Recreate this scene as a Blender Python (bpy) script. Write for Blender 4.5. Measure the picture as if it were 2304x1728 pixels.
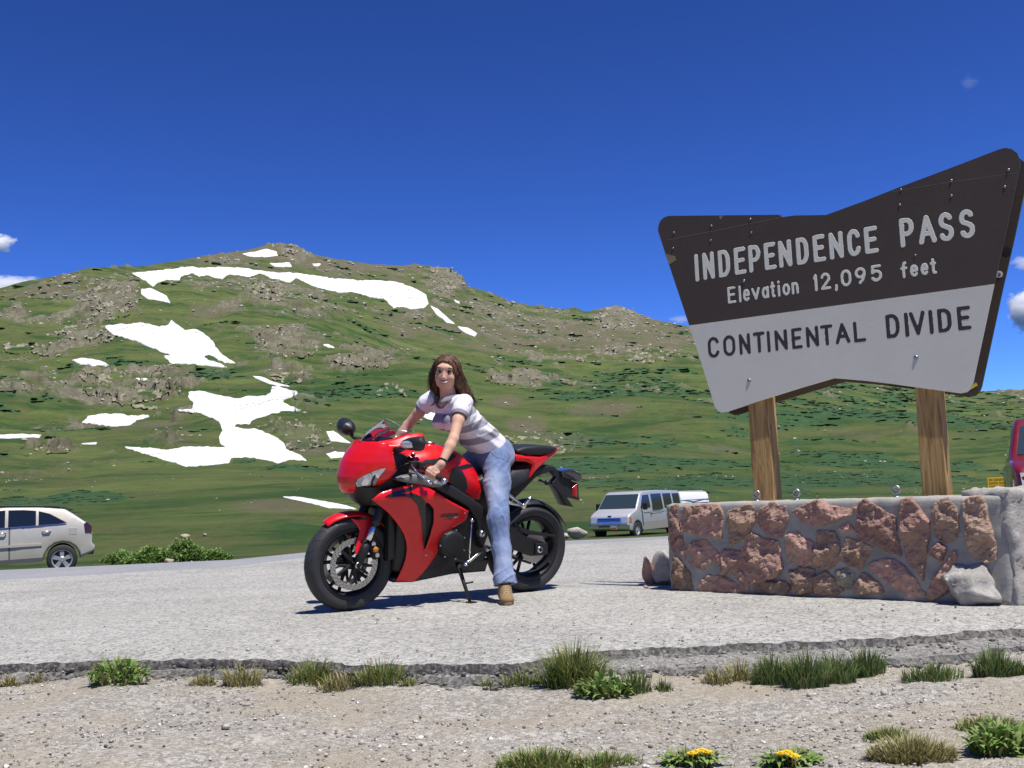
import bpy, bmesh, math, random
import numpy as np
from mathutils import Vector, Matrix
from mathutils.bvhtree import BVHTree
from math import pi, sin, cos, tan, radians, sqrt, atan2, hypot

SC = bpy.context.scene
for o in list(bpy.data.objects):
    bpy.data.objects.remove(o)
COL = SC.collection

# ------------------------------------------------------------------ camera
CAM_H, CAM_PITCH, CAM_ROLL, CAM_F = .68, radians(6.1), radians(2.3), 2300 / 2304
_fw = Vector((0, cos(CAM_PITCH), sin(CAM_PITCH)))
_up0 = Vector((0, -sin(CAM_PITCH), cos(CAM_PITCH)))
_rt0 = Vector((1, 0, 0))
_up = _up0 * cos(CAM_ROLL) + _rt0 * sin(CAM_ROLL)
_rt = _rt0 * cos(CAM_ROLL) - _up0 * sin(CAM_ROLL)
cam_data = bpy.data.cameras.new('camera')
cam_data.sensor_width = 36
cam_data.lens = 36 * CAM_F
cam_data.clip_start = .05
cam_data.clip_end = 20000
cam = bpy.data.objects.new('camera', cam_data)
COL.objects.link(cam)
m = Matrix((( _rt.x, _up.x, -_fw.x, 0), (_rt.y, _up.y, -_fw.y, 0), (_rt.z, _up.z, -_fw.z, CAM_H), (0, 0, 0, 1)))
cam.matrix_world = m
SC.camera = cam

# ------------------------------------------------------------------ sky and sun
SUN_EL, SUN_AZ = radians(69), radians(311)
SUN_DIR = Vector((cos(SUN_AZ) * cos(SUN_EL), sin(SUN_AZ) * cos(SUN_EL), sin(SUN_EL)))
world = bpy.data.worlds.new('World')
SC.world = world
world.use_nodes = True
wn = world.node_tree
wn.nodes.clear()
w_out = wn.nodes.new('ShaderNodeOutputWorld')
w_bg = wn.nodes.new('ShaderNodeBackground')
w_sky = wn.nodes.new('ShaderNodeTexSky')
w_sky.sky_type = 'NISHITA'
w_sky.sun_disc = False
w_sky.sun_elevation = SUN_EL
w_sky.sun_rotation = atan2(SUN_DIR.x, SUN_DIR.y)
w_sky.altitude = 3700
w_sky.air_density = 1.0
w_sky.dust_density = .15
w_sky.ozone_density = 6.0
w_bg.inputs['Strength'].default_value = .125
# thin, very clear air at this height: a deeper blue than the sea-level sky
w_tint = wn.nodes.new('ShaderNodeMix'); w_tint.data_type = 'RGBA'; w_tint.blend_type = 'MULTIPLY'
w_tint.inputs[0].default_value = 1
w_tint.inputs[7].default_value = (.27, .33, .46, 1)
w_gam = wn.nodes.new('ShaderNodeGamma'); w_gam.inputs['Gamma'].default_value = 1.5
wn.links.new(w_sky.outputs[0], w_gam.inputs['Color'])
wn.links.new(w_gam.outputs[0], w_tint.inputs[6])
wn.links.new(w_tint.outputs[2], w_bg.inputs['Color'])
wn.links.new(w_bg.outputs[0], w_out.inputs['Surface'])
sun_d = bpy.data.lights.new('sun', 'SUN')
sun_d.energy = 4.6
sun_d.angle = radians(.53)
sun_d.color = (1, .965, .90)
sun = bpy.data.objects.new('sun', sun_d)
COL.objects.link(sun)
sun.rotation_euler = SUN_DIR.to_track_quat('Z', 'Y').to_euler()
SC.view_settings.view_transform = 'Standard'
SC.view_settings.look = 'None'
SC.view_settings.exposure = 0.42
SC.view_settings.gamma = 1
SC.view_settings.use_curve_mapping = False

# ------------------------------------------------------------------ photo geometry helpers (2304 x 1728 pixel rays)
CAM_O = np.array([0, 0, CAM_H])
RT, UP, FW = (np.array(v) for v in (_rt, _up, _fw))
def ray(px, py):
    return FW + RT * (px - 1152) / 2300 - UP * (py - 864) / 2300
def on_plane(px, py, p0, n):
    r = ray(px, py)
    return CAM_O + r * (np.dot(np.asarray(p0) - CAM_O, n) / np.dot(r, n))
def ground(px, py, z=0.):
    return on_plane(px, py, (0, 0, z), np.array([0, 0, 1.]))
def project(P):
    P = np.asarray(P, float) - CAM_O
    d = P @ FW
    return 1152 + 2300 * (P @ RT) / d, 864 - 2300 * (P @ UP) / d

# ------------------------------------------------------------------ numpy noise
_rs = np.random.RandomState(7)
_PERM = _rs.permutation(4096)
_GR = _rs.normal(size=(4096, 3)); _GR /= np.linalg.norm(_GR, axis=1)[:, None]
def _hash(i, j, k):
    return _PERM[(_PERM[(_PERM[i & 4095] + j) & 4095] + k) & 4095]
def noise3(P, s=1.0, seed=0):
    P = np.asarray(P, float) * s + seed * 17.31
    shp = P.shape[:-1]
    P = P.reshape(-1, 3)
    I = np.floor(P).astype(int); f = P - I
    u = f * f * f * (f * (f * 6 - 15) + 10)
    r = np.zeros(len(P))
    for dx in (0, 1):
        for dy in (0, 1):
            for dz in (0, 1):
                g = _GR[_hash(I[:, 0] + dx, I[:, 1] + dy, I[:, 2] + dz)]
                d = (g * (f - np.array([dx, dy, dz]))).sum(1)
                w = (u[:, 0] if dx else 1 - u[:, 0]) * (u[:, 1] if dy else 1 - u[:, 1]) * (u[:, 2] if dz else 1 - u[:, 2])
                r += w * d
    return (r * 1.5).reshape(shp)
def fbm(P, s=1.0, oct=4, seed=0, gain=.5):
    r, a = 0, 1.
    for o in range(oct):
        r = r + a * noise3(P, s * 2 ** o, seed + o); a *= gain
    return r
def smooth(a, b, x):
    t = np.clip((x - a) / (b - a), 0, 1)
    return t * t * (3 - 2 * t)
def in_poly(px, py, poly):
    px = np.asarray(px); py = np.asarray(py)
    r = np.zeros(px.shape, bool)
    n = len(poly)
    for i in range(n):
        x0, y0 = poly[i]; x1, y1 = poly[(i + 1) % n]
        if y0 == y1: continue
        c = ((y0 > py) != (y1 > py)) & (px < (x1 - x0) * (py - y0) / (y1 - y0) + x0)
        r ^= c
    return r

# ------------------------------------------------------------------ object helpers
def tag(o, label=None, cat=None, group=None, kind=None):
    if label: o['label'] = label
    if cat: o['category'] = cat
    if group: o['group'] = group
    if kind: o['kind'] = kind
    return o
def empty(name, loc=(0, 0, 0), mat=None):
    o = bpy.data.objects.new(name, None)
    o.empty_display_size = .2
    COL.objects.link(o)
    if mat is not None: o.matrix_world = mat
    else: o.location = loc
    return o
def link(name, me, mat=None, parent=None, smooth_=False):
    o = bpy.data.objects.new(name, me)
    COL.objects.link(o)
    if parent is not None: o.parent = parent
    if mat is not None:
        me.materials.clear(); me.materials.append(mat)
    if smooth_:
        me.polygons.foreach_set('use_smooth', np.ones(len(me.polygons), bool))
    return o
def mesh(name, V, Fc, mat=None, parent=None, smooth_=False):
    me = bpy.data.meshes.new(name)
    V = np.asarray(V, float)
    if isinstance(Fc, np.ndarray) and Fc.ndim == 2:
        n, k = Fc.shape
        me.vertices.add(len(V)); me.vertices.foreach_set('co', V.ravel())
        me.loops.add(n * k); me.loops.foreach_set('vertex_index', Fc.astype(np.int32).ravel())
        me.polygons.add(n)
        me.polygons.foreach_set('loop_start', np.arange(n, dtype=np.int32) * k)
        me.polygons.foreach_set('loop_total', np.full(n, k, np.int32))
        me.update(calc_edges=True); me.validate()
    else:
        me.from_pydata([tuple(v) for v in V], [], [tuple(int(i) for i in f) for f in Fc]); me.update()
    return link(name, me, mat, parent, smooth_)

class MB:
    """collects simple shapes into one mesh"""
    def __init__(s): s.V = []; s.F = []
    def add(s, V, F):
        o = len(s.V); s.V += [tuple(v) for v in V]; s.F += [tuple(i + o for i in f) for f in F]; return s
    def box(s, c, d, M=None, bev=0):
        c = Vector(c); hx, hy, hz = d[0] / 2, d[1] / 2, d[2] / 2
        if bev <= 0:
            V = [Vector((x * hx, y * hy, z * hz)) for x in (-1, 1) for y in (-1, 1) for z in (-1, 1)]
            F = [(0, 1, 3, 2), (4, 6, 7, 5), (0, 4, 5, 1), (2, 3, 7, 6), (0, 2, 6, 4), (1, 5, 7, 3)]
        else:
            bm = bmesh.new(); bmesh.ops.create_cube(bm, size=1)
            for v in bm.verts: v.co = Vector((v.co.x * d[0], v.co.y * d[1], v.co.z * d[2]))
            bmesh.ops.bevel(bm, geom=list(bm.edges), offset=min(bev, min(d) * .45), segments=2, affect='EDGES', profile=.5)
            bm.verts.index_update()
            V = [v.co.copy() for v in bm.verts]; F = [[v.index for v in f.verts] for f in bm.faces]; bm.free()
        if M is not None: V = [M @ v for v in V]
        return s.add([v + c for v in V], F)
    def tube(s, pts, r, n=8, cap=True):
        """round bar through points; r one radius or one per point"""
        pts = [Vector(p) for p in pts]
        rs = r if isinstance(r, (list, tuple)) else [r] * len(pts)
        V = []; F = []
        ref = None
        for i, p in enumerate(pts):
            t = (pts[min(i + 1, len(pts) - 1)] - pts[max(i - 1, 0)]).normalized()
            if ref is None:
                ref = Vector((0, 0, 1)) if abs(t.z) < .9 else Vector((1, 0, 0))
            u = (ref - t * ref.dot(t)).normalized(); w = t.cross(u); ref = u
            for k in range(n):
                a = 2 * pi * k / n
                V.append(p + (u * cos(a) + w * sin(a)) * rs[i])
        for i in range(len(pts) - 1):
            for k in range(n):
                k2 = (k + 1) % n
                F.append((i * n + k, i * n + k2, (i + 1) * n + k2, (i + 1) * n + k))
        if cap:
            F.append(tuple(range(n - 1, -1, -1))); F.append(tuple((len(pts) - 1) * n + k for k in range(n)))
        return s.add(V, F)
    def lathe(s, prof, axis_o, axis_d, n=32, closed=False):
        """prof: list of (radius, offset along axis)"""
        o = Vector(axis_o); a = Vector(axis_d).normalized()
        u = a.orthogonal().normalized(); w = a.cross(u)
        V = []; F = []
        m_ = len(prof)
        for k in range(n):
            t = 2 * pi * k / n
            e = u * cos(t) + w * sin(t)
            for (r, h) in prof: V.append(o + e * r + a * h)
        for k in range(n):
            k2 = (k + 1) % n
            for i in range(m_ if closed else m_ - 1):
                j = (i + 1) % m_
                F.append((k * m_ + i, k2 * m_ + i, k2 * m_ + j, k * m_ + j))
        return s.add(V, F)
    def prism(s, poly, f0, f1):
        """poly in 2D, f0/f1 map (a,b) to the two 3D faces"""
        n = len(poly)
        V = [f0(a, b) for a, b in poly] + [f1(a, b) for a, b in poly]
        F = [tuple(range(n - 1, -1, -1)), tuple(range(n, 2 * n))]
        F += [(i, (i + 1) % n, n + (i + 1) % n, n + i) for i in range(n)]
        return s.add(V, F)
    def build(s, name, mat=None, parent=None, smooth_=False, bevel=0, auto=None):
        o = mesh(name, s.V, s.F, mat, parent, smooth_)
        bm = bmesh.new(); bm.from_mesh(o.data)
        bmesh.ops.recalc_face_normals(bm, faces=bm.faces)
        if bevel:
            es = [e for e in bm.edges if len(e.link_faces) == 2 and e.calc_face_angle(0) > .6]
            bmesh.ops.bevel(bm, geom=es, offset=bevel, segments=2, affect='EDGES', profile=.5)
        if auto is not None:
            for f in bm.faces: f.smooth = True
            for e in bm.edges:
                if len(e.link_faces) == 2 and e.calc_face_angle(0) > radians(auto): e.smooth = False
        bm.to_mesh(o.data); bm.free()
        return o
def copy_tree(o, parent=None):
    c = o.copy(); COL.objects.link(c); c.parent = parent
    for ch in list(o.children): copy_tree(ch, c)
    return c

# ------------------------------------------------------------------ material helpers
class NT:
    def __init__(s, name):
        s.m = bpy.data.materials.new(name); s.m.use_nodes = True
        s.t = s.m.node_tree; s.b = s.t.nodes['Principled BSDF']
    def n(s, typ, **kw):
        nd = s.t.nodes.new('ShaderNode' + typ)
        for k, v in kw.items():
            if k.startswith('i_'): nd.inputs[k[2:].replace('_', ' ')].default_value = v
            else: setattr(nd, k, v)
        return nd
    def l(s, a, b): s.t.links.new(a, b)
    def coord(s, which='Object', scale=None):
        tc = s.n('TexCoord')
        if scale is None: return tc.outputs[which]
        mp = s.n('Mapping'); mp.inputs['Scale'].default_value = scale
        s.l(tc.outputs[which], mp.inputs['Vector']); return mp.outputs[0]
    def noise(s, vec, scale, detail=4, rough=.6, dist=0):
        nd = s.n('TexNoise'); nd.inputs['Scale'].default_value = scale; nd.inputs['Detail'].default_value = detail
        nd.inputs['Roughness'].default_value = rough; nd.inputs['Distortion'].default_value = dist
        s.l(vec, nd.inputs['Vector']); return nd.outputs['Fac']
    def vor(s, vec, scale, feature='F1', out='Color'):
        nd = s.n('TexVoronoi', feature=feature); nd.inputs['Scale'].default_value = scale
        s.l(vec, nd.inputs['Vector']); return nd.outputs[out]
    def ramp(s, fac, stops, interp='LINEAR'):
        r = s.n('ValToRGB'); r.color_ramp.interpolation = interp
        e = r.color_ramp.elements
        while len(e) > 1: e.remove(e[-1])
        for i, (p, c) in enumerate(stops):
            x = e[0] if i == 0 else e.new(p)
            x.position = p; x.color = (c[0], c[1], c[2], 1) if not isinstance(c, (int, float)) else (c, c, c, 1)
        s.l(fac, r.inputs[0]); return r.outputs[0]
    def mix(s, fac, a, b, mode='MIX'):
        nd = s.n('Mix', data_type='RGBA', blend_type=mode)
        for v, k in ((fac, 0), (a, 6), (b, 7)):
            if hasattr(v, 'is_linked') or hasattr(v, 'links'): s.l(v, nd.inputs[k])
            else: nd.inputs[k].default_value = v if k == 0 else (*v[:3], 1)
        return nd.outputs[2]
    def math(s, op, a, b=None):
        nd = s.n('Math', operation=op)
        for v, k in ((a, 0), (b, 1)):
            if v is None: continue
            if hasattr(v, 'links'): s.l(v, nd.inputs[k])
            else: nd.inputs[k].default_value = v
        return nd.outputs[0]
    def bump(s, h, strength=.3, dist=.01):
        b = s.n('Bump'); b.inputs['Strength'].default_value = strength; b.inputs['Distance'].default_value = dist
        s.l(h, b.inputs['Height']); s.l(b.outputs[0], s.b.inputs['Normal']); return b
    def attr(s, name):
        return s.n('Attribute', attribute_name=name).outputs['Fac']
def plain(name, col, rough=.5, metal=0, coat=0, var=.12, scale=30, spec=.5, bump=0, bscale=200, trans=0, ior=1.45):
    """one colour with slight procedural unevenness"""
    k = NT(name)
    co = k.coord()
    f = k.noise(co, scale, 4)
    c = k.mix(f, tuple(x * (1 - var) for x in col), tuple(min(1, x * (1 + var)) for x in col))
    k.l(c, k.b.inputs['Base Color'])
    k.l(k.ramp(k.noise(co, scale * 2.3, 3), [(.3, max(0, rough - .06)), (.7, min(1, rough + .06))]), k.b.inputs['Roughness'])
    k.b.inputs['Metallic'].default_value = metal
    k.b.inputs['Coat Weight'].default_value = coat
    k.b.inputs['Coat Roughness'].default_value = .04
    k.b.inputs['Specular IOR Level'].default_value = spec
    k.b.inputs['Transmission Weight'].default_value = trans
    k.b.inputs['IOR'].default_value = ior
    if bump: k.bump(k.noise(co, bscale, 3), bump, .004)
    return k.m
# ================================================================== TERRAIN
D2F = 2304 / 2212
def cells(P, s=1.0, seed=0):
    """cellular noise: (random value of the nearest cell, distance to its border)"""
    P = np.asarray(P, float) * s + seed * 7.7
    shp = P.shape[:-1]; P = P.reshape(-1, 3)
    I = np.floor(P).astype(int)
    d1 = np.full(len(P), 9.); d2 = d1.copy(); val = np.zeros(len(P))
    for dx in (-1, 0, 1):
        for dy in (-1, 0, 1):
            for dz in (-1, 0, 1):
                h = _hash(I[:, 0] + dx, I[:, 1] + dy, I[:, 2] + dz)
                q = I + np.array([dx, dy, dz]) + .5 + .42 * _GR[h]
                d = np.linalg.norm(q - P, axis=1)
                c = d < d1
                d2 = np.where(c, d1, np.minimum(d2, d)); val = np.where(c, h / 4096., val); d1 = np.where(c, d, d1)
    return val.reshape(shp), (d2 - d1).reshape(shp)
SKYLINE = [(-60, 632), (0, 622), (60, 606), (120, 597), (185, 580), (240, 577), (300, 575), (350, 569), (400, 560), (440, 552), (480, 548), (530, 541),
           (560, 533), (580, 528), (600, 525), (625, 530), (645, 533), (665, 545), (685, 551), (740, 562), (800, 570), (860, 573), (900, 572), (920, 573), (950, 579), (970, 581),
           (990, 592), (1003, 602), (1010, 618), (1060, 632), (1100, 650), (1150, 660), (1200, 666), (1230, 668), (1245, 666), (1260, 672), (1290, 671),
           (1310, 665), (1330, 661), (1350, 668), (1370, 675), (1410, 690), (1450, 697), (1500, 708), (1560, 722), (1650, 742), (1800, 780), (1950, 815),
           (2060, 838), (2120, 846), (2150, 845), (2212, 841), (2290, 838)]
sk_az, sk_el = [], []
for x, y in SKYLINE:
    v = ray(x * D2F, y * D2F)
    sk_az.append(atan2(v[0], v[1])); sk_el.append(atan2(v[2], hypot(v[0], v[1])))
def sky_el(az):
    e = np.interp(az, sk_az, sk_el)
    w = smooth(radians(30), radians(60), np.abs(az))
    return e * (1 - w) + radians(7.5) * w
def ridge_r(az):
    return 930 + 130 * np.sin(az * 3.1 + .6) + 60 * np.sin(az * 9 + 2) + (70 + 5.2 * np.degrees(np.clip(az, -.75, .75)))
NAZ = 660
az_in = np.linspace(radians(-30.5), radians(30.5), NAZ)
az_out = np.linspace(radians(30.5), radians(360 - 30.5), 121)[1:]
AZ = np.concatenate([az_in, az_out])
t_rows = np.linspace(0, 1, 361)
rows_near = np.array([3.2, 6, 9, 11, 12, 13, 14, 15, 16, 17, 18, 19.5, 21, 23, 25, 27.5, 30, 33, 36, 40, 44, 48, 52, 56])
A2, Tn = np.meshgrid(AZ, rows_near, indexing='ij')
Rr = ridge_r(np.where(AZ > pi, AZ - 2 * pi, AZ))
azs = np.where(AZ > pi, AZ - 2 * pi, AZ)
Rr = ridge_r(azs)
El = sky_el(azs)
R0 = 60.
Rslope = R0 + (Rr[:, None] - R0) * (t_rows[None, :] ** 1.12)
beyond = np.array([1.02, 1.05, 1.1, 1.2, 1.4, 1.8])
R_all = np.concatenate([np.repeat(rows_near[None], len(AZ), 0), Rslope, Rr[:, None] * beyond[None]], 1)
def lot_h(x, y):
    """height of the bare ground around the lot: flat, then falling gently past the crest"""
    r = np.hypot(x, y)
    return -.14 - .052 * np.clip(r - 14.5, 0, 18) - .022 * np.clip(r - 32.5, 0, 60)
Xg = R_all * np.sin(AZ)[:, None]; Yg = R_all * np.cos(AZ)[:, None]
Z_lot = lot_h(Xg, Yg)
z_ridge = CAM_H + Rr * np.tan(El)
_az_d = np.linspace(-pi, pi, 4096); _el_d = sky_el(_az_d)
_kern = np.exp(-.5 * (np.arange(-120, 121) / 34.) ** 2); _kern /= _kern.sum()
_el_s = np.convolve(np.pad(_el_d, 120, mode='wrap'), _kern, 'valid')
z_soft = CAM_H + Rr * np.tan(np.interp(azs, _az_d, _el_s))
zb = lot_h(0, R0)
t = np.clip((R_all - R0) / (Rr[:, None] - R0), 0, 1)
s = .42 * t + .58 * t ** 1.75
Zs = zb + (z_soft[:, None] - zb) * s + (z_ridge - z_soft)[:, None] * smooth(.78, 1, t)
Pg = np.stack([Xg, Yg, np.zeros_like(Xg)], -1)
win = np.sin(pi * np.clip(t, 0, 1)) ** .8
Zs = Zs + win * (13 * fbm(Pg, 1 / 210., 3, 3) + 4.0 * fbm(Pg, 1 / 60., 3, 9))
Zs = Zs + smooth(.02, .2, t) * (1 - .35 * smooth(.95, 1, t)) * 1.0 * fbm(Pg, 1 / 14., 3, 21)
over = np.clip(R_all / Rr[:, None] - 1, 0, 1)
Zs = Zs - (z_ridge[:, None] * .55) * over ** 1.0
Zg = np.where(R_all <= R0, Z_lot, Zs)
# ---- masks, looked up from where the photograph shows rock, bare soil and willow scrub
PX, PY = project(np.stack([Xg, Yg, Zg], -1))
bad = np.cos(azs)[:, None] * np.ones_like(PX) < .5
PX = np.where(bad, 5000, PX); PY = np.where(bad, 900, PY)
SNOW = [
 ('long snow band draped below the summit ridge', [(570, 180), (640, 172), (720, 165), (820, 153), (900, 158), (960, 155), (1050, 160), (1130, 170), (1200, 180), (1260, 178), (1350, 190), (1450, 205), (1550, 212), (1650, 212), (1740, 225), (1800, 250), (1840, 275), (1850, 310), (1830, 328), (1780, 335), (1740, 325), (1700, 330), (1680, 312), (1660, 290), (1600, 285), (1560, 270), (1520, 260), (1460, 262), (1400, 245), (1370, 240), (1330, 225), (1280, 200), (1250, 220), (1200, 208), (1170, 200), (1120, 180), (1080, 195), (990, 185), (960, 205), (900, 190), (860, 195), (830, 178), (780, 195), (775, 212), (720, 208), (680, 225), (660, 240), (630, 215), (590, 195)]),
 ('small snow patch just below the left end of the long band', [(610, 250), (650, 245), (690, 265), (720, 280), (735, 308), (700, 302), (640, 290), (610, 270)]),
 ('large wedge of snow on the upper left slope', [(455, 408), (520, 400), (560, 402), (610, 393), (640, 400), (690, 412), (730, 405), (740, 382), (760, 400), (800, 428), (850, 422), (880, 440), (920, 475), (935, 505), (960, 535), (1000, 558), (1025, 572), (970, 565), (930, 545), (905, 530), (870, 540), (900, 555), (950, 572), (990, 588), (900, 578), (830, 572), (740, 570), (710, 540), (745, 535), (700, 520), (640, 495), (580, 470), (500, 450), (465, 430)]),
 ('thin snow sliver left below the large wedge', [(312, 555), (350, 547), (400, 552), (450, 565), (470, 580), (400, 577), (340, 570)]),
 ('biggest snowfield shaped like an hourglass on the lower slope', [(815, 692), (870, 690), (940, 705), (990, 715), (1030, 722), (1080, 712), (1150, 710), (1170, 695), (1175, 670), (1210, 672), (1285, 695), (1260, 715), (1220, 730), (1250, 755), (1300, 772), (1230, 775), (1180, 785), (1140, 800), (1095, 810), (1080, 830), (1020, 832), (1010, 845), (1060, 855), (1100, 850), (1150, 870), (1200, 895), (1230, 920), (1235, 940), (1270, 955), (1300, 965), (1325, 990), (1270, 985), (1200, 1000), (1130, 985), (1080, 975), (1000, 980), (990, 1000), (920, 1010), (800, 1018), (760, 1000), (700, 985), (640, 965), (590, 950), (540, 932), (640, 935), (730, 945), (770, 935), (850, 930), (930, 932), (985, 935), (950, 915), (945, 885), (965, 860), (945, 820), (900, 800), (850, 780), (765, 770), (830, 768), (835, 740), (815, 715)]),
 ('narrow snow tongue above the hourglass snowfield', [(1090, 625), (1130, 628), (1180, 650), (1250, 668), (1200, 668), (1150, 655)]),
 ('oval snow patch left of the hourglass snowfield', [(355, 825), (380, 800), (430, 790), (520, 788), (560, 798), (640, 793), (645, 802), (590, 815), (560, 838), (500, 842), (420, 835)]),
 ('flat snow strip cut by the left edge of the photo', [(-30, 880), (90, 876), (180, 878), (170, 890), (100, 890), (-30, 893)]),
 ('tiny snow speck under the oval snow patch', [(350, 915), (420, 912), (415, 920), (360, 920)]),
 ('snow cap on the left shoulder of the summit crag', [(1045, 98), (1100, 88), (1150, 75), (1195, 88), (1200, 105), (1150, 110), (1080, 108)]),
 ('small snow bar below the summit crag', [(1165, 138), (1250, 136), (1260, 150), (1190, 152)]),
 ('smallest snow dot below the summit crag', [(1350, 140), (1385, 140), (1380, 148), (1355, 148)]),
 ('upper snow streak in the gully right of the long band', [(1860, 322), (1890, 335), (1930, 370), (1965, 400), (1930, 392), (1890, 362)]),
 ('lower snow streak in the gully right of the long band', [(1975, 410), (2020, 418), (2060, 440), (2050, 453), (2000, 432)]),
 ('snow patch beside the far mirror of the motorcycle', [(1410, 865), (1440, 862), (1480, 890), (1515, 915), (1430, 905)]),
 ('snow patch just left of the motorcycle nose', [(1408, 962), (1450, 952), (1490, 955), (1480, 975), (1430, 980)]),
 ('low snow strip running behind the motorcycle front wheel', [(1205, 1145), (1280, 1147), (1400, 1165), (1500, 1185), (1540, 1200), (1420, 1195), (1300, 1165)]),
 ('snow patch seen between the rider and her right arm', [(1785, 772), (1830, 775), (1880, 785), (1900, 815), (1850, 812)]),
 ('tiny snow sliver under the dark crags in the middle slope', [(1395, 488), (1420, 490), (1445, 502), (1420, 500)]),
 ('tiny snow fleck between the wedge and the oval patch', [(585, 634), (635, 636), (640, 643), (600, 641)]),
 ('tiny snow spot under the square cliff', [(1960, 295), (1985, 303), (1985, 312), (1968, 306)]),
]
SNOW = [(l_, [(x / 1.92, 520 + y / 1.92) for x, y in p_]) for l_, p_ in SNOW]
ROCK = [(245, 680, 75, 52, 1), (190, 740, 120, 36, .9), (60, 790, 90, 22, .8), (280, 865, 150, 62, .8), (600, 652, 75, 38, 1), (690, 690, 70, 40, .75), (640, 770, 85, 45, 1),
        (815, 812, 85, 26, 1.1), (640, 845, 60, 28, .9), (660, 985, 110, 50, .85), (1003, 628, 48, 34, 1.3), (665, 566, 50, 22, 1.3), (115, 1012, 70, 15, .9), (1385, 712, 48, 34, 1.3),
        (1160, 856, 75, 20, .8), (1250, 795, 75, 14, .8), (1400, 802, 110, 24, .75), (1225, 1008, 100, 24, .9), (560, 680, 60, 40, .7), (130, 705, 120, 40, .5), (360, 905, 90, 40, .6),
        (520, 900, 110, 30, .5), (880, 880, 50, 26, .6), (720, 900, 90, 22, .5), (960, 690, 60, 40, .6), (1180, 720, 160, 36, .42), (80, 860, 90, 40, .5), (450, 620, 60, 26, .5)]
BARE = [(1190, 950, 60, 22, 1.2), (1345, 925, 85, 26, 1.2), (1240, 1075, 130, 22, .9), (1140, 905, 40, 16, 1), (1000, 720, 190, 45, .7), (1200, 760, 260, 40, .8), (1420, 760, 160, 40, .8), (620, 1140, 110, 18, .8),
        (320, 960, 160, 18, .8), (720, 1010, 150, 14, .7), (870, 590, 260, 18, .8), (440, 570, 240, 22, .7), (1560, 1010, 120, 14, .6), (1700, 960, 120, 16, .5), (100, 640, 160, 30, .5), (1900, 980, 160, 16, .5), (460, 700, 60, 30, .7), (700, 740, 60, 40, .5)]
SCRUB = [(740, 890, 180, 40, .9), (460, 840, 120, 18, 1), (100, 890, 120, 22, .6), (60, 980, 120, 14, .9), (560, 1065, 220, 18, .9), (100, 1130, 220, 34, .9), (420, 1180, 260, 22, .8), (1560, 870, 420, 40, .9), (1250, 890, 200, 40, .8),
         (1800, 950, 560, 60, .9), (1350, 1000, 300, 30, .9), (1700, 1060, 620, 46, .95), (2000, 910, 300, 40, .8), (1040, 890, 60, 40, .8), (1480, 1080, 260, 20, .8), (880, 960, 100, 20, .8), (650, 700, 50, 26, .5), (1230, 820, 120, 16, .5)]
def blobs(L):
    r = np.zeros_like(PX)
    for cx, cy, rx, ry, w in L:
        q = ((PX - cx) / rx) ** 2 + ((PY - cy) / ry) ** 2
        r = np.maximum(r, w * np.clip(1.25 - .75 * q, 0, 1))
    return r
P3 = np.stack([Xg, Yg, Zg], -1)
n_mid = fbm(P3, 1 / 28., 4, 31); n_fine = fbm(P3, 1 / 7., 3, 37); n_big = fbm(P3, 1 / 110., 3, 41)
rock_raw = blobs(ROCK) * .92 + .95 * n_mid + .62 * n_fine
rock_raw = rock_raw + .16 * smooth(.5, 1, t)
rock_m = smooth(.52, .92, rock_raw) * smooth(.08, .2, t)
bare_m = np.clip(smooth(.4, 1.0, blobs(BARE) + .40 * smooth(.45, 1, t) + .6 * n_mid + .4 * n_big + .34 * n_fine), 0, 1)
Pst = np.stack([Xg * .45, Yg, Zg], -1)
n_str = fbm(Pst, 1 / 17., 3, 47)
scrub_m = smooth(.42, .66, blobs(SCRUB) * .62 + .95 * n_str + .3 * n_fine) * (1 - rock_m)
snow_m = np.zeros(PX.shape, bool)
for l_, p_ in SNOW:
    pq = np.array(p_); bb = (PX > pq[:, 0].min() - 14) & (PX < pq[:, 0].max() + 14) & (PY > pq[:, 1].min() - 12) & (PY < pq[:, 1].max() + 12)
    ax_, ay_ = PX[bb], PY[bb]; dm = np.full(ax_.shape, 99.)
    for i in range(len(p_)):
        (x0, y0), (x1, y1) = p_[i], p_[(i + 1) % len(p_)]
        dx, dy = x1 - x0, y1 - y0; tt = np.clip(((ax_ - x0) * dx + (ay_ - y0) * dy) / (dx * dx + dy * dy + 1e-9), 0, 1)
        dm = np.minimum(dm, np.hypot(ax_ - x0 - tt * dx, (ay_ - y0 - tt * dy) * 1.2))
    snow_m[bb] |= in_poly(ax_, ay_, p_) | (dm < 9)
rock_m = rock_m * ~snow_m; scrub_m = scrub_m * ~snow_m
# crags stand out of the slope
Pw = P3 * np.array([1, .8, 1.7]) + 3 * np.stack([n_mid, n_fine, n_mid], -1)
cv, cb = cells(Pw, 1 / 9., 3); cv2, cb2 = cells(Pw, 1 / 3.6, 5)
ridged = (cv * .9 + .35 * cv2) * smooth(0, .12, cb) - .25
Zg = Zg + rock_m * (t > .02) * (3.0 * ridged + .8 * n_fine - .3) * (1 - smooth(.97, 1., t) * .5)
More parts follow.
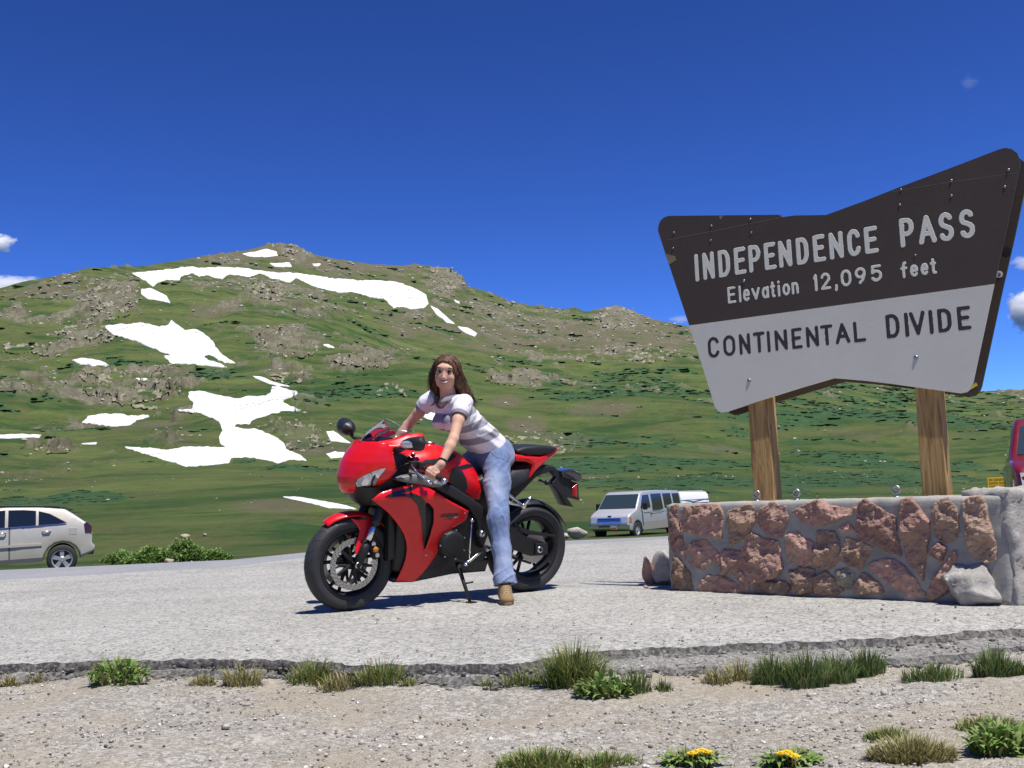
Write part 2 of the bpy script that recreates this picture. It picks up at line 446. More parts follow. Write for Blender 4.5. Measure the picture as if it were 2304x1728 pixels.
# summit crags are bigger blocks
crest = smooth(.93, .995, t) * (1 - np.clip(over * 12, 0, 1))
Zg = Zg + crest * rock_m * 2.2 * np.abs(n_fine)
Zg = Zg + scrub_m * .5 * (.5 + n_fine)
nA, nR = Xg.shape
idx = np.arange(nA * nR).reshape(nA, nR)
i2 = np.roll(idx, -1, 0)
TF = np.stack([idx[:, :-1], idx[:, 1:], i2[:, 1:], i2[:, :-1]], -1).reshape(-1, 4)
TV = np.stack([Xg, Yg, Zg], -1).reshape(-1, 3)
k = NT('alpine_slope')
co = k.coord()
g1 = k.noise(co, .02, 6, .62); g2 = k.noise(co, .11, 5, .65); g3 = k.noise(co, .9, 5, .7)
hi = k.attr('high')
grass = k.mix(k.ramp(g1, [(.35, 0), (.65, 1)]), (.086, .160, .034), (.132, .172, .056))
grass = k.mix(k.math('MULTIPLY', hi, .6), grass, (.150, .150, .066))
grass = k.mix(k.ramp(g2, [(.42, 0), (.64, 1)]), grass, (.150, .145, .062))
grass = k.mix(k.math('MULTIPLY', k.ramp(g3, [(.40, 0), (.62, 1)]), .6), grass, (.056, .104, .020))
g5 = k.noise(co, 3.2, 5, .75)
grass = k.mix(k.math('MULTIPLY', k.ramp(g5, [(.42, 0), (.62, 1)]), .45), grass, (.19, .205, .075))
g6 = k.noise(k.coord('Object', (.5, 1, 1)), .32, 6, .72)
grass = k.mix(k.ramp(g6, [(.53, 0), (.66, .6)]), grass, (.165, .145, .064))
grass = k.mix(k.ramp(g6, [(.34, .75), (.46, 0)]), grass, (.048, .100, .026))
g4 = k.noise(k.coord('Object', (.35, 1, 1)), .09, 6, .7, .4)
grass = k.mix(k.ramp(g4, [(.40, .85), (.49, 0)]), grass, (.040, .098, .026))
grass = k.mix(k.ramp(g4, [(.53, 0), (.64, .8)]), grass, (.18, .22, .066))
bare = k.mix(k.ramp(g3, [(.3, 0), (.7, 1)]), (.15, .125, .075), (.22, .19, .13))
c = k.mix(k.math('MULTIPLY', k.attr('bare'), .85), grass, bare)
scr = k.mix(k.ramp(k.noise(co, .5, 5, .7), [(.35, 0), (.65, 1)]), (.046, .110, .046), (.085, .155, .062))
c = k.mix(k.attr('scrub'), c, scr)
v1 = k.vor(k.coord('Object', (1, 1, 2.2)), .22, out='Distance')
cr = k.ramp(v1, [(0, .55), (.35, 1)])
rk = k.mix(k.ramp(k.noise(co, .35, 7, .75), [(.3, 0), (.7, 1)]), (.12, .108, .070), (.36, .325, .24))
rk = k.mix(k.ramp(k.noise(co, .07, 4), [(.5, 0), (.68, 1)]), rk, (.15, .13, .085))
c = k.mix(k.attr('rock'), c, rk)
# gravelly shoulder close to the lot
near = k.n('Attribute', attribute_name='near').outputs['Fac']
soil = k.mix(k.ramp(k.noise(co, 3, 5), [(.4, 0), (.6, 1)]), (.16, .14, .10), (.26, .23, .18))
c = k.mix(1.0, c, (.66, .68, .66), 'MULTIPLY')
c = k.mix(near, c, soil)
k.l(c, k.b.inputs['Base Color'])
k.b.inputs['Roughness'].default_value = .95
k.b.inputs['Specular IOR Level'].default_value = .15
hb = k.math('ADD', k.math('MULTIPLY', k.noise(co, 1.1, 8, .8), 1.6), k.math('MULTIPLY', v1, k.attr('rock')))
k.bump(hb, .7, .45)
M_SLOPE = k.m
terrain = mesh('hill', TV, TF, M_SLOPE, None, True)
def set_attr(o, name, a):
    at = o.data.attributes.new(name, 'FLOAT', 'POINT'); at.data.foreach_set('value', np.ascontiguousarray(a.ravel(), np.float32))
set_attr(terrain, 'rock', rock_m); set_attr(terrain, 'bare', bare_m); set_attr(terrain, 'scrub', scrub_m)
near_m = (1 - smooth(17, 22, R_all + 2.5 * n_fine * 3)) * np.ones_like(PX)
set_attr(terrain, 'near', near_m); set_attr(terrain, 'high', smooth(.25, .95, t))
tag(terrain, 'green alpine mountainside with grey crags rising behind the lot', 'hill', kind='structure')
BVH = BVHTree.FromPolygons([tuple(v) for v in TV], [tuple(f) for f in TF.tolist()])
def hit(px, py):
    """world point where the ray through a photo pixel meets the hill"""
    r = ray(px, py)
    h = BVH.ray_cast(Vector(CAM_O), Vector(r).normalized(), 4000)
    return (h[0], h[1]) if h[0] is not None else (None, None)
def drop(x, y):
    h = BVH.ray_cast(Vector((x, y, 900)), Vector((0, 0, -1)), 2000)
    return h[0], h[1]

# ------------------------------------------------------------------ snow
k = NT('old_snow')
co = k.coord()
k.l(k.mix(k.ramp(k.noise(co, .08, 5), [(.35, 0), (.7, 1)]), (.62, .61, .59), (.86, .86, .86)), k.b.inputs['Base Color'])
k.b.inputs['Roughness'].default_value = .7
k.bump(k.noise(co, .18, 6, .65), .9, 2.0)
M_SNOW = k.m
for lab, poly in SNOW:
    # roughen the outline
    pp = []
    for i in range(len(poly)):
        a, b = np.array(poly[i]), np.array(poly[(i + 1) % len(poly)])
        n = max(1, int(np.linalg.norm(b - a) / 4))
        for j in range(n):
            q = a + (b - a) * j / n
            w = noise3(np.array([q[0], q[1], 0]), 1 / 9., 5) * 3.0 + noise3(np.array([q[0], q[1], 0]), 1 / 3.5, 6) * 1.4
            nrm = np.array([-(b - a)[1], (b - a)[0]]); nrm /= np.linalg.norm(nrm) + 1e-9
            pp.append(tuple(q + nrm * w * (0.7 if len(poly) > 8 else .35)))
    xs = [p[0] for p in pp]; ys = [p[1] for p in pp]
    st = 1.5 if (max(xs) - min(xs)) > 60 else 1.0
    gx = np.arange(min(xs) - st, max(xs) + 2 * st, st); gy = np.arange(min(ys) - st, max(ys) + 2 * st, st)
    CX, CY = np.meshgrid((gx[:-1] + gx[1:]) / 2, (gy[:-1] + gy[1:]) / 2, indexing='ij')
    NXp, NYp = np.meshgrid(gx, gy, indexing='ij')
    Dm = np.full(NXp.shape, 99.); BX, BY = NXp.copy(), NYp.copy()
    for i in range(len(pp)):
        (ax, ay), (bx, by) = pp[i], pp[(i + 1) % len(pp)]
        dx, dy = bx - ax, by - ay; tt = np.clip(((NXp - ax) * dx + (NYp - ay) * dy) / (dx * dx + dy * dy + 1e-9), 0, 1)
        qx, qy = ax + tt * dx, ay + tt * dy; dd = np.hypot(NXp - qx, NYp - qy); c = dd < Dm
        Dm = np.where(c, dd, Dm); BX = np.where(c, qx, BX); BY = np.where(c, qy, BY)
    insd = in_poly(NXp, NYp, pp)
    SXp, SYp = np.where(insd, NXp, BX), np.where(insd, NYp, BY)
    inside = insd[:-1, :-1] | insd[1:, :-1] | insd[1:, 1:] | insd[:-1, 1:]
    need = np.zeros(NXp.shape, bool)
    need[:-1, :-1] |= inside; need[1:, :-1] |= inside; need[1:, 1:] |= inside; need[:-1, 1:] |= inside
    TD = np.full(NXp.shape, np.nan)
    for i, j in zip(*np.nonzero(need)):
        p, n = hit(SXp[i, j], SYp[i, j])
        if p is not None: TD[i, j] = (p - Vector(CAM_O)).length
    T0 = TD.copy()
    for _ in range(5):
        pad = np.pad(TD, 1, constant_values=np.nan)
        stk = np.stack([pad[a:a + TD.shape[0], b:b + TD.shape[1]] for a in range(3) for b in range(3)])
        with np.errstate(all='ignore'):
            cn = (~np.isnan(stk)).sum(0); TD = np.where(np.isnan(T0), np.nan, np.nansum(stk, 0) / np.maximum(cn, 1))
    TD = np.minimum(TD, T0) * .9975
    vid = {}; V = []; Fs = []
    def vert(i, j):
        if (i, j) not in vid:
            if np.isnan(TD[i, j]): vid[(i, j)] = -1
            else:
                r_ = ray(SXp[i, j], SYp[i, j]); r_ = r_ / np.linalg.norm(r_)
                vid[(i, j)] = len(V); V.append(tuple(CAM_O + r_ * TD[i, j]))
        return vid[(i, j)]
    for i, j in zip(*np.nonzero(inside)):
        q = [vert(i, j), vert(i + 1, j), vert(i + 1, j + 1), vert(i, j + 1)]
        if min(q) < 0: continue
        ds = [np.hypot(V[a][0], V[a][1]) for a in q]
        if max(ds) - min(ds) > 60: continue
        Fs.append(q)
    if not Fs: continue
    o = mesh('snow_patch', V, np.array(Fs), M_SNOW, None, True)
    # lift the middle so the patch lies smoothly over the rough ground, close the rim down to the slope
    bm = bmesh.new(); bm.from_mesh(o.data)
    be = [e for e in bm.edges if e.is_boundary]
    ex = bmesh.ops.extrude_edge_only(bm, edges=be)
    for v in ex['geom']:
        if isinstance(v, bmesh.types.BMVert): v.co.z -= .0014 * v.co.length
    bmesh.ops.recalc_face_normals(bm, faces=bm.faces)
    bm.to_mesh(o.data); bm.free()
    tag(o, lab, 'snow patch', 'snow patches left on the mountainside')

# ------------------------------------------------------------------ rocks on the slope
def ico(sub=1):
    bm = bmesh.new(); bmesh.ops.create_icosphere(bm, subdivisions=sub, radius=1)
    V = np.array([v.co for v in bm.verts]); F_ = np.array([[v.index for v in f.verts] for f in bm.faces]); bm.free()
    return V, F_
ICO1, ICO1F = ico(1); ICO2, ICO2F = ico(2); ICO3, ICO3F = ico(3)
def angular(V, rs, planes=7, flat=.72):
    """cut a ball by random planes: an angular block"""
    V = V.copy()
    for _ in range(planes):
        n = rs.normal(size=3); n /= np.linalg.norm(n)
        d = flat * (.75 + .4 * rs.rand())
        h = V @ n - d
        V = V - np.outer(np.clip(h, 0, None), n)
    return V
def rock_mat(name, a, b, c_, scale=.8, bump=.5, bd=.15):
    k = NT(name)
    co = k.coord()
    x = k.mix(k.ramp(k.noise(co, scale, 7, .7), [(.3, 0), (.7, 1)]), a, b)
    x = k.mix(k.ramp(k.noise(co, scale * .35, 4), [(.52, 0), (.7, 1)]), x, c_)
    k.l(x, k.b.inputs['Base Color']); k.b.inputs['Roughness'].default_value = .92; k.b.inputs['Specular IOR Level'].default_value = .2
    k.bump(k.noise(co, scale * 4, 6, .7), bump, bd)
    return k.m
M_CRAG = rock_mat('grey_crag', (.13, .118, .080), (.40, .365, .275), (.18, .165, .085), .5, .7, .5)
M_PALE = rock_mat('pale_boulder', (.32, .295, .24), (.55, .51, .43), (.36, .32, .23), 1.2)
OUT = [('craggy grey rock pile crowning the summit', 640, 562, 46, 12, 46, 1.6), ('square grey cliff on the ridge right of the long snow band', 1005, 625, 40, 26, 70, 1.9),
       ('pale grey crag on the low ridge left of the sign', 1385, 712, 42, 28, 70, 1.9), ('broad grey outcrop above the large snow wedge', 245, 672, 60, 42, 70, 1.8), ('grey outcrop left of the large snow wedge', 190, 745, 80, 26, 45, 1.6),
       ('dark crags just under the middle of the long snow band', 600, 650, 48, 26, 60, 1.9), ('slanting crags in the middle of the slope', 640, 775, 60, 34, 70, 1.9), ('flat pale outcrop left of the rider above her hair level', 815, 812, 70, 18, 70, 1.6),
       ('broken outcrop right of the narrow snow tongue', 650, 846, 45, 18, 40, 1.4), ('grey outcrop right of the hourglass snowfield', 650, 985, 90, 36, 80, 1.5), ('broken grey rocks above the oval snow patch', 280, 865, 110, 46, 80, 1.4),
       ('low rock ledge at the left edge of the slope', 60, 790, 70, 14, 36, 1.4), ('small grey outcrop near the lowest snow strip at left', 115, 1012, 46, 9, 22, 1.1), ('scattered pale rocks left of the rider elbow', 880, 880, 36, 18, 26, 1.2),
       ('long rock rib slanting down behind the motorcycle tail', 1215, 1003, 85, 15, 46, .8), ('pale stones on the slope above the motorcycle tail', 1160, 856, 55, 14, 40, 1.0), ('grey rock band below the low ridge', 1400, 802, 95, 16, 60, 1.2)]
rs = np.random.RandomState(11)
for oi, (lab, cx, cy, rx, ry, n, sz) in enumerate(OUT):
    st = 1.7
    gx = np.arange(cx - rx * 1.25, cx + rx * 1.25, st); gy = np.arange(cy - ry * 1.4, cy + ry * 1.4, st)
    GXp, GYp = np.meshgrid(gx, gy, indexing='ij')
    sl = .3 if 'slant' in lab else 0
    pts = np.full(GXp.shape + (3,), np.nan); nor = np.zeros_like(pts)
    for i in range(len(gx)):
        for j in range(len(gy)):
            p, nr = hit(gx[i], gy[j])
            if p is not None and p.y < 1400: pts[i, j] = p; nor[i, j] = nr
    ok = ~np.isnan(pts[..., 0])
    if ok.sum() < 20: continue
    D = np.nanmedian(np.linalg.norm(pts, axis=-1))
    q = ((GXp - cx) / rx) ** 2 + ((GYp - cy - sl * (GXp - cx)) / ry) ** 2
    P0 = np.nan_to_num(pts)
    nz = fbm(P0, 24 / D, 4, 100 + oi) + .5 * fbm(P0, 90 / D, 2, 130 + oi)
    msk = smooth(.20, .75, .95 - q * .8 + .95 * nz)
    insn = np.zeros(GXp.shape, bool)
    for l_, p_ in SNOW: insn |= in_poly(GXp, GYp, p_)
    msk = msk * ~insn
    W = P0 @ np.array([[.9, .1, -.35], [-.1, 1, .2], [.5, -.2, 1.6]]) + (D / 160) * fbm(P0, 40 / D, 2, 160)[..., None]
    v1, b1 = cells(W, 88 / D / sz * 1.5, oi); v2, b2 = cells(W, 230 / D / sz * 1.5, oi + 3)
    h = (v1 * .75 * smooth(0, .10, b1) + .45 * v2 * smooth(0, .12, b2)) * D / 290 * sz * .8 + .0020 * D
    out = pts + (nor * .75 + np.array([0, -.3, .1])) * (h * msk - (1 - msk) * .003 * D)[..., None]
    keep = ok & (msk > .02)
    id_ = -np.ones(GXp.shape, int); id_[keep] = np.arange(keep.sum())
    q4 = np.stack([id_[:-1, :-1], id_[1:, :-1], id_[1:, 1:], id_[:-1, 1:]], -1).reshape(-1, 4)
    q4 = q4[(q4 >= 0).all(1)]
    Vk = out[keep]
    dd = np.linalg.norm(Vk, axis=1)[q4]; q4 = q4[(dd.max(1) - dd.min(1)) < .12 * D]
    # keep the largest connected piece
    par = np.arange(len(Vk))
    lab_ = np.arange(len(Vk))
    for _ in range(400):
        mn = lab_[q4].min(1); new = lab_.copy()
        for c in range(4): np.minimum.at(new, q4[:, c], mn)
        new = new[new]
        if (new == lab_).all(): break
        lab_ = new
    ids, cnt = np.unique(lab_[q4[:, 0]], return_counts=True)
    q4 = q4[lab_[q4[:, 0]] == ids[cnt.argmax()]]
    us, inv = np.unique(q4, return_inverse=True)
    o = mesh('rock_outcrop', Vk[us], inv.reshape(-1, 4), M_CRAG)
    tag(o, lab, 'rock outcrop', 'rock outcrops on the mountainside')
# loose stones and willow scrub, uncountable
def scatter(name, cand, base, bf, size, squash, mat, lab, cat, rs, planes=0, limit=6000, rough=.25):
    Vs, Fs, off = [], [], 0
    for (p, d) in cand[:limit]:
        S = size(rs, d)
        V = angular(base, rs, planes) if planes else base * (1 + rough * rs.normal(size=(len(base), 1)))
        V = V * S * np.array([squash[0] * (.7 + .6 * rs.rand()), squash[1], squash[2] * (.7 + .6 * rs.rand())])
        an = rs.rand() * pi; ca, sa = cos(an), sin(an)
        V = V @ np.array([[ca, -sa, 0], [sa, ca, 0], [0, 0, 1]])
        Vs.append(V + np.array(p)); Fs.append(bf + off); off += len(V)
    o = mesh(name, np.concatenate(Vs), np.concatenate(Fs), mat, None, not planes)
    return tag(o, lab, cat, kind='stuff')
flat_idx = np.nonzero((PX.ravel() > -60) & (PX.ravel() < 2370) & (R_all.ravel() > 75) & (t.ravel() < .985) & ~snow_m.ravel())[0]
wv = (.05 + .9 * bare_m + 2.2 * smooth(.45, .7, rock_raw) + .25 * smooth(.3, .9, t)).ravel()[flat_idx] * (.2 + (Rslope.max() / (R_all.ravel()[flat_idx] + 150)) ** .3)
ch = rs.choice(flat_idx, 7000, replace=False, p=wv / wv.sum())
cand = [(TV[i] + np.append(rs.normal(size=2) * R_all.ravel()[i] * .002, 0), R_all.ravel()[i]) for i in ch]
scatter('loose_rocks', cand, ICO1, ICO1F, lambda r, d: d * (.00045 + .0017 * r.rand() ** 5), (1.3, 1, .7), M_PALE, 'pale loose stones scattered over the whole mountainside', 'stones', rs, 5, 7000)
sc = scrub_m.ravel()[flat_idx]
ch = rs.choice(flat_idx, 7000, replace=False, p=(sc + 1e-6) / (sc + 1e-6).sum())
cand = [(TV[i], R_all.ravel()[i]) for i in ch]
k = NT('willow_scrub')
co = k.coord()
x = k.mix(k.ramp(k.noise(co, .05, 4), [(.4, 0), (.6, 1)]), (.062, .130, .056), (.105, .180, .075))
x = k.mix(k.math('MULTIPLY', k.noise(co, 1.5, 4, .7), .7), x, (.12, .175, .08))
k.l(x, k.b.inputs['Base Color']); k.b.inputs['Roughness'].default_value = .9; k.b.inputs['Specular IOR Level'].default_value = .15
k.bump(k.noise(co, 3, 5, .8), 1, .6)
M_SCRUB = k.m
scatter('willow_scrub', cand, ICO2, ICO2F, lambda r, d: d * (.0008 + .0016 * r.rand() ** 2), (2.4, 1.7, .26), M_SCRUB, 'dark green low willow scrub in patches over the slope', 'scrub', rs, 0, 9000, .16)
# ================================================================== GROUND
def chip(name, cols, scale, bump, rough=.9, big=((.9, 1.06)), dirt=None, cracks=False):
    k = NT(name)
    co = k.coord()
    v = k.vor(co, scale); sep = k.n('SeparateColor'); k.l(v, sep.inputs[0])
    c = k.ramp(sep.outputs[0], cols)
    v2 = k.vor(co, scale * .45); sep2 = k.n('SeparateColor'); k.l(v2, sep2.inputs[0])
    c = k.mix(k.ramp(sep2.outputs[1], [(.55, 0), (.9, .6)]), c, cols[-1][1])
    b = k.ramp(k.noise(co, 1.1, 6, .65), [(.3, big[0]), (.7, big[1])])
    c = k.mix(1.0, c, b, 'MULTIPLY')
    st_n = k.noise(k.coord('Object', (.35, 1.2, 1)), .5, 7, .7, .6)
    c = k.mix(k.ramp(st_n, [(.54, 0), (.74, .3)]), c, tuple(x * .55 for x in cols[1][1]))
    cd_ = k.n('TexVoronoi', feature='DISTANCE_TO_EDGE'); cd_.inputs['Scale'].default_value = .42
    wob = k.n('VectorMath', operation='ADD'); nz_ = k.n('TexNoise'); nz_.inputs['Scale'].default_value = 2.2; nz_.inputs['Detail'].default_value = 5; k.l(co, nz_.inputs['Vector']); sc_ = k.n('VectorMath', operation='SCALE'); sc_.inputs['Scale'].default_value = .55; k.l(nz_.outputs['Color'], sc_.inputs[0]); k.l(co, wob.inputs[0]); k.l(sc_.outputs[0], wob.inputs[1]); k.l(wob.outputs[0], cd_.inputs['Vector'])
    if cracks: c = k.mix(k.ramp(cd_.outputs['Distance'], [(.0, .28), (.007, 0)]), c, (.07, .068, .065))
    if dirt:
        c = k.mix(k.ramp(k.noise(co, dirt[1], 6, .6), [(dirt[2], 0), (dirt[2] + .18, dirt[3])]), c, dirt[0])
    k.l(c, k.b.inputs['Base Color']); k.b.inputs['Roughness'].default_value = rough; k.b.inputs['Specular IOR Level'].default_value = .25
    d = k.vor(co, scale, out='Distance')
    h = k.math('SUBTRACT', k.math('MULTIPLY', k.noise(co, scale * .6, 4, .7), .8), d)
    k.bump(h, bump, .012)
    return k.m
M_LOT = chip('chip_seal', [(0, (.17, .165, .15)), (.35, (.295, .288, .265)), (.7, (.385, .375, .345)), (1, (.52, .50, .455))], 95, .55, big=(.82, 1.07), dirt=((.30, .275, .235), .55, .56, .4), cracks=True)
M_ROAD = chip('road_asphalt', [(0, (.20, .205, .215)), (.6, (.25, .255, .26)), (1, (.31, .31, .32))], 120, .25)
M_EDGE = chip('broken_asphalt', [(0, (.03, .029, .029)), (.5, (.085, .08, .076)), (1, (.22, .21, .195))], 55, .9, dirt=((.24, .20, .15), 2.5, .55, .5))
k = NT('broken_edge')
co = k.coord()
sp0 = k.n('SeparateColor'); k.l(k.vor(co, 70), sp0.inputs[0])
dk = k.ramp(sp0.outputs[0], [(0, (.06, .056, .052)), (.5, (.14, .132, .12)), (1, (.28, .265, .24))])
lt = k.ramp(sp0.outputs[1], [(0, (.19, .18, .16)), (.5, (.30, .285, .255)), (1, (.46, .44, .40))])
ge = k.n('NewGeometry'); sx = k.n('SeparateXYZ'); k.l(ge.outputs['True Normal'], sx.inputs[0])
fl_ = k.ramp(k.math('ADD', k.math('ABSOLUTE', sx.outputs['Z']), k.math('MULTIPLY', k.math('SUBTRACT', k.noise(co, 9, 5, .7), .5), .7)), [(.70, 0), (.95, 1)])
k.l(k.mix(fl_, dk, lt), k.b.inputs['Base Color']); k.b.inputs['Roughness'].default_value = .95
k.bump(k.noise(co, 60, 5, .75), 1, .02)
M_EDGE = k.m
M_DIRT = chip('gravel_dirt', [(0, (.20, .18, .15)), (.45, (.285, .262, .222)), (.8, (.345, .32, .275)), (1, (.52, .49, .44))], 125, .6, big=(.82, 1.1), dirt=((.325, .278, .20), 1.3, .45, .8))
def lip_px(x):
    return np.interp(x, [-300, 0, 156, 312, 470, 680, 937, 1152, 1310, 1465, 1620, 1830, 2040, 2304, 2700], [1497, 1489, 1484, 1479, 1478, 1482, 1487, 1487, 1463, 1453, 1445, 1437, 1425, 1407, 1385])
lx = np.arange(-1200, 3600, 4.)
lip = np.array([ground(x, lip_px(x)) for x in lx])
n1 = fbm(np.c_[lip[:, 0], lip[:, 1], lip[:, 0] * 0], 2.2, 4, 61); n2 = fbm(np.c_[lip[:, 0], lip[:, 1], lip[:, 0] * 0], 11, 3, 67)
lip[:, 1] += 0.058 * n1 + .024 * n2 + .009 * fbm(np.c_[lip[:, 0], lip[:, 1], lip[:, 0] * 0], 38, 2, 68)
# second, lower step of broken paving on the right, fading out on the left
step_w = smooth(1180, 1420, lx) * .22 + .03
crest_px = [(-2600, 1360), (-700, 1318), (0, 1282), (226, 1272), (520, 1259), (680, 1243), (1000, 1229), (1320, 1214), (1700, 1197), (2304, 1172), (3200, 1135), (5000, 1065)]
bound_px = [(-2600, 1392), (-700, 1345), (0, 1305), (226, 1292), (520, 1275), (680, 1256), (1000, 1239), (1320, 1222), (1700, 1203), (2304, 1177), (3200, 1139), (5000, 1068)]
def pxline(L, xs):
    ys = np.interp(xs, [p[0] for p in L], [p[1] for p in L])
    return np.array([ground(x, y) for x, y in zip(xs, ys)])
def strip(name, rows, mat, smooth_=True):
    n = rows[0].shape[0]; V = np.concatenate(rows)
    F_ = []
    for r in range(len(rows) - 1):
        i = np.arange(n - 1)
        F_.append(np.stack([i + r * n, i + 1 + r * n, i + 1 + (r + 1) * n, i + (r + 1) * n], -1))
    return mesh(name, V, np.concatenate(F_), mat, None, smooth_)
cx = np.linspace(-2600, 5000, len(lx))
bd = pxline(bound_px, cx); bd[:, 2] = 0
# lot surface: from the broken lip to the boundary with the road
rows = []
for f in [0, .02, .05, .1, .2, .35, .5, .65, .8, 1]:
    r = lip * (1 - f) + bd * f
    r[:, 2] = .012 * fbm(r, .9, 3, 71) * min(1, f * 8) * (1 - f) + (-.012 * (1 - smooth(0, .03, f)) + .006 * n2 * (f < .03))
    rows.append(r)
lot = tag(strip('parking_lot', rows, M_LOT), 'pale chip-sealed parking lot under the motorcycle', 'pavement', kind='structure')
# road strip beyond
cr_ = pxline(crest_px, cx); cr_[:, 2] = -.004
b0 = bd.copy(); b0[:, 2] = -.03; 
b1 = bd + (cr_ - bd) * .03; b1[:, 2] = -.006
dirv = cr_ / np.linalg.norm(cr_[:, :2], axis=1)[:, None]; dirv[:, 2] = 0
c1 = cr_ + dirv * 1.2 + np.array([0, 0, -.06]); c2 = cr_ + dirv * 2.6 + np.array([0, 0, -.32])
road = tag(strip('road', [b0 - dirv * .3, b1, cr_ * .5 + b1 * .5, cr_, c1, c2], M_ROAD), 'smooth grey road strip beyond the lot', 'road', kind='structure')
# broken edge: face of the paving, then a ledge, then a second face down to the gravel
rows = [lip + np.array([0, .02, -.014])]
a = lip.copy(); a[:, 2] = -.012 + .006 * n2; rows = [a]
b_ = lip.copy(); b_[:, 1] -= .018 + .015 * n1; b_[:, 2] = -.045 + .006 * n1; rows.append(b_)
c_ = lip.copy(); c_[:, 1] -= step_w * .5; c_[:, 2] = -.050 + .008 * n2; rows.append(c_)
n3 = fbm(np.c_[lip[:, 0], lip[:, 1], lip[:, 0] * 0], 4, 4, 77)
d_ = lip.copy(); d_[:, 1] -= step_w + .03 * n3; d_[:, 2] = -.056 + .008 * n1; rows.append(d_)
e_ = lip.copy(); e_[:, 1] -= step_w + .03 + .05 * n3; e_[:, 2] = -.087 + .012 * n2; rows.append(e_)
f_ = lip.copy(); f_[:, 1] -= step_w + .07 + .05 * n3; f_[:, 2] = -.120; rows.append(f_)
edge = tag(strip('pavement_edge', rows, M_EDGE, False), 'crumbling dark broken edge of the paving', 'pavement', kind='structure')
# gravel ground from the broken edge to behind the camera
gx = np.concatenate([np.arange(-9, -3.4, .3), np.arange(-3.4, 3.4, .035), np.arange(3.4, 9.2, .3)])
gy = np.concatenate([np.arange(-6, 1.8, .4), np.arange(1.8, 5.3, .035)])
GX, GY = np.meshgrid(gx, gy, indexing='ij')
lip_y = np.interp(GX, lip[:, 0], lip[:, 1] - step_w)
P = np.stack([GX, GY, GX * 0], -1)
GZ = -.090 + .035 * fbm(P, .55, 3, 81) + .016 * fbm(P, 3, 4, 83) + .007 * fbm(P, 14, 3, 85)
GZ += .03 * smooth(.45, 0, lip_y - GY) * (.4 + fbm(P, 2.5, 3, 87)) 
GZ = np.where(GY > lip_y + .02, -.13, GZ)
nx, ny = GX.shape; idx = np.arange(nx * ny).reshape(nx, ny)
GF = np.stack([idx[:-1, :-1], idx[1:, :-1], idx[1:, 1:], idx[:-1, 1:]], -1).reshape(-1, 4)
gr = mesh('ground', np.stack([GX, GY, GZ], -1).reshape(-1, 3), GF, M_DIRT, None, True)
tag(gr, 'tan gravelly dirt in front of the broken paving edge', 'ground', kind='structure')
def gz(x, y):
    i = int(np.clip(np.searchsorted(gx, x) - 1, 0, nx - 2)); j = int(np.clip(np.searchsorted(gy, y) - 1, 0, ny - 2))
    return float(GZ[i, j])
# loose gravel: real pebbles
rs = np.random.RandomState(5)
Vs, Fs, off = [], [], 0
N = 16000
for i in range(N):
    y = 2.4 + 2.9 * rs.rand() ** 1.15; x = (rs.rand() * 2 - 1) * (.58 * y + .2)
    ly = np.interp(x, lip[:, 0], lip[:, 1])
    sw = np.interp(x, lip[:, 0], step_w)
    if y > ly + .06: 
        if rs.rand() < .85: continue
        y = ly + .06 + rs.rand() ** 2 * 1.5; z = .002
    elif y > ly - sw: z = -.052
    else: z = gz(x, y)
    if noise3(np.array([x, y, 0]), 1.3, 91) + .25 * rs.normal() < -.12 and z < -.06: continue
    S = .0025 + .0055 * rs.rand() ** 3 + (.012 * rs.rand() if rs.rand() < .008 else 0)
    V = angular(ICO1, rs, 4) * S * np.array([1.2, 1, .75])
    an = rs.rand() * pi; ca, sa = cos(an), sin(an)
    V = V @ np.array([[ca, -sa, 0], [sa, ca, 0], [0, 0, 1]])
    Vs.append(V + np.array([x, y, z + S * .35])); Fs.append(ICO1F + off); off += len(V)
k = NT('pebbles')
co = k.coord()
sp = k.n('SeparateColor'); k.l(k.vor(co, 30), sp.inputs[0])
k.l(k.ramp(sp.outputs[0], [(0, (.10, .09, .08)), (.4, (.27, .24, .20)), (.8, (.42, .39, .34)), (1, (.68, .66, .62))]), k.b.inputs['Base Color'])
k.b.inputs['Roughness'].default_value = .85
M_PEB = k.m
tag(mesh('gravel', np.concatenate(Vs), np.concatenate(Fs), M_PEB), 'loose gravel strewn over the dirt and the paving edge', 'gravel', kind='stuff')

# crumbs of broken asphalt along the edge
rs = np.random.RandomState(8)
Vs, Fs, off = [], [], 0
for i in range(2600):
    x = -3.2 + 6.4 * rs.rand(); ly = np.interp(x, lip[:, 0], lip[:, 1]); sw = np.interp(x, lip[:, 0], step_w)
    y = ly - abs(rs.normal()) * .035 - (sw if rs.rand() < .6 else 0) - .005
    z = gz(x, y) if y < ly - sw else -.05
    S = .004 + .010 * rs.rand() ** 2.5
    V = angular(ICO1, rs, 5) * S * np.array([1.2, 1, .8])
    Vs.append(V + np.array([x, y, z + S * .4])); Fs.append(ICO1F + off); off += len(V)
tag(mesh('asphalt_crumbs', np.concatenate(Vs), np.concatenate(Fs), M_EDGE), 'dark crumbs of asphalt broken off along the paving edge', 'crumbs', kind='stuff')
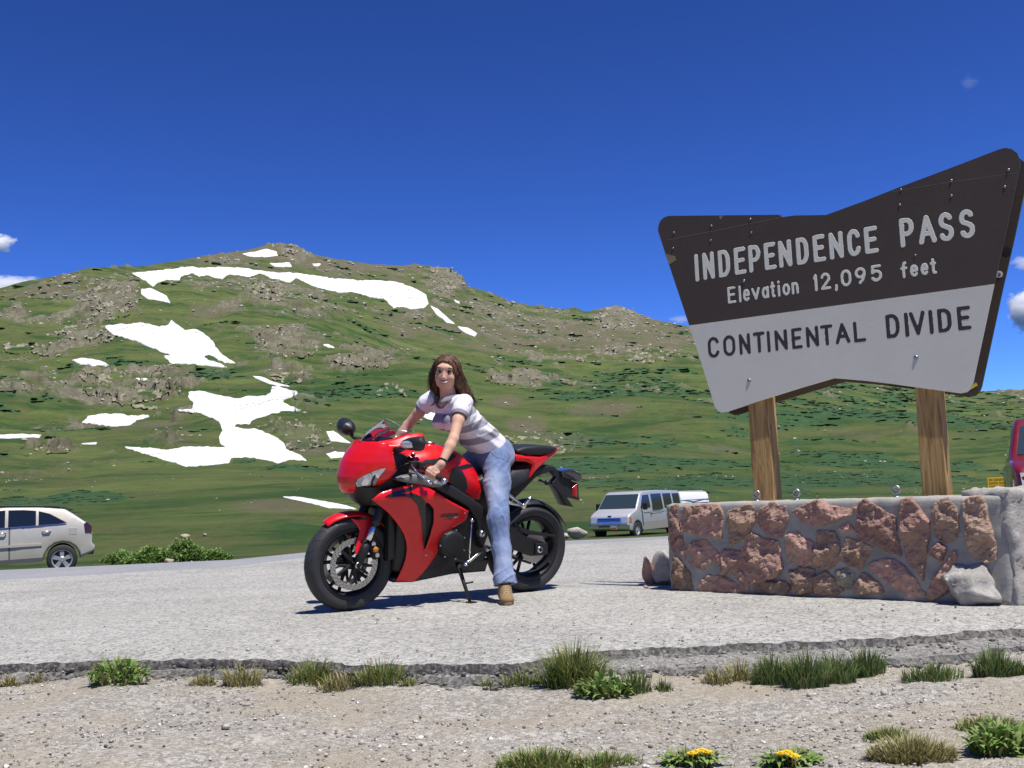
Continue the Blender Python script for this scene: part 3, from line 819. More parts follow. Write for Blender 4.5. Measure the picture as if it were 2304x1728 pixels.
# ================================================================== STONE WALL
WA = np.array([.99, 6.89, 0.]); WB_ = np.array([2.328, 5.607, 0.])
WU = (WB_ - WA) / np.linalg.norm(WB_ - WA); WN = np.array([WU[1], -WU[0], 0.])
if WN[1] > 0: WN = -WN
def basis_m(o, u, n):
    """local x along u, local y out of the face (n), local z up"""
    return Matrix(((u[0], n[0], 0, o[0]), (u[1], n[1], 0, o[1]), (0, 0, 1, o[2]), (0, 0, 0, 1)))
def wall_px(x, y, off=0):
    P = on_plane(1400 + x / 2.447, 1000 + y / 2.447, WA - WN * off, WN) - WA
    return float(P @ WU), float(P[2])
k = NT('mortar')
co = k.coord()
c = k.mix(k.ramp(k.noise(co, 7, 6, .65), [(.35, 0), (.65, 1)]), (.27, .26, .235), (.38, .37, .335))
c = k.mix(k.ramp(k.noise(co, 2.2, 5), [(.55, 0), (.75, .6)]), c, (.15, .14, .12))
k.l(c, k.b.inputs['Base Color']); k.b.inputs['Roughness'].default_value = .95; k.b.inputs['Specular IOR Level'].default_value = .2
k.bump(k.noise(co, 55, 6, .75), .6, .008)
M_MORTAR = k.m
def stone_mat(name, a, b, c_):
    k = NT(name)
    co = k.coord()
    oi = k.n('ObjectInfo')
    x = k.mix(k.ramp(k.noise(co, 14, 7, .7), [(.3, 0), (.7, 1)]), a, b)
    x = k.mix(k.ramp(k.noise(co, 5, 5), [(.5, 0), (.66, .8)]), x, c_)
    sp = k.ramp(k.noise(co, 75, 3, .7), [(.62, 0), (.74, .55)])
    x = k.mix(sp, x, (.45, .38, .32))
    b_ = k.ramp(oi.outputs['Random'], [(0, .72), (1, 1.25)])
    x = k.mix(1.0, x, b_, 'MULTIPLY')
    k.l(x, k.b.inputs['Base Color']); k.b.inputs['Roughness'].default_value = .85; k.b.inputs['Specular IOR Level'].default_value = .3
    k.bump(k.noise(co, 38, 7, .75), .9, .012)
    return k.m
M_RED = stone_mat('red_stone', (.31, .17, .13), (.49, .31, .25), (.39, .26, .18))
M_BROWN = stone_mat('brown_stone', (.26, .165, .115), (.42, .295, .215), (.19, .125, .09))
M_GREYST = stone_mat('lichen_stone', (.20, .18, .13), (.34, .32, .26), (.14, .12, .08))
def slab(L, T, Hh, amp, seed, n=(70, 10, 22)):
    """rough cast block, x 0..L, y -T..0, z 0..H"""
    bm = bmesh.new(); bmesh.ops.create_cube(bm, size=1)
    for v in bm.verts: v.co = Vector(((v.co.x + .5) * L, (v.co.y - .5) * T, (v.co.z + .5) * Hh))
    for ax, cnt in ((0, n[0]), (1, n[1]), (2, n[2])):
        es = [e for e in bm.edges if abs((e.verts[0].co - e.verts[1].co).normalized()[ax]) > .99]
        bmesh.ops.subdivide_edges(bm, edges=es, cuts=cnt - 1, use_grid_fill=True)
    bm.normal_update()
    P = np.array([v.co for v in bm.verts])
    d = amp * (fbm(P, 9, 4, seed) + .5 * fbm(P, 40, 2, seed + 5))
    for v, q in zip(bm.verts, d):
        edge = (min(v.co.x, L - v.co.x) < .004) + (min(-v.co.y, T + v.co.y) < .004) + (Hh - v.co.z < .004)
        if v.co.z > .01: v.co += v.normal * (q - (.010 * (edge > 1)))
    V = [v.co.copy() for v in bm.verts]; bm.verts.index_update(); F_ = [[v.index for v in f.verts] for f in bm.faces]; bm.free()
    return V, F_
wall = empty('stone_wall', mat=basis_m(WA, WU, WN))
tag(wall, 'low mortared wall of red and brown stones under the big sign', 'stone wall')
V, F_ = slab(2.165, .30, .568, .005, 201)
V = [v + Vector((0, 0, -.02)) if v.z < .01 else v for v in V]
mesh('mortar_block', V, F_, M_MORTAR, wall, True)
STONES = [('r', [(265, 345), (300, 340), (305, 430), (320, 470), (342, 550), (300, 598), (275, 575), (265, 450)]), ('r', [(345, 345), (520, 330), (550, 370), (548, 515), (480, 505), (330, 480), (330, 400)]),
 ('b', [(590, 375), (700, 330), (725, 350), (720, 440), (690, 500), (600, 555), (590, 450)]), ('r', [(745, 375), (820, 325), (900, 345), (915, 400), (880, 500), (840, 510), (780, 470), (740, 420)]),
 ('r', [(945, 375), (1030, 325), (1090, 310), (1140, 345), (1285, 355), (1270, 385), (1180, 410), (1090, 445), (1010, 430)]), ('r', [(1205, 460), (1240, 430), (1275, 470), (1210, 478)]),
 ('r', [(1310, 330), (1330, 310), (1390, 345), (1500, 400), (1505, 480), (1535, 605), (1450, 580), (1380, 540), (1300, 530), (1295, 450)]), ('r', [(1540, 310), (1590, 295), (1640, 370), (1690, 430), (1675, 600), (1655, 740), (1570, 640), (1555, 500), (1530, 400)]),
 ('b', [(1730, 325), (1790, 305), (1840, 350), (1855, 500), (1790, 540), (1725, 500), (1715, 400)]), ('b', [(1880, 310), (1960, 290), (2000, 320), (2010, 400), (2050, 560), (2045, 630), (2000, 650), (1915, 590), (1895, 450)]),
 ('r', [(330, 600), (400, 540), (460, 530), (530, 605), (455, 685), (400, 670), (355, 635)]), ('r', [(690, 500), (720, 490), (780, 520), (860, 540), (882, 680), (840, 735), (720, 760), (640, 740), (594, 692), (644, 642)]),
 ('r', [(520, 625), (560, 580), (650, 590), (638, 636), (586, 688), (565, 710)]), ('r', [(905, 510), (960, 485), (1000, 520), (1045, 540), (1052, 640), (990, 680), (930, 660), (905, 580)]),
 ('b', [(1080, 485), (1170, 485), (1195, 560), (1185, 650), (1150, 680), (1080, 685), (1062, 640), (1075, 560)]), ('b', [(1200, 630), (1240, 518), (1280, 530), (1380, 570), (1340, 640), (1310, 685)]),
 ('r', [(1365, 665), (1420, 640), (1500, 635), (1560, 680), (1620, 760), (1675, 835), (1590, 830), (1500, 780), (1400, 710)]), ('r', [(1700, 600), (1745, 548), (1780, 570), (1755, 628)]),
 ('r', [(1690, 800), (1720, 740), (1835, 590), (1840, 610), (1815, 730), (1790, 810), (1700, 850), (1685, 840)]), ('b', [(290, 620), (330, 650), (375, 720), (385, 795), (285, 790), (280, 700)]),
 ('r', [(428, 760), (480, 725), (560, 730), (640, 770), (700, 760), (690, 820), (560, 825), (435, 805)]), ('b', [(740, 760), (900, 755), (930, 780), (910, 815), (735, 808)]),
 ('b', [(925, 700), (990, 680), (1055, 690), (1062, 760), (1056, 810), (960, 820)]), ('b', [(1068, 730), (1120, 700), (1215, 800), (1160, 830), (1064, 815)]),
 ('b', [(1270, 790), (1330, 715), (1420, 770), (1440, 810), (1300, 820)]), ('g', [(1175, 700), (1240, 680), (1280, 710), (1250, 790), (1190, 770)])]
def poly_dist(XX, ZZ, poly):
    D = np.full(XX.shape, 9.)
    for i in range(len(poly)):
        (ax, az), (bx, bz) = poly[i], poly[(i + 1) % len(poly)]
        dx, dz = bx - ax, bz - az; L2 = dx * dx + dz * dz + 1e-12
        tt = np.clip(((XX - ax) * dx + (ZZ - az) * dz) / L2, 0, 1)
        D = np.minimum(D, np.hypot(XX - ax - tt * dx, ZZ - az - tt * dz))
    return np.where(in_poly(XX, ZZ, poly), -D, D)
def outline_grid(XX, ZZ, S, g):
    """cells touching the inside; vertices outside are pulled on to the outline. returns XX, ZZ, keep mask, quads on flat ids"""
    ins = S < 0
    cell = ins[:-1, :-1] | ins[1:, :-1] | ins[1:, 1:] | ins[:-1, 1:]
    gx_, gz_ = np.gradient(S, g)
    gn = np.sqrt(gx_ ** 2 + gz_ ** 2) + 1e-6
    o = S > 0
    XX = np.where(o, XX - gx_ / gn * S, XX); ZZ = np.where(o, ZZ - gz_ / gn * S, ZZ)
    id_ = np.arange(S.size).reshape(S.shape)
    q = np.stack([id_[:-1, :-1], id_[1:, :-1], id_[1:, 1:], id_[:-1, 1:]], -1)[cell]
    us, inv = np.unique(q, return_inverse=True)
    return XX, ZZ, us, inv.reshape(-1, 4)
def stone_mesh(poly, depth, seed, amp=.012, g=.0085):
    """split-faced stone set in a face: outline in (s, h), standing proud along +y"""
    P0 = np.array(poly)
    X = np.arange(P0[:, 0].min() - .03, P0[:, 0].max() + .03, g); Z = np.arange(P0[:, 1].min() - .03, P0[:, 1].max() + .03, g)
    XX, ZZ = np.meshgrid(X, Z, indexing='ij')
    PP = np.stack([XX, ZZ, XX * 0], -1)
    S = poly_dist(XX, ZZ, poly) - .013 + .008 * fbm(PP, 14, 3, seed)
    XX, ZZ, us, q = outline_grid(XX, ZZ, S, g); rim = S > 0
    rs_ = np.random.RandomState(seed)
    Y = np.minimum(depth * (1 + 0 * XX), 0 * XX + depth)
    c0 = P0.mean(0)
    for _ in range(5):        # a few random cleavage planes
        a = rs_.rand() * 2 * pi; sl = .25 + .45 * rs_.rand()
        Y = np.minimum(Y, depth * (1.0 + .5 * rs_.rand()) - sl * ((XX - c0[0]) * cos(a) + (ZZ - c0[1]) * sin(a)))
    Y = np.maximum(Y, depth * .3)
    Y = Y + amp * (.8 * fbm(PP, 20, 3, seed + 3) + .35 * fbm(PP, 70, 2, seed + 9))
    cv_, cb_ = cells(PP + .01 * fbm(PP, 30, 2, seed)[..., None], 19, seed)
    Y = Y + .011 * (cv_ - .5) * smooth(0, .1, cb_)
    Y = Y * smooth(0, .009, -S) ** .7
    Y = np.where(rim, -.014, Y)
    bm = bmesh.new()
    vs = [bm.verts.new((x, y, max(z, -.01))) for x, y, z in np.stack([XX, Y, ZZ], -1).reshape(-1, 3)[us]]
    for f in q: bm.faces.new([vs[i] for i in f])
    if sum(f.normal.y * f.calc_area() for f in bm.faces if (f.normal_update() or True)) < 0: bmesh.ops.reverse_faces(bm, faces=bm.faces)
    bmesh.ops.delete(bm, geom=[v for v in bm.verts if not v.link_faces], context='VERTS')
    return bm
for si, (kd, pl) in enumerate(STONES):
    me = bpy.data.meshes.new('stone')
    bm = stone_mesh([wall_px(x, y) for x, y in pl], .026 + .018 * ((si * 7) % 5) / 4, 300 + si); bm.to_mesh(me); bm.free()
    link('stone', me, {'r': M_RED, 'b': M_BROWN, 'g': M_GREYST}[kd], wall)
M_STEEL = plain('galvanised_steel', (.42, .42, .42), .42, 1, var=.2)
for i, (x, y) in enumerate(((740, 275), (958, 262), (1508, 260))):
    s_, h_ = wall_px(x, y, .12)
    b = MB()
    b.tube([(s_ + .021 * cos(a), -.12, .612 + .021 * sin(a)) for a in np.linspace(0, 2 * pi, 19)], .0075, 8, False)
    b.tube([(s_, -.12, .56), (s_, -.12, .593)], .0085, 8)
    b.lathe([(0, .565), (.02, .565), (.02, .575), (0, .575)], (s_, -.12, 0), (0, 0, 1), 6)
    eb = b.build('eye_bolt', M_STEEL, wall, True)
# second wall block at the right end
BU = np.array([cos(radians(24)), sin(radians(24)), 0]); BN = np.array([sin(radians(24)), -cos(radians(24)), 0])
bo = WA + WU * 2.185 + WN * .005
blk = empty('wall_block', mat=basis_m(bo, BU, BN))
tag(blk, 'rough pale concrete wall block cut by the right edge of the photo', 'wall block')
k = NT('rough_concrete')
co = k.coord()
c = k.mix(k.ramp(k.noise(co, 9, 6, .7), [(.35, 0), (.65, 1)]), (.36, .34, .30), (.52, .50, .46))
c = k.mix(k.ramp(k.noise(co, 28, 4, .7), [(.56, 0), (.68, .7)]), c, (.26, .21, .16))
k.l(c, k.b.inputs['Base Color']); k.b.inputs['Roughness'].default_value = .95
k.bump(k.noise(co, 30, 6, .75), 1, .02)
M_CONC = k.m
V, F_ = slab(.95, .32, .60, .016, 231, (45, 12, 28))
mesh('concrete_body', [v + Vector((0, 0, -.03)) if v.z < .01 else v for v in V], F_, M_CONC, blk, True)
for si, (pl, mt) in enumerate((([(.115, .19), (.16, .20), (.19, .26), (.15, .31), (.11, .27)], M_RED), ([(.30, .2), (.46, .22), (.5, .38), (.38, .44), (.28, .34)], M_RED), ([(.58, .08), (.74, .1), (.78, .3), (.64, .34), (.56, .22)], M_BROWN))):
    me = bpy.data.meshes.new('stone'); bm = stone_mesh(pl, .04, 340 + si); bm.to_mesh(me); bm.free(); link('stone', me, mt, blk)
def boulder(name, loc, dims, seed, mat, lab, cat='boulder', sub=ICO3, sf=ICO3F, planes=11, rot=0, amp=.06, tilt=0):
    rs_ = np.random.RandomState(seed)
    V = angular(sub, rs_, planes, .68)
    V = V * (1 + amp * fbm(V, 2.2, 4, seed))[:, None]
    if len(V) > 500:
        cv_, cb_ = cells(V, 3.2, seed); V = V * (1 + .09 * (cv_ - .5) * smooth(0, .12, cb_) + .035 * fbm(V, 9, 3, seed + 4))[:, None]
    V = V / np.abs(V).max(0) * np.array(dims) / 2
    ct, st_ = cos(tilt), sin(tilt)
    V = V @ np.array([[ct, 0, st_], [0, 1, 0], [-st_, 0, ct]])
    V[:, 2] -= V[:, 2].min() + dims[2] * .05
    o = mesh(name, V, sf, mat)
    o.location = loc; o.rotation_euler = (0, 0, rot)
    return tag(o, lab, cat)
k = NT('white_boulder')
co = k.coord()
c = k.mix(k.ramp(k.noise(co, 9, 7, .7), [(.3, 0), (.7, 1)]), (.27, .255, .22), (.48, .46, .42))
c = k.mix(k.ramp(k.noise(co, 26, 4, .7), [(.6, 0), (.7, .6)]), c, (.16, .13, .09))
k.l(c, k.b.inputs['Base Color']); k.b.inputs['Roughness'].default_value = .9
k.bump(k.noise(co, 32, 6, .75), .9, .012)
M_WBOULD = k.m
p = ground(1400 + 1965 / 2.447, 1000 + 888 / 2.447)
ICO4, ICO4F = ico(4)
boulder('boulder', (p[0], p[1] + .07, -.005), (.28, .23, .275), 14, M_WBOULD, 'pale grey boulder leaning against the right end of the stone wall', sub=ICO4, sf=ICO4F, planes=12, rot=-.5, amp=.13, tilt=.22)
p = ground(1400 + 2150 / 2.447, 1000 + 850 / 2.447)
boulder('loose_stone', (p[0] + .02, p[1] + .02, -.01), (.17, .13, .135), 23, M_BROWN, 'brown block of stone at the foot of the concrete wall block', 'stone', planes=9, rot=.4, amp=.04)
p = ground(1400 + 205 / 2.447, 1000 + 780 / 2.447)
boulder('mortar_rubble', (p[0] + .04, p[1] + .10, -.01), (.18, .24, .31), 31, M_CONC, 'pale lump of mortar rubble against the left end of the wall', 'rubble', planes=8, rot=.3, amp=.12)
p = ground(1400 + 140 / 2.447, 1000 + 772 / 2.447)
boulder('loose_stone', (p[0] + .015, p[1] + .03, -.01), (.12, .12, .25), 37, M_RED, 'red stone tilted against the rubble left of the wall', 'stone', planes=8, rot=.8, amp=.06, tilt=.45)
for j, (x, y, s_) in enumerate(((325, 800, .028), (130, 792, .025))):
    p = ground(1400 + x / 2.447, 1000 + y / 2.447)
    boulder('loose_stone', (p[0], p[1], 0), (s_ * 1.5, s_, s_), 41 + j, (M_WBOULD, M_RED)[j], ('small white stone chip at the foot of the wall left end', 'small red stone chip beside the rubble at the wall left end')[j], 'stone', ICO2, ICO2F)

# ================================================================== SIGN
SY = radians(34)
SU = np.array([cos(SY), -sin(SY), 0]); SN = np.array([-sin(SY), -cos(SY), 0])
SO = WA - WN * .26 + WU * 1.1
sign = empty('pass_sign', mat=basis_m(SO, SU, SN))
tag(sign, 'large brown and white hourglass shaped pass sign on two posts', 'sign')
def sp(x, y, off=0.):
    """zoomed photo pixel -> sign board coordinates"""
    P = on_plane(1420 + x / 2.37, 300 + y / 2.37, SO + SN * off, SN) - SO
    return float(P @ SU), float(P[2])
OUTL = [(143, 520), (146, 490), (156, 466), (174, 449), (200, 440), (500, 437), (795, 434), (806, 447), (870, 438), (1040, 435), (1240, 362), (1420, 291), (1700, 186), (1960, 86), (1995, 77), (2030, 84), (2058, 105), (2074, 140), (2073, 175),
        (2000, 520), (1935, 804), (1880, 1060), (1822, 1330), (1810, 1360), (1790, 1379), (1755, 1386), (1560, 1360), (1390, 1336), (1240, 1318), (1080, 1305), (900, 1358), (760, 1402), (510, 1484), (482, 1488), (460, 1478), (446, 1455), (380, 1240), (310, 1025), (220, 755)]
outl = [sp(x, y) for x, y in OUTL]
iL, iR = 37, 20   # where the colour changes
upper = outl[:iR + 1] + outl[iL:]
lower = outl[iR:iL + 1]
k = NT('brown_sign_paint')
co = k.coord()
c = k.mix(k.noise(co, 3, 6, .6), (.052, .037, .027), (.078, .058, .043))
c = k.mix(k.ramp(k.noise(k.coord('Object', (3, 1, 60)), 2.5, 6, .7), [(.55, 0), (.8, .35)]), c, (.075, .062, .052))
c = k.mix(k.ramp(k.noise(co, 130, 2), [(.76, 0), (.8, .35)]), c, (.25, .2, .15))
k.l(c, k.b.inputs['Base Color']); k.b.inputs['Roughness'].default_value = .55; k.b.inputs['Specular IOR Level'].default_value = .35
k.bump(k.noise(k.coord('Object', (2, 1, 50)), 8, 5, .7), .25, .004)
M_SBROWN = k.m
k = NT('white_sign_paint')
co = k.coord()
c = k.mix(k.noise(co, 2.5, 6, .6), (.56, .55, .475), (.66, .645, .56))
c = k.mix(k.ramp(k.noise(k.coord('Object', (3, 1, 40)), 3, 6, .7), [(.58, 0), (.8, .4)]), c, (.50, .49, .43))
c = k.mix(k.ramp(k.noise(co, 55, 3, .7), [(.70, 0), (.78, .5)]), c, (.8, .8, .78))
k.l(c, k.b.inputs['Base Color']); k.b.inputs['Roughness'].default_value = .6
k.bump(k.noise(k.coord('Object', (2, 1, 50)), 8, 5, .7), .3, .004)
M_SWHITE = k.m
k = NT('post_wood')
co = k.coord('Object', (9, 9, .8))
f = k.noise(co, 3.5, 7, .65, 1.2)
c = k.ramp(f, [(.28, (.13, .07, .025)), (.45, (.33, .19, .065)), (.6, (.47, .30, .115)), (.78, (.55, .40, .20))])
c = k.mix(k.ramp(k.noise(k.coord('Object', (30, 30, .5)), 3, 4, .7), [(.60, 0), (.68, .8)]), c, (.06, .035, .018))
k.l(c, k.b.inputs['Base Color']); k.b.inputs['Roughness'].default_value = .8
k.bump(f, .6, .01)
M_POST = k.m
def board(name, poly, y0, y1, mat, parent, bev=.003):
    bm = bmesh.new()
    f = bm.faces.new([bm.verts.new((x, y1, z)) for x, z in poly])
    r = bmesh.ops.extrude_face_region(bm, geom=[f])
    for v in r['geom']:
        if isinstance(v, bmesh.types.BMVert): v.co.y = y0
    bmesh.ops.recalc_face_normals(bm, faces=bm.faces)
    me = bpy.data.meshes.new(name); bm.to_mesh(me); bm.free()
    return link(name, me, mat, parent)
up = board('upper_panel', upper, -.018, 0, M_SBROWN, sign); up['label'] = 'dark brown upper panel with routed white lettering'
lo = board('lower_panel', lower, -.0205, .0025, M_SWHITE, sign); lo['label'] = 'white lower panel with routed brown lettering'
# back board, the mirror twin on the far side of the posts
SEP = .185
def spb(x, y): return sp(x, y, -SEP)
back = [(x + .015, z - .012) for x, z in outl]
bk = board('back_board', back, -SEP - .02, -SEP, M_SBROWN, sign)
# splice lines and chipped spots
M_RAW = plain('bare_wood_fibre', (.22, .165, .10), .9, var=.35, scale=60)
def fleck(name, pts, y, mat, parent):
    b = MB(); b.prism([sp(*p) for p in pts], lambda a, z: Vector((a, y - .002, z)), lambda a, z: Vector((a, y, z))); return b.build(name, mat, parent)
for a_, b_ in (((195, 568), (560, 497)), ((560, 496), (800, 449)), ((1395, 311), (1640, 270)), ((1650, 268), (2066, 209))):
    fleck('splice_line', [(a_[0], a_[1] - .9), (b_[0], b_[1] - .9), (b_[0], b_[1] + .9), (a_[0], a_[1] + .9)], .0003, M_RAW, up)
for pl in ([(178, 641), (236, 655), (240, 676), (205, 700), (196, 680)], [(470, 440), (492, 438), (486, 450), (474, 462)], [(788, 436), (806, 437), (800, 450)]):
    fleck('chipped_spot', pl, .0008, M_RAW, up)
# ------------------------------------------------------------------ routed lettering: strokes of one width with round ends
def arc(cx, cy, rx, ry, a0, a1, n=14): return [(cx + rx * cos(radians(a)), cy + ry * sin(radians(a))) for a in np.linspace(a0, a1, n)]
GL = {
 'I': [[(.5, 0), (.5, 1)]], 'N': [[(0, 0), (0, 1), (1, 0), (1, 1)]], 'D': [[(0, 0), (0, 1), (.45, 1)] + arc(.45, .62, .55, .38, 90, 0) + arc(.45, .38, .55, .38, 0, -90) + [(0, 0)]],
 'E': [[(1, 1), (0, 1), (0, 0), (1, 0)], [(0, .52), (.85, .52)]], 'P': [[(0, 0), (0, 1), (.5, 1)] + arc(.5, .72, .5, .28, 90, -90) + [(0, .44)]],
 'C': [arc(.5, .68, .5, .32, 20, 180) + arc(.5, .32, .5, .32, 180, 340)], 'A': [[(0, 0), (.5, 1), (1, 0)], [(.2, .33), (.8, .33)]],
 'S': [arc(.5, .75, .47, .25, 25, 200) + [(.18, .58), (.82, .44)] + arc(.5, .26, .5, .26, 20, -155)], 'O': [arc(.5, .66, .5, .34, 0, 180) + arc(.5, .34, .5, .34, 180, 360) + [(1, .66)]],
 'T': [[(0, 1), (1, 1)], [(.5, 1), (.5, 0)]], 'L': [[(0, 1), (0, 0), (1, 0)]], 'V': [[(0, 1), (.5, 0), (1, 1)]],
 'l': [[(.5, 0), (.5, 1)]], 'e': [[(.03, .36), (.97, .36)] + arc(.5, .36, .47, .33, 0, 180)+ arc(.5, .32, .5, .32, 180, 315)], 'v': [[(0, .68), (.5, 0), (1, .68)]],
 'a': [[(1, .68), (1, 0)], arc(.48, .33, .48, .33, 20, 340)], 't': [[(.45, .95), (.45, .12), (.62, 0), (.95, 0)], [(0, .68), (.95, .68)]], 'i': [[(.5, 0), (.5, .66)], [(.5, .93), (.5, .95)]],
 'o': [arc(.5, .33, .5, .34, 0, 360, 26)], 'n': [[(0, 0), (0, .68)], [(0, .45)] + arc(.5, .42, .5, .26, 165, 0) + [(1, 0)]], 'f': [[(.4, 0), (.4, .75)] + arc(.75, .75, .35, .25, 180, 80), [(0, .62), (.9, .62)]],
 '1': [[(.15, .82), (.6, 1), (.6, 0)]], '2': [arc(.5, .70, .48, .30, 165, -20) + [(0, 0), (1, 0)]], ',': [[(.6, .08), (.2, -.2)]], '0': [arc(.5, .64, .5, .36, 0, 180) + arc(.5, .36, .5, .36, 180, 360) + [(1, .64)]],
 '9': [arc(.5, .70, .5, .30, 350, 0, 3)[:1] + arc(.5, .70, .5, .30, 0, 360, 24) + [(.97, .5), (.75, .18), (.4, 0)]], '5': [[(.95, 1), (.1, 1), (.05, .55)] + arc(.48, .33, .52, .33, 120, -150)]}
def letter(ch, x0, x1, z0, h, sw, mat, parent, y0, g=None):
    g = g or (.0035 if h > .09 else .003)
    w = max(x1 - x0 - sw, .002); hh = h - sw
    strokes = [[(x0 + sw / 2 + px * w, z0 + sw / 2 + pz * hh) for px, pz in st] for st in GL[ch]]
    allp = [p for st in strokes for p in st]
    X = np.arange(min(p[0] for p in allp) - sw, max(p[0] for p in allp) + sw, g); Z = np.arange(min(p[1] for p in allp) - sw, max(p[1] for p in allp) + sw, g)
    XX, ZZ = np.meshgrid(X, Z, indexing='ij'); D = np.full(XX.shape, 9.)
    for st in strokes:
        for (ax, az), (bx, bz) in zip(st[:-1], st[1:]):
            dx, dz = bx - ax, bz - az; L2 = dx * dx + dz * dz + 1e-12
            tt = np.clip(((XX - ax) * dx + (ZZ - az) * dz) / L2, 0, 1)
            D = np.minimum(D, np.hypot(XX - ax - tt * dx, ZZ - az - tt * dz))
    D = D + min(.0012, sw * .05) * noise3(np.stack([XX, ZZ, XX * 0], -1), 60, 11)
    S = D - sw / 2
    XX, ZZ, us, q = outline_grid(XX, ZZ, S, g); rim = S > 0
    Yh = y0 + np.where(rim, -.0005, .0009 - .0004 * np.clip(1 - (D / (sw / 2)) ** 2, 0, 1))
    V = np.stack([XX, Yh, ZZ], -1).reshape(-1, 3)[us]
    return mesh('letter', V, q, mat, parent, True)
def text(spec, b0, b1, hpx, mat, parent, y0, swf):
    """spec: list of (char, x0, x1) in zoomed pixels, baseline from b0 to b1"""
    for ch, xa, xb in spec:
        ya = b0[1] + (b1[1] - b0[1]) * ((xa + xb) / 2 - b0[0]) / (b1[0] - b0[0])
        l_, z0 = sp(xa, ya); r_, _ = sp(xb, ya)
        zt = sp((xa + xb) / 2, ya - hpx)[1]
        letter(ch, l_, r_, z0 - .001, zt - z0, swf, mat, parent, y0)
M_LWHITE = plain('letter_white', (.70, .69, .58), .6, var=.12, scale=25)
M_LBROWN = plain('letter_brown', (.045, .032, .030), .6, var=.2, scale=25)
text(list(zip('INDEPENDENCE', (340, 385, 468, 553, 630, 713, 790, 884, 974, 1060, 1157, 1248), (368, 449, 532, 618, 696, 778, 862, 952, 1042, 1138, 1230, 1323))), (345, 795), (1322, 640), 152, M_LWHITE, up, 0, .030)
text(list(zip('PASS', (1437, 1535, 1645, 1755), (1517, 1634, 1727, 1840))), (1440, 616), (1838, 560), 163, M_LWHITE, up, 0, .030)
text(list(zip('Elevation', (516, 575, 598, 643, 698, 743, 781, 808, 857), (562, 590, 637, 690, 738, 773, 799, 850, 896))), (518, 912), (895, 857), 92, M_LWHITE, up, 0, .0175)
text(list(zip('12,095', (972, 1012, 1084, 1120, 1196, 1280), (1002, 1068, 1106, 1178, 1256, 1342))), (985, 845), (1340, 790), 95, M_LWHITE, up, 0, .0185)
text(list(zip('feet', (1438, 1488, 1545, 1596), (1480, 1536, 1591, 1633))), (1452, 776), (1630, 750), 92, M_LWHITE, up, 0, .018)
text(list(zip('CONTINENTAL', (413, 495, 580, 655, 728, 770, 860, 937, 1015, 1092, 1190), (476, 561, 641, 720, 748, 839, 918, 1006, 1082, 1173, 1257))), (440, 1200), (1255, 1112), 116, M_LBROWN, lo, .0025, .0225)
text(list(zip('DIVIDE', (1364, 1463, 1490, 1593, 1640, 1745), (1438, 1485, 1577, 1615, 1716, 1819))), (1368, 1098), (1818, 1048), 133, M_LBROWN, lo, .0025, .0235)
# bolts
M_BOLT = plain('weathered_bolt', (.30, .30, .31), .4, 1, var=.25)
for x, y, r, par, y0 in [(x, y, r * .78, par, y0) for x, y, r, par, y0 in [(227, 530, .0075, up, 0), (223, 612, .0075, up, 0), (427, 493, .0075, up, 0), (423, 572, .0075, up, 0), (635, 458, .0085, up, 0), (640, 530, .0075, up, 0), (1438, 300, .0075, up, 0), (1432, 382, .0075, up, 0), (1707, 252, .009, up, 0), (1707, 333, .008, up, 0),
                          (2012, 195, .009, up, 0), (1992, 285, .008, up, 0), (600, 788, .011, up, 0), (1515, 650, .007, up, 0), (630, 1318, .013, lo, .0025), (1520, 1195, .014, lo, .0025)]]:
    a, z = sp(x, y)
    b = MB(); b.lathe([(r * 1.25, 0), (r * 1.2, .002), (r * .9, r * .45), (r * .45, r * .62), (0, r * .65)], (a, y0, z), (0, 1, 0), 12); b.build('bolt', M_BOLT, par, True)
# stickers on the strip of back board that shows past the front one
M_STW = plain('white_sticker', (.7, .7, .68), .5); M_STY = plain('yellow_sticker', (.62, .55, .06), .5); M_STD = plain('dark_sticker', (.02, .02, .022), .5)
def disc(name, c_, r, y, mat, parent):
    b = MB(); b.lathe([(0, y + .0012), (r, y + .001), (r, y - .001)], (c_[0], 0, c_[1]), (0, 1, 0), 24); return b.build(name, mat, parent)
c_ = spb(1962, 752); st = disc('round_sticker', c_, .021, -SEP, M_STW, bk)
b = MB()
for (x0, z0, x1, z1) in ((-.004, .011, .009, 0), (.009, 0, -.004, -.011)):
    b.tube([(c_[0] + x0, -SEP + .0016, c_[1] + z0), (c_[0] + x1, -SEP + .0016, c_[1] + z1)], .0022, 6)
b.build('arrow_mark', M_STD, st)
disc('round_sticker', spb(2002, 628), .026, -SEP, M_STD, bk)
b = MB(); b.prism([spb(1803, 1352), spb(1840, 1328), spb(1848, 1345), spb(1812, 1366)], lambda a, z: Vector((a, -SEP - .001, z)), lambda a, z: Vector((a, -SEP + .0015, z))); b.build('yellow_tag', M_STY, bk)
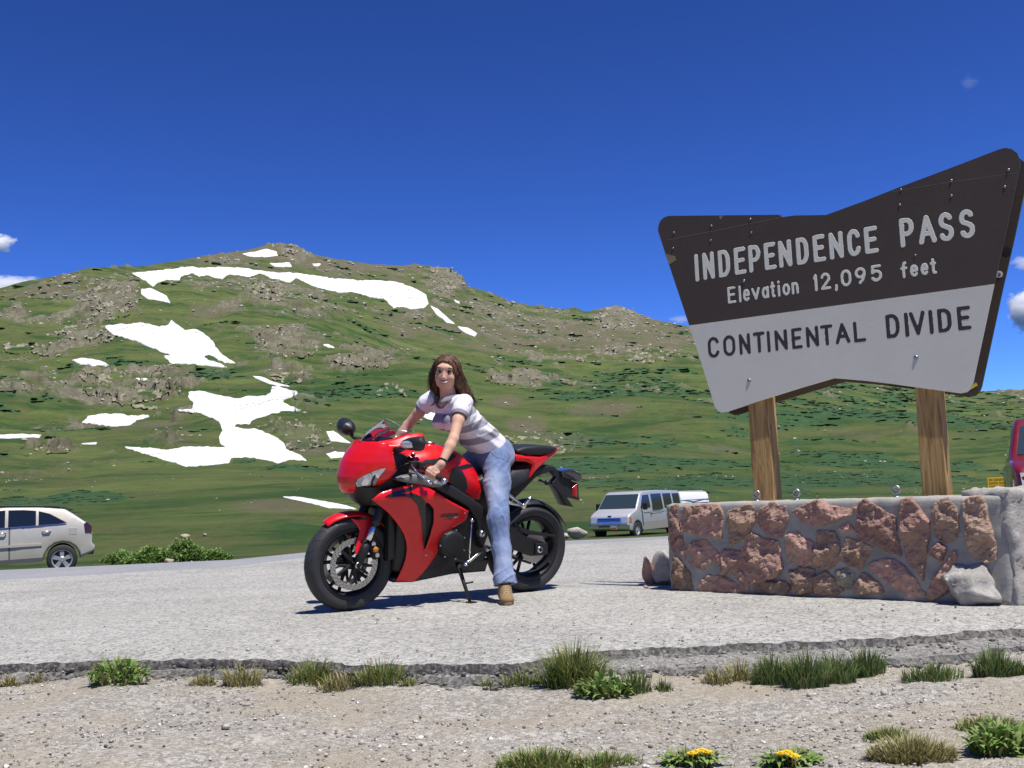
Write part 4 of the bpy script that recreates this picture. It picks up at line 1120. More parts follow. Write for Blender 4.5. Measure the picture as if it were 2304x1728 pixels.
# posts
for xl, xr in ((633, 722), (1533, 1622)):
    a0 = sp(xl, 1640, -.02)[0]; wdt = .135
    bm = bmesh.new(); bmesh.ops.create_cube(bm, size=1)
    es = [e for e in bm.edges if abs((e.verts[0].co - e.verts[1].co).z) > .5]
    bmesh.ops.bevel(bm, geom=es, offset=.05, segments=2, affect='EDGES', profile=.5)
    es = [e for e in bm.edges if abs((e.verts[0].co - e.verts[1].co).z) > .5]
    bmesh.ops.subdivide_edges(bm, edges=es, cuts=40, use_grid_fill=True)
    for v in bm.verts:
        v.co = Vector((a0 + wdt / 2 + v.co.x * wdt, -.021 - .08 + v.co.y * .155, .30 + (v.co.z + .5) * 1.45))
    bm.normal_update()
    P = np.array([v.co for v in bm.verts])
    dd = .006 * fbm(P * np.array([1, 1, .12]), 22, 3, int(xl))
    for v, q in zip(bm.verts, dd): v.co.x += q; v.co.y += q * .3
    me = bpy.data.meshes.new('post'); bm.to_mesh(me); bm.free()
    link('post', me, M_POST, sign, False)
# ================================================================== VEHICLES
def paint(name, col, metal=.0, rough=.3):
    k = NT(name); co = k.coord()
    k.l(k.mix(k.noise(co, 3, 5), tuple(c * .94 for c in col), tuple(min(1, c * 1.04) for c in col)), k.b.inputs['Base Color'])
    k.b.inputs['Metallic'].default_value = metal
    k.l(k.ramp(k.noise(co, 8, 4), [(.3, rough - .04), (.7, rough + .08)]), k.b.inputs['Roughness'])
    k.b.inputs['Coat Weight'].default_value = .8; k.b.inputs['Coat Roughness'].default_value = .05
    return k.m
M_CHAMP = paint('champagne_paint', (.57, .53, .445), .25, .4)
M_VAN = paint('silver_white_paint', (.46, .465, .475), .2, .38)
M_CARRED = paint('dark_red_paint', (.16, .004, .007), .0, .42)
M_WHITE = paint('white_gelcoat', (.80, .80, .79), 0, .35)
M_GLASS = plain('dark_tinted_glass', (.010, .013, .015), .06, 0, .6, spec=.8)
M_WGLASS = plain('windscreen_glass', (.03, .045, .05), .05, 0, .8, spec=.9)
M_TYRE = plain('tyre_rubber', (.028, .028, .029), .75, var=.3, scale=18)
M_CHROME = plain('polished_alloy', (.72, .72, .73), .18, 1, var=.06)
M_RIM = plain('cast_alloy', (.55, .55, .54), .38, .6, var=.06)
M_BLACKP = plain('black_plastic', (.018, .018, .019), .5, var=.2)
M_GREYP = plain('grey_plastic', (.11, .11, .115), .6, var=.15)
M_TAIL = plain('dark_tail_lens', (.05, .008, .014), .12, 0, .8)
M_LENS = plain('clear_lamp_lens', (.62, .64, .66), .08, .35, .9, var=.25, scale=60)
M_AMBER = plain('amber_lens', (.55, .18, .02), .2, 0, .6)
class Car:
    def __init__(s, name, M, prof, hw, mat, n_round=3, rnd=.07):
        s.o = empty(name, mat=M); s.hw = hw
        bm = bmesh.new()
        f = bm.faces.new([bm.verts.new((x, -1, z)) for x, z in prof])
        r = bmesh.ops.extrude_face_region(bm, geom=[f])
        for v in r['geom']:
            if isinstance(v, bmesh.types.BMVert): v.co.y = 1
        bmesh.ops.recalc_face_normals(bm, faces=bm.faces)
        side = [f_ for f_ in bm.faces if abs(f_.normal.y) > .9]
        es = [e for f_ in side for e in f_.edges]
        bm2 = bm
        for v in bm.verts: v.co.y *= .5 * 1.8
        bmesh.ops.bevel(bm, geom=es, offset=rnd, segments=n_round, affect='EDGES', profile=.55)
        bmesh.ops.triangulate(bm, faces=[f_ for f_ in bm.faces if len(f_.verts) > 4])
        bmesh.ops.subdivide_edges(bm, edges=[e for e in bm.edges if e.calc_length() > .35 and abs((e.verts[0].co - e.verts[1].co).y) < .02], cuts=2, use_grid_fill=False)
        bmesh.ops.triangulate(bm, faces=[f_ for f_ in bm.faces if len(f_.verts) > 4])
        for v in bm.verts: v.co.y = v.co.y / .9 * hw(v.co.x, v.co.z)
        for f_ in bm.faces: f_.smooth = True
        for e in bm.edges:
            if len(e.link_faces) == 2 and e.calc_face_angle(0) > radians(38): e.smooth = False
        me = bpy.data.meshes.new('body'); bm.to_mesh(me); bm.free()
        s.body = link('body', me, mat, s.o)
    def side(s, name, poly, mat, sides=(-1, 1), off=.006, parent=None, th=.02):
        for sd in sides:
            b = MB()
            b.prism(poly, lambda x, z: Vector((x, sd * (s.hw(x, z) + off - th), z)), lambda x, z: Vector((x, sd * (s.hw(x, z) + off), z)))
            b.build(name, mat, parent or s.o)
    def slab(s, name, p0, p1, y0, y1, mat, off=.008, parent=None, k0=None, bev=.0):
        """panel across the car between two profile points p0, p1 (x, z); y as fractions of the half width there"""
        d = Vector((p1[0] - p0[0], 0, p1[1] - p0[1])); n = Vector((d.z, 0, -d.x)).normalized()
        if n.x < 0 and k0 is None: n = -n
        if k0 is not None: n = n if n.x * k0 > 0 else -n
        V = []
        for o_ in (off - .025, off):
            for (p, f) in ((p0, y0), (p0, y1), (p1, y1), (p1, y0)):
                V.append(Vector((p[0], f * s.hw(*p), p[1])) + n * o_)
        b = MB(); b.add(V, [(0, 1, 2, 3), (7, 6, 5, 4), (0, 4, 5, 1), (1, 5, 6, 2), (2, 6, 7, 3), (3, 7, 4, 0)])
        return b.build(name, mat, parent or s.o, bevel=bev)
    def wheel(s, x, yc, R, w, rim_r, spokes=5, mat=None):
        for sd in (-1, 1):
            o = bpy.data.objects.new('wheel', None); COL.objects.link(o); o.parent = s.o; o.location = (x, sd * yc, R)
            b = MB(); r2 = R * .93
            b.lathe([(rim_r, -w / 2 + .01), (r2, -w / 2), (R * .985, -w / 2 + .03), (R, 0), (R * .985, w / 2 - .03), (r2, w / 2), (rim_r, w / 2 - .01)], (0, 0, 0), (0, 1, 0), 32)
            b.build('tyre', M_TYRE, o, True)
            b = MB()
            b.lathe([(rim_r + .003, sd * w / 2 - sd * .004), (rim_r - .02, sd * (w / 2 - .012)), (rim_r - .03, sd * .02), (rim_r, -sd * w * .4)], (0, 0, 0), (0, 1, 0), 32)
            b.lathe([(0, sd * (w / 2 - .02)), (.055, sd * (w / 2 - .02)), (.075, sd * (w / 2 - .035))], (0, 0, 0), (0, 1, 0), 16)
            for q in range(spokes):
                a = 2 * pi * q / spokes + .3
                u_ = Vector((cos(a), 0, sin(a))); v_ = Vector((-sin(a), 0, cos(a)))
                y0 = sd * (w / 2 - .03); y1 = sd * (w / 2 - .075)
                pts = [u_ * .05 + v_ * .04, u_ * (rim_r - .015) + v_ * .055, u_ * (rim_r - .015) - v_ * .055, u_ * .05 - v_ * .04]
                V = [p + Vector((0, y0, 0)) for p in pts] + [p + Vector((0, y1, 0)) for p in pts]
                b.add(V, [(0, 1, 2, 3), (7, 6, 5, 4), (0, 4, 5, 1), (1, 5, 6, 2), (2, 6, 7, 3), (3, 7, 4, 0)])
            b.build('rim', mat or M_RIM, o, False)
            b = MB(); b.lathe([(0, 0), (rim_r - .03, 0)], (0, 0, 0), (0, 1, 0), 24); b.build('brake_disc', M_GREYP, o)
def head_m(x, y, z, ang):
    """local +x points along world angle ang"""
    c, s_ = cos(ang), sin(ang)
    return Matrix(((c, -s_, 0, x), (s_, c, 0, y), (0, 0, 1, z), (0, 0, 0, 1)))
def arch(xc, R, z0, n=9):
    return [(xc + R * cos(a), .36 + R * sin(a)) for a in np.linspace(pi + .0, 0, n)]
# ------------------------------------------------------------------ champagne SUV, rear half in view, nose to the left
def suv_hw(x, z): return .92 - .17 * max(0, min(1, (z - 1.15) / .5)) - .05 * max(0, (.5 - z)) - (.10 * max(0, .35 - x) if x < .35 else 0) - (.16 * max(0, x - 4.1) if x > 4.1 else 0)
prof = [(.05, .50), (0, .56), (.0, .66), (.07, .74), (.06, .98), (.10, 1.16), (.22, 1.26), (.5, 1.47), (.70, 1.60), (.80, 1.615), (1.3, 1.665), (2.0, 1.69), (2.6, 1.66), (2.95, 1.58), (3.65, 1.17), (4.1, 1.10), (4.5, .98), (4.68, .80), (4.73, .6), (4.70, .35), (4.45, .28)]
prof += [(p[0], p[1]) for p in reversed(arch(3.55, .42, .3))] + [(3.0, .30), (1.3, .33)] + [(p[0], p[1]) for p in reversed(arch(.76, .42, .3))] + [(.30, .40)]
SUVX, SUVY = -10.62, 26.0
SUV_Z = float(lot_h(-11.4, 26.9)) + .04
suv = Car('parked_suv', head_m(SUVX - .45, SUVY + .92, SUV_Z, pi + radians(24)), prof, suv_hw, M_CHAMP, 3, .06)
tag(suv.o, 'champagne coloured SUV parked at the left edge of the photo', 'suv')
S1 = 1   # the left flank (toward the camera) is +y in the car's own frame when it points left
suv.side('side_window', [(.66, 1.265), (.92, 1.235), (1.30, 1.225), (1.30, 1.575), (1.05, 1.50)], M_GLASS)
suv.side('side_window', [(1.36, 1.222), (1.98, 1.20), (1.98, 1.62), (1.65, 1.618), (1.36, 1.585)], M_GLASS)
suv.side('side_window', [(2.05, 1.20), (3.35, 1.175), (2.85, 1.53), (2.55, 1.60), (2.05, 1.622)], M_GLASS)
suv.side('window_trim', [(.66, 1.232), (.66, 1.244), (3.4, 1.165), (3.4, 1.150)], M_CHROME, off=.012)
suv.side('side_moulding', [(1.22, .72), (3.05, .70), (3.05, .76), (1.22, .775)], M_CHAMP, off=.022)
suv.side('sill_trim', [(1.2, .33), (3.1, .30), (3.1, .40), (1.2, .43)], M_GREYP, off=.008)
for x0 in (1.93, 1.95, 3.1):
    suv.side('door_gap', [(x0, .42), (x0 + .012, .42), (x0 + .012, 1.2), (x0, 1.2)], M_BLACKP, off=.001, th=.004)
suv.side('fuel_flap', [(.42, .96), (.60, .96), (.60, 1.12), (.42, 1.12)], M_CHAMP, off=.004)
for x0 in (1.02, 2.02):
    for sd in (-1, 1):
        b = MB(); y = sd * (suv_hw(x0, 1.05) + .028)
        b.tube([(x0, y - sd * .03, 1.06), (x0 + .03, y, 1.065), (x0 + .17, y, 1.06), (x0 + .2, y - sd * .03, 1.055)], .016, 8); b.build('door_handle', M_CHROME, suv.o, True)
for sd in (-1, 1):
    b = MB(); b.prism([(.085, .99), (.24, 1.0), (.27, 1.22), (.20, 1.25), (.09, 1.15)], lambda x, z: Vector((x, sd * (suv_hw(x, z) - .03), z)), lambda x, z: Vector((x - .01, sd * (suv_hw(x, z) + .012), z))); b.build('tail_lamp', M_TAIL, suv.o)
    b = MB(); b.tube([(.8, sd * .66, 1.64), (1.2, sd * .68, 1.705), (2.2, sd * .68, 1.735), (2.7, sd * .66, 1.68)], .022, 8); b.build('roof_rail', M_BLACKP, suv.o, True)
suv.slab('rear_window', (.24, 1.28), (.62, 1.56), -.8, .8, M_GLASS, k0=-1)
b = MB(); b.box((.64, 0, 1.60), (.26, 1.25, .03), Matrix.Rotation(-.25, 3, 'Y'), .012); b.build('roof_spoiler', M_GLASS, suv.o)
suv.slab('windscreen', (3.0, 1.57), (3.6, 1.2), -.86, .86, M_WGLASS)
b = MB(); b.box((.12, 0, .5), (.2, 1.7, .12), None, .03); b.build('bumper_trim', M_GREYP, suv.o)
suv.wheel(.76, .80, .36, .24, .24); suv.wheel(3.55, .80, .36, .24, .24)
# ------------------------------------------------------------------ passenger van
def van_hw(x, z): return 1.0 - .14 * max(0, min(1, (z - 1.15) / .85)) - (.10 * max(0, x - 2.2) if x > 2.2 else 0)
vp = [(-2.75, .55), (-2.72, 1.2), (-2.65, 1.9), (-2.5, 2.0), (0, 2.06), (1.1, 2.03), (1.36, 1.95), (1.98, 1.27), (2.3, 1.17), (2.62, 1.04), (2.70, .92), (2.72, .60), (2.70, .42), (2.45, .36)] + [(x, z) for x, z in reversed(arch(1.95, .42, .3))] + [(1.4, .33), (-1.0, .33)] + [(x, z) for x, z in reversed(arch(-1.6, .42, .3))] + [(-2.6, .40)]
VA = radians(270 - 34)
vx, vy = 3.95, 44.5
van = Car('passenger_van', head_m(vx + 2.7 * sin(radians(34)), vy + 2.7 * cos(radians(34)), float(lot_h(vx, vy)) - .14, VA), vp, van_hw, M_VAN, 3, .06)
tag(van.o, 'silver white passenger van parked beyond the left end of the wall', 'van')
van.slab('windscreen', (1.40, 1.91), (1.95, 1.31), -.93, .93, M_WGLASS)
for q in ([(.62, 1.32), (1.60, 1.30), (1.22, 1.86), (.62, 1.88)], [(-.62, 1.22), (.42, 1.22), (.42, 1.90), (-.62, 1.90)], [(-1.62, 1.24), (-.78, 1.24), (-.78, 1.89), (-1.62, 1.89)], [(-2.5, 1.26), (-1.78, 1.26), (-1.78, 1.87), (-2.5, 1.87)]):
    van.side('side_window', q, M_GLASS, off=.008)
van.side('waist_line', [(-2.7, 1.10), (2.3, 1.08), (2.3, 1.10), (-2.7, 1.12)], M_GREYP, off=.004, th=.006)
van.side('lower_trim', [(-1.1, .36), (1.45, .36), (1.45, .70), (-1.1, .72)], plain('tan_lower_paint', (.36, .33, .29), .4, .1, .6), off=.004, th=.008)
for x0 in (.52, 1.62): van.side('door_gap', [(x0, .40), (x0 + .018, .40), (x0 + .018, 1.95 if x0 < 1 else 1.2), (x0, 1.95 if x0 < 1 else 1.2)], M_BLACKP, off=.002, th=.005)
for x0 in (.60,): van.side('door_handle', [(x0, .98), (x0 + .06, .98), (x0 + .06, 1.06), (x0, 1.06)], M_BLACKP, off=.02)
gr_ = van.slab('grille', (2.69, .94), (2.725, .70), -.62, .62, M_CHROME, .02)
for z0 in (.90, .83, .76):
    van.slab('grille_slot', (2.70, z0), (2.71, z0 - .045), -.56, .56, M_BLACKP, .03, gr_)
for sd in (-1, 1):
    hl = van.slab('headlight', (2.68, .96), (2.72, .72), sd * .66, sd * .93, M_LENS, .022)
    a_ = MB(); a_.prism([(2.48, .74), (2.66, .74), (2.64, .95), (2.48, .94)], lambda x, z: Vector((x, sd * (van_hw(x, z) - .01), z)), lambda x, z: Vector((x, sd * (van_hw(x, z) + .012), z))); a_.build('corner_lamp', M_AMBER, van.o)
    b = MB(); b.box((1.52, sd * 1.16, 1.38), (.10, .22, .30), None, .03); b.tube([(1.55, sd * .93, 1.32), (1.53, sd * 1.08, 1.36)], .02, 6); mo = b.build('door_mirror', M_BLACKP, van.o)
b = MB(); b.box((2.74, 0, .55), (.18, 1.96, .20), None, .04); bp = b.build('bumper', M_CHROME, van.o)
b = MB(); b.box((2.842, 0, .57), (.01, .9, .055), None, 0); b.build('bumper_slot', M_BLACKP, bp)
M_PLATE = plain('licence_plate', (.62, .62, .60), .5, var=.1); M_PLATEO = plain('plate_orange', (.60, .16, .06), .5)
b = MB(); b.box((2.846, .28, .53), (.012, .31, .16)); pl_ = b.build('licence_plate', M_PLATE, bp)
b = MB(); b.box((2.8535, .28, .498), (.004, .29, .065)); b.build('plate_band', M_PLATEO, pl_)
b = MB(); b.lathe([(0, .012), (.055, .01), (.06, 0)], (0, 0, 0), (1, 0, 0), 20)
em = b.build('emblem', plain('dark_blue_badge', (.015, .02, .06), .3), van.o); em.location = (2.655, 0, .995); em.rotation_euler = (0, -.4, 0); em.scale = (1, 1.7, .8)
b = MB(); b.box((1.72, -.45, 1.335), (.16, .42, .02)); b.build('dash_paper', plain('orange_paper', (.6, .3, .04), .8), van.o)
van.wheel(1.95, .86, .37, .24, .2, 8); van.wheel(-1.6, .86, .37, .24, .2, 8)
# ------------------------------------------------------------------ white camper trailer behind the van
def tr_hw(x, z): return 1.05 - .18 * max(0, min(1, (z - 1.5) / .5))
tp = [(-1.5, .55), (-1.52, 1.85), (-1.4, 2.0), (1.0, 2.06), (1.7, 2.0), (2.2, 1.82), (2.45, 1.55), (2.5, 1.2), (2.4, .6), (1.0, .45), (-1.0, .45)]
r_ = ray(1280 + 1500 / 6.144, 1060 + 330 / 6.144); tD = 60.; tpos = CAM_O + r_ * tD / r_[1]
trl = Car('camper_trailer', head_m(tpos[0], tD, tpos[2] - 1.86, radians(180 + 24)), tp, tr_hw, M_WHITE, 4, .12)
tag(trl.o, 'white camper trailer showing over the wall behind the van', 'trailer')
b = MB(); b.box((-.4, 0, 2.045), (1.7, 1.62, .06), None, .02); b.build('roof_panel', plain('grey_roof', (.42, .44, .48), .5), trl.o)
trl.side('waist_line', [(-1.5, 1.55), (2.3, 1.5), (2.3, 1.54), (-1.5, 1.6)], M_GREYP, off=.005, th=.01)
trl.side('side_window', [(-1.4, 1.05), (.1, 1.05), (.1, 1.4), (-1.4, 1.4)], M_GLASS)
trl.wheel(-.3, .92, .34, .2, .2, 6)
b = MB(); b.tube([(2.4, .4, .5), (3.6, 0, .48), (2.4, -.4, .5)], .05, 8); b.build('tow_bar', M_BLACKP, trl.o)
# ------------------------------------------------------------------ dark red pickup at the right edge
def pk_hw(x, z): return .98 - .16 * max(0, min(1, (z - 1.12) / .7)) - (.22 * max(0, x - 2.35) if x > 2.35 else 0)
pp_ = [(-2.6, .55), (-2.62, 1.12), (-.75, 1.14), (-.70, 1.80), (-.5, 1.88), (.6, 1.88), (.80, 1.80), (1.45, 1.20), (2.2, 1.14), (2.6, 1.02), (2.72, .88), (2.74, .55), (2.6, .42)] + [(x, z) for x, z in reversed(arch(1.85, .44, .3))] + [(1.3, .38), (-1.0, .38)] + [(x, z) for x, z in reversed(arch(-1.6, .44, .3))] + [(-2.4, .46)]
r_ = ray(2172 * D2F, 1020 * D2F); pD = 15.6; pp0 = CAM_O + r_ * pD / r_[1]
pk = Car('pickup_truck', head_m(pp0[0] + 1.12 + 1.08, pD + 2.3, float(lot_h(8.5, 17)) + .1, radians(270 - 24)), pp_, pk_hw, M_CARRED, 4, .1)
tag(pk.o, 'dark red pickup truck cut by the right edge of the photo', 'pickup truck')
pk.slab('windscreen', (.86, 1.74), (1.40, 1.25), -.88, .88, M_WGLASS)
pk.side('side_window', [(-.5, 1.2), (1.28, 1.2), (.72, 1.74), (-.5, 1.76)], M_GLASS)
pk.slab('grille', (2.70, .90), (2.75, .62), -.6, .6, M_CHROME, .015)
for sd in (-1, 1):
    pk.slab('headlight', (2.66, .95), (2.74, .72), sd * .64, sd * .95, M_LENS, .02)
    if sd < 0: continue
    b = MB(); b.box((1.18, sd * 1.1, 1.32), (.1, .2, .24), None, .04); b.tube([(1.2, sd * .9, 1.26), (1.18, sd * 1.04, 1.3)], .02, 6); b.build('door_mirror', M_CARRED, pk.o)
b = MB(); b.box((2.76, 0, .52), (.16, 1.9, .2), None, .04); b.build('bumper', M_CHROME, pk.o)
pk.wheel(1.85, .84, .38, .26, .22, 6); pk.wheel(-1.6, .84, .38, .26, .22, 6)
# ------------------------------------------------------------------ small yellow notice beyond the wall
yD = 33.
def yp(x, y): r = ray(x * D2F, y * D2F); return CAM_O + r * yD / r[1]
a, b2, c_ = yp(2132, 1032), yp(2174, 1030), yp(2133, 1057.5)
ys = empty('notice_sign', (float((a[0] + b2[0]) / 2), yD, float(lot_h(a[0], yD))))
tag(ys, 'small yellow notice sign between the right post and the red pickup', 'sign')
wd = b2[0] - a[0]; z1_ = (a[2] + b2[2]) / 2 - ys.location.z; z0_ = c_[2] - ys.location.z
M_YEL = plain('yellow_sign_sheet', (.72, .42, .015), .5, var=.08)
b = MB(); b.box((0, 0, (z0_ + z1_) / 2), (wd, .02, z1_ - z0_), None, .004); pn = b.build('panel', M_YEL, ys)
b = MB(); b.box((0, .05, z0_ / 2), (.08, .06, z0_ + .5), None, .006); b.build('post', M_POST, ys)
rs = np.random.RandomState(3)
for row in range(3):
    zc = z1_ - (z1_ - z0_) * (.2 + .3 * row); x = -wd * .42
    bb = MB()
    while x < wd * (.40 - .06 * row):
        w_ = .02 + .012 * rs.rand(); hgt = .075
        for e in range(2): bb.box((x + w_ * (.15 + .7 * e), -.0115, zc), (w_ * .28, .003, hgt))
        bb.box((x + w_ * .5, -.0118, zc + (.03, 0, -.03)[rs.randint(3)]), (w_ * .9, .003, .014))
        x += w_ + .016 + (.03 if rs.rand() < .16 else 0)
    bb.build('lettering', plain('black_lettering', (.02, .018, .015), .6), pn)
# ================================================================== MOTORCYCLE
BF = np.array([-1.085, 6.44, 0.]); BR = np.array([.03, 7.22, 0.])
BD = (BF - BR) / np.linalg.norm(BF - BR)
_l0 = np.array([-BD[1], BD[0], 0.])
if _l0[1] > 0: _l0 = -_l0
LEAN = radians(7)
BL = _l0 * cos(LEAN) - np.array([0, 0, sin(LEAN)]); BU_ = np.array([0, 0, cos(LEAN)]) + _l0 * sin(LEAN)
BIKE_M = Matrix(((BD[0], BL[0], BU_[0], BR[0]), (BD[1], BL[1], BU_[1], BR[1]), (BD[2], BL[2], BU_[2], BR[2]), (0, 0, 0, 1)))
def bz(zx, zy, y):
    """photo zoom pixel -> bike side-plane coordinates (x forward, z up) at lateral offset y"""
    P = on_plane(640 + zx / 2.5917, 760 + zy / 2.5922, BR + BL * y, BL) - BR
    return float(P @ BD), float(P @ BU_)
def bsurf(zx, zy, yf, y0=.15):
    y = y0
    for _ in range(12):
        x, z = bz(zx, zy, y); y = .5 * y + .5 * yf(x, z)
    return bz(zx, zy, y)
def z4z1(x, y): return 259 + x * .4687, 363 + y * .4687
WBX = 1.345; AF, AR = .296, .312
bike = empty('motorcycle', mat=BIKE_M)
tag(bike, 'red and black sport motorcycle leaning on its side stand with a rider astride', 'motorcycle')
def gloss(name, col, flake=0):
    k = NT(name); co = k.coord()
    k.l(k.mix(k.noise(co, 5, 4), tuple(c * .95 for c in col), tuple(min(1, c * 1.05) for c in col)), k.b.inputs['Base Color'])
    k.l(k.ramp(k.noise(co, 14, 4), [(.3, .3), (.7, .4)]), k.b.inputs['Roughness'])
    k.b.inputs['Coat Weight'].default_value = .55; k.b.inputs['Coat Roughness'].default_value = .05; k.b.inputs['Specular IOR Level'].default_value = .3
    return k.m
M_RED_P = gloss('red_fairing_paint', (.66, .006, .010))
M_BLK_P = gloss('black_fairing_paint', (.012, .012, .013))
M_BLK = plain('satin_black', (.016, .016, .017), .45, var=.25)
M_BLKM = plain('black_cast_metal', (.022, .022, .023), .5, .4, var=.25, bump=.2, bscale=120)
M_SEAT = plain('seat_vinyl', (.017, .018, .02), .48, var=.2, bump=.25, bscale=350)
M_ALU = plain('bare_aluminium', (.55, .55, .56), .3, 1, var=.12)
M_DISC = plain('brake_steel', (.42, .41, .40), .38, 1, var=.15)
M_GOLD = plain('amber_reflector', (.55, .22, .01), .2, 0, .8)
M_RREF = plain('red_reflector', (.35, .01, .015), .2, 0, .8)
M_DUCT = plain('grey_duct_plastic', (.16, .165, .165), .45, var=.12)
M_BTYRE = plain('motorcycle_rubber', (.030, .030, .032), .62, var=.3, scale=14)
k = NT('screen_plastic')
tr = k.n('BsdfTransparent'); tr.inputs[0].default_value = (.80, .83, .84, 1)
gl = k.n('BsdfGlossy'); gl.inputs['Roughness'].default_value = .03
fr = k.n('Fresnel'); fr.inputs[0].default_value = 1.5
mx = k.n('MixShader'); k.l(k.math('ADD', fr.outputs[0], .03), mx.inputs[0]); k.l(tr.outputs[0], mx.inputs[1]); k.l(gl.outputs[0], mx.inputs[2])
k.l(mx.outputs[0], k.t.nodes['Material Output'].inputs['Surface'])
M_SCREEN = k.m
def body(name, poly, w, mat, rnd=.02, parent=None, y0=None, y1=None, seg=3, sub=True):
    """solid from a side outline; w(x,z) half width (or y0,y1 fixed); rounded rim"""
    bm = bmesh.new()
    f = bm.faces.new([bm.verts.new((x, -1, z)) for x, z in poly])
    r = bmesh.ops.extrude_face_region(bm, geom=[f])
    for v in r['geom']:
        if isinstance(v, bmesh.types.BMVert): v.co.y = 1
    bmesh.ops.recalc_face_normals(bm, faces=bm.faces)
    es = list({e for f_ in bm.faces if abs(f_.normal.y) > .9 for e in f_.edges})
    for v in bm.verts: v.co.y *= .1
    bmesh.ops.bevel(bm, geom=es, offset=rnd, segments=seg, affect='EDGES', profile=.5)
    bmesh.ops.triangulate(bm, faces=[f_ for f_ in bm.faces if len(f_.verts) > 4])
    for v in bm.verts:
        s_ = v.co.y / .1
        v.co.y = s_ * w(v.co.x, v.co.z) if w else (y0 + y1) / 2 + s_ * (y1 - y0) / 2
    for f_ in bm.faces: f_.smooth = True
    for e in bm.edges:
        if len(e.link_faces) == 2 and e.calc_face_angle(0) > radians(35): e.smooth = False
    me = bpy.data.meshes.new(name); bm.to_mesh(me); bm.free()
    return link(name, me, mat, parent or bike)
def panel(name, poly, yf, mat, off=0., hole=None, g=.0065, both=True, parent=None, th=.004, label=None):
    """curved shell following y = yf(x, z), outlined in (x, z), on both flanks"""
    P0 = np.array(poly)
    X = np.arange(P0[:, 0].min() - 2 * g, P0[:, 0].max() + 2 * g, g); Z = np.arange(P0[:, 1].min() - 2 * g, P0[:, 1].max() + 2 * g, g)
    XX, ZZ = np.meshgrid(X, Z, indexing='ij')
    S = poly_dist(XX, ZZ, poly)
    if hole: S = np.maximum(S, -poly_dist(XX, ZZ, hole))
    XX, ZZ, us, q = outline_grid(XX, ZZ, S, g)
    S = np.minimum(S, 0)
    Y = np.vectorize(yf)(XX, ZZ) + off
    Y = Y - .006 * np.clip(1 + S / .010, 0, 1) ** 2 * (1 if off < .003 else 0)
    V = np.stack([XX, Y, ZZ], -1).reshape(-1, 3)[us]
    res = []
    for sd in ((1, -1) if both else (1,)):
        o = mesh(name, V * np.array([1, sd, 1]), q if sd < 0 else q[:, ::-1], mat, parent or bike, True)
        if th:
            md = o.modifiers.new('thickness', 'SOLIDIFY'); md.thickness = th; md.offset = -1
        if label: o['label'] = label
        res.append(o)
    return res
def grid_surf(name, Pf, nu, nv, mat, parent=None, closed_u=False):
    V = [Pf(i / (nu - 1), j / (nv - 1)) for i in range(nu) for j in range(nv)]
    F_ = np.array([(i * nv + j, (i + 1) * nv + j, (i + 1) * nv + j + 1, i * nv + j + 1) for i in range(nu - 1) for j in range(nv - 1)])
    o = mesh(name, V, F_, mat, parent or bike, True)
    return o
def loft(name, rings, mat, parent=None, cap=True):
    n = len(rings[0]); V = [p for r in rings for p in r]
    F_ = [(i * n + j, i * n + (j + 1) % n, (i + 1) * n + (j + 1) % n, (i + 1) * n + j) for i in range(len(rings) - 1) for j in range(n)]
    if cap: F_ += [tuple(range(n - 1, -1, -1)), tuple((len(rings) - 1) * n + j for j in range(n))]
    b = MB(); b.add(V, F_); return b.build(name, mat, parent or bike, auto=40)
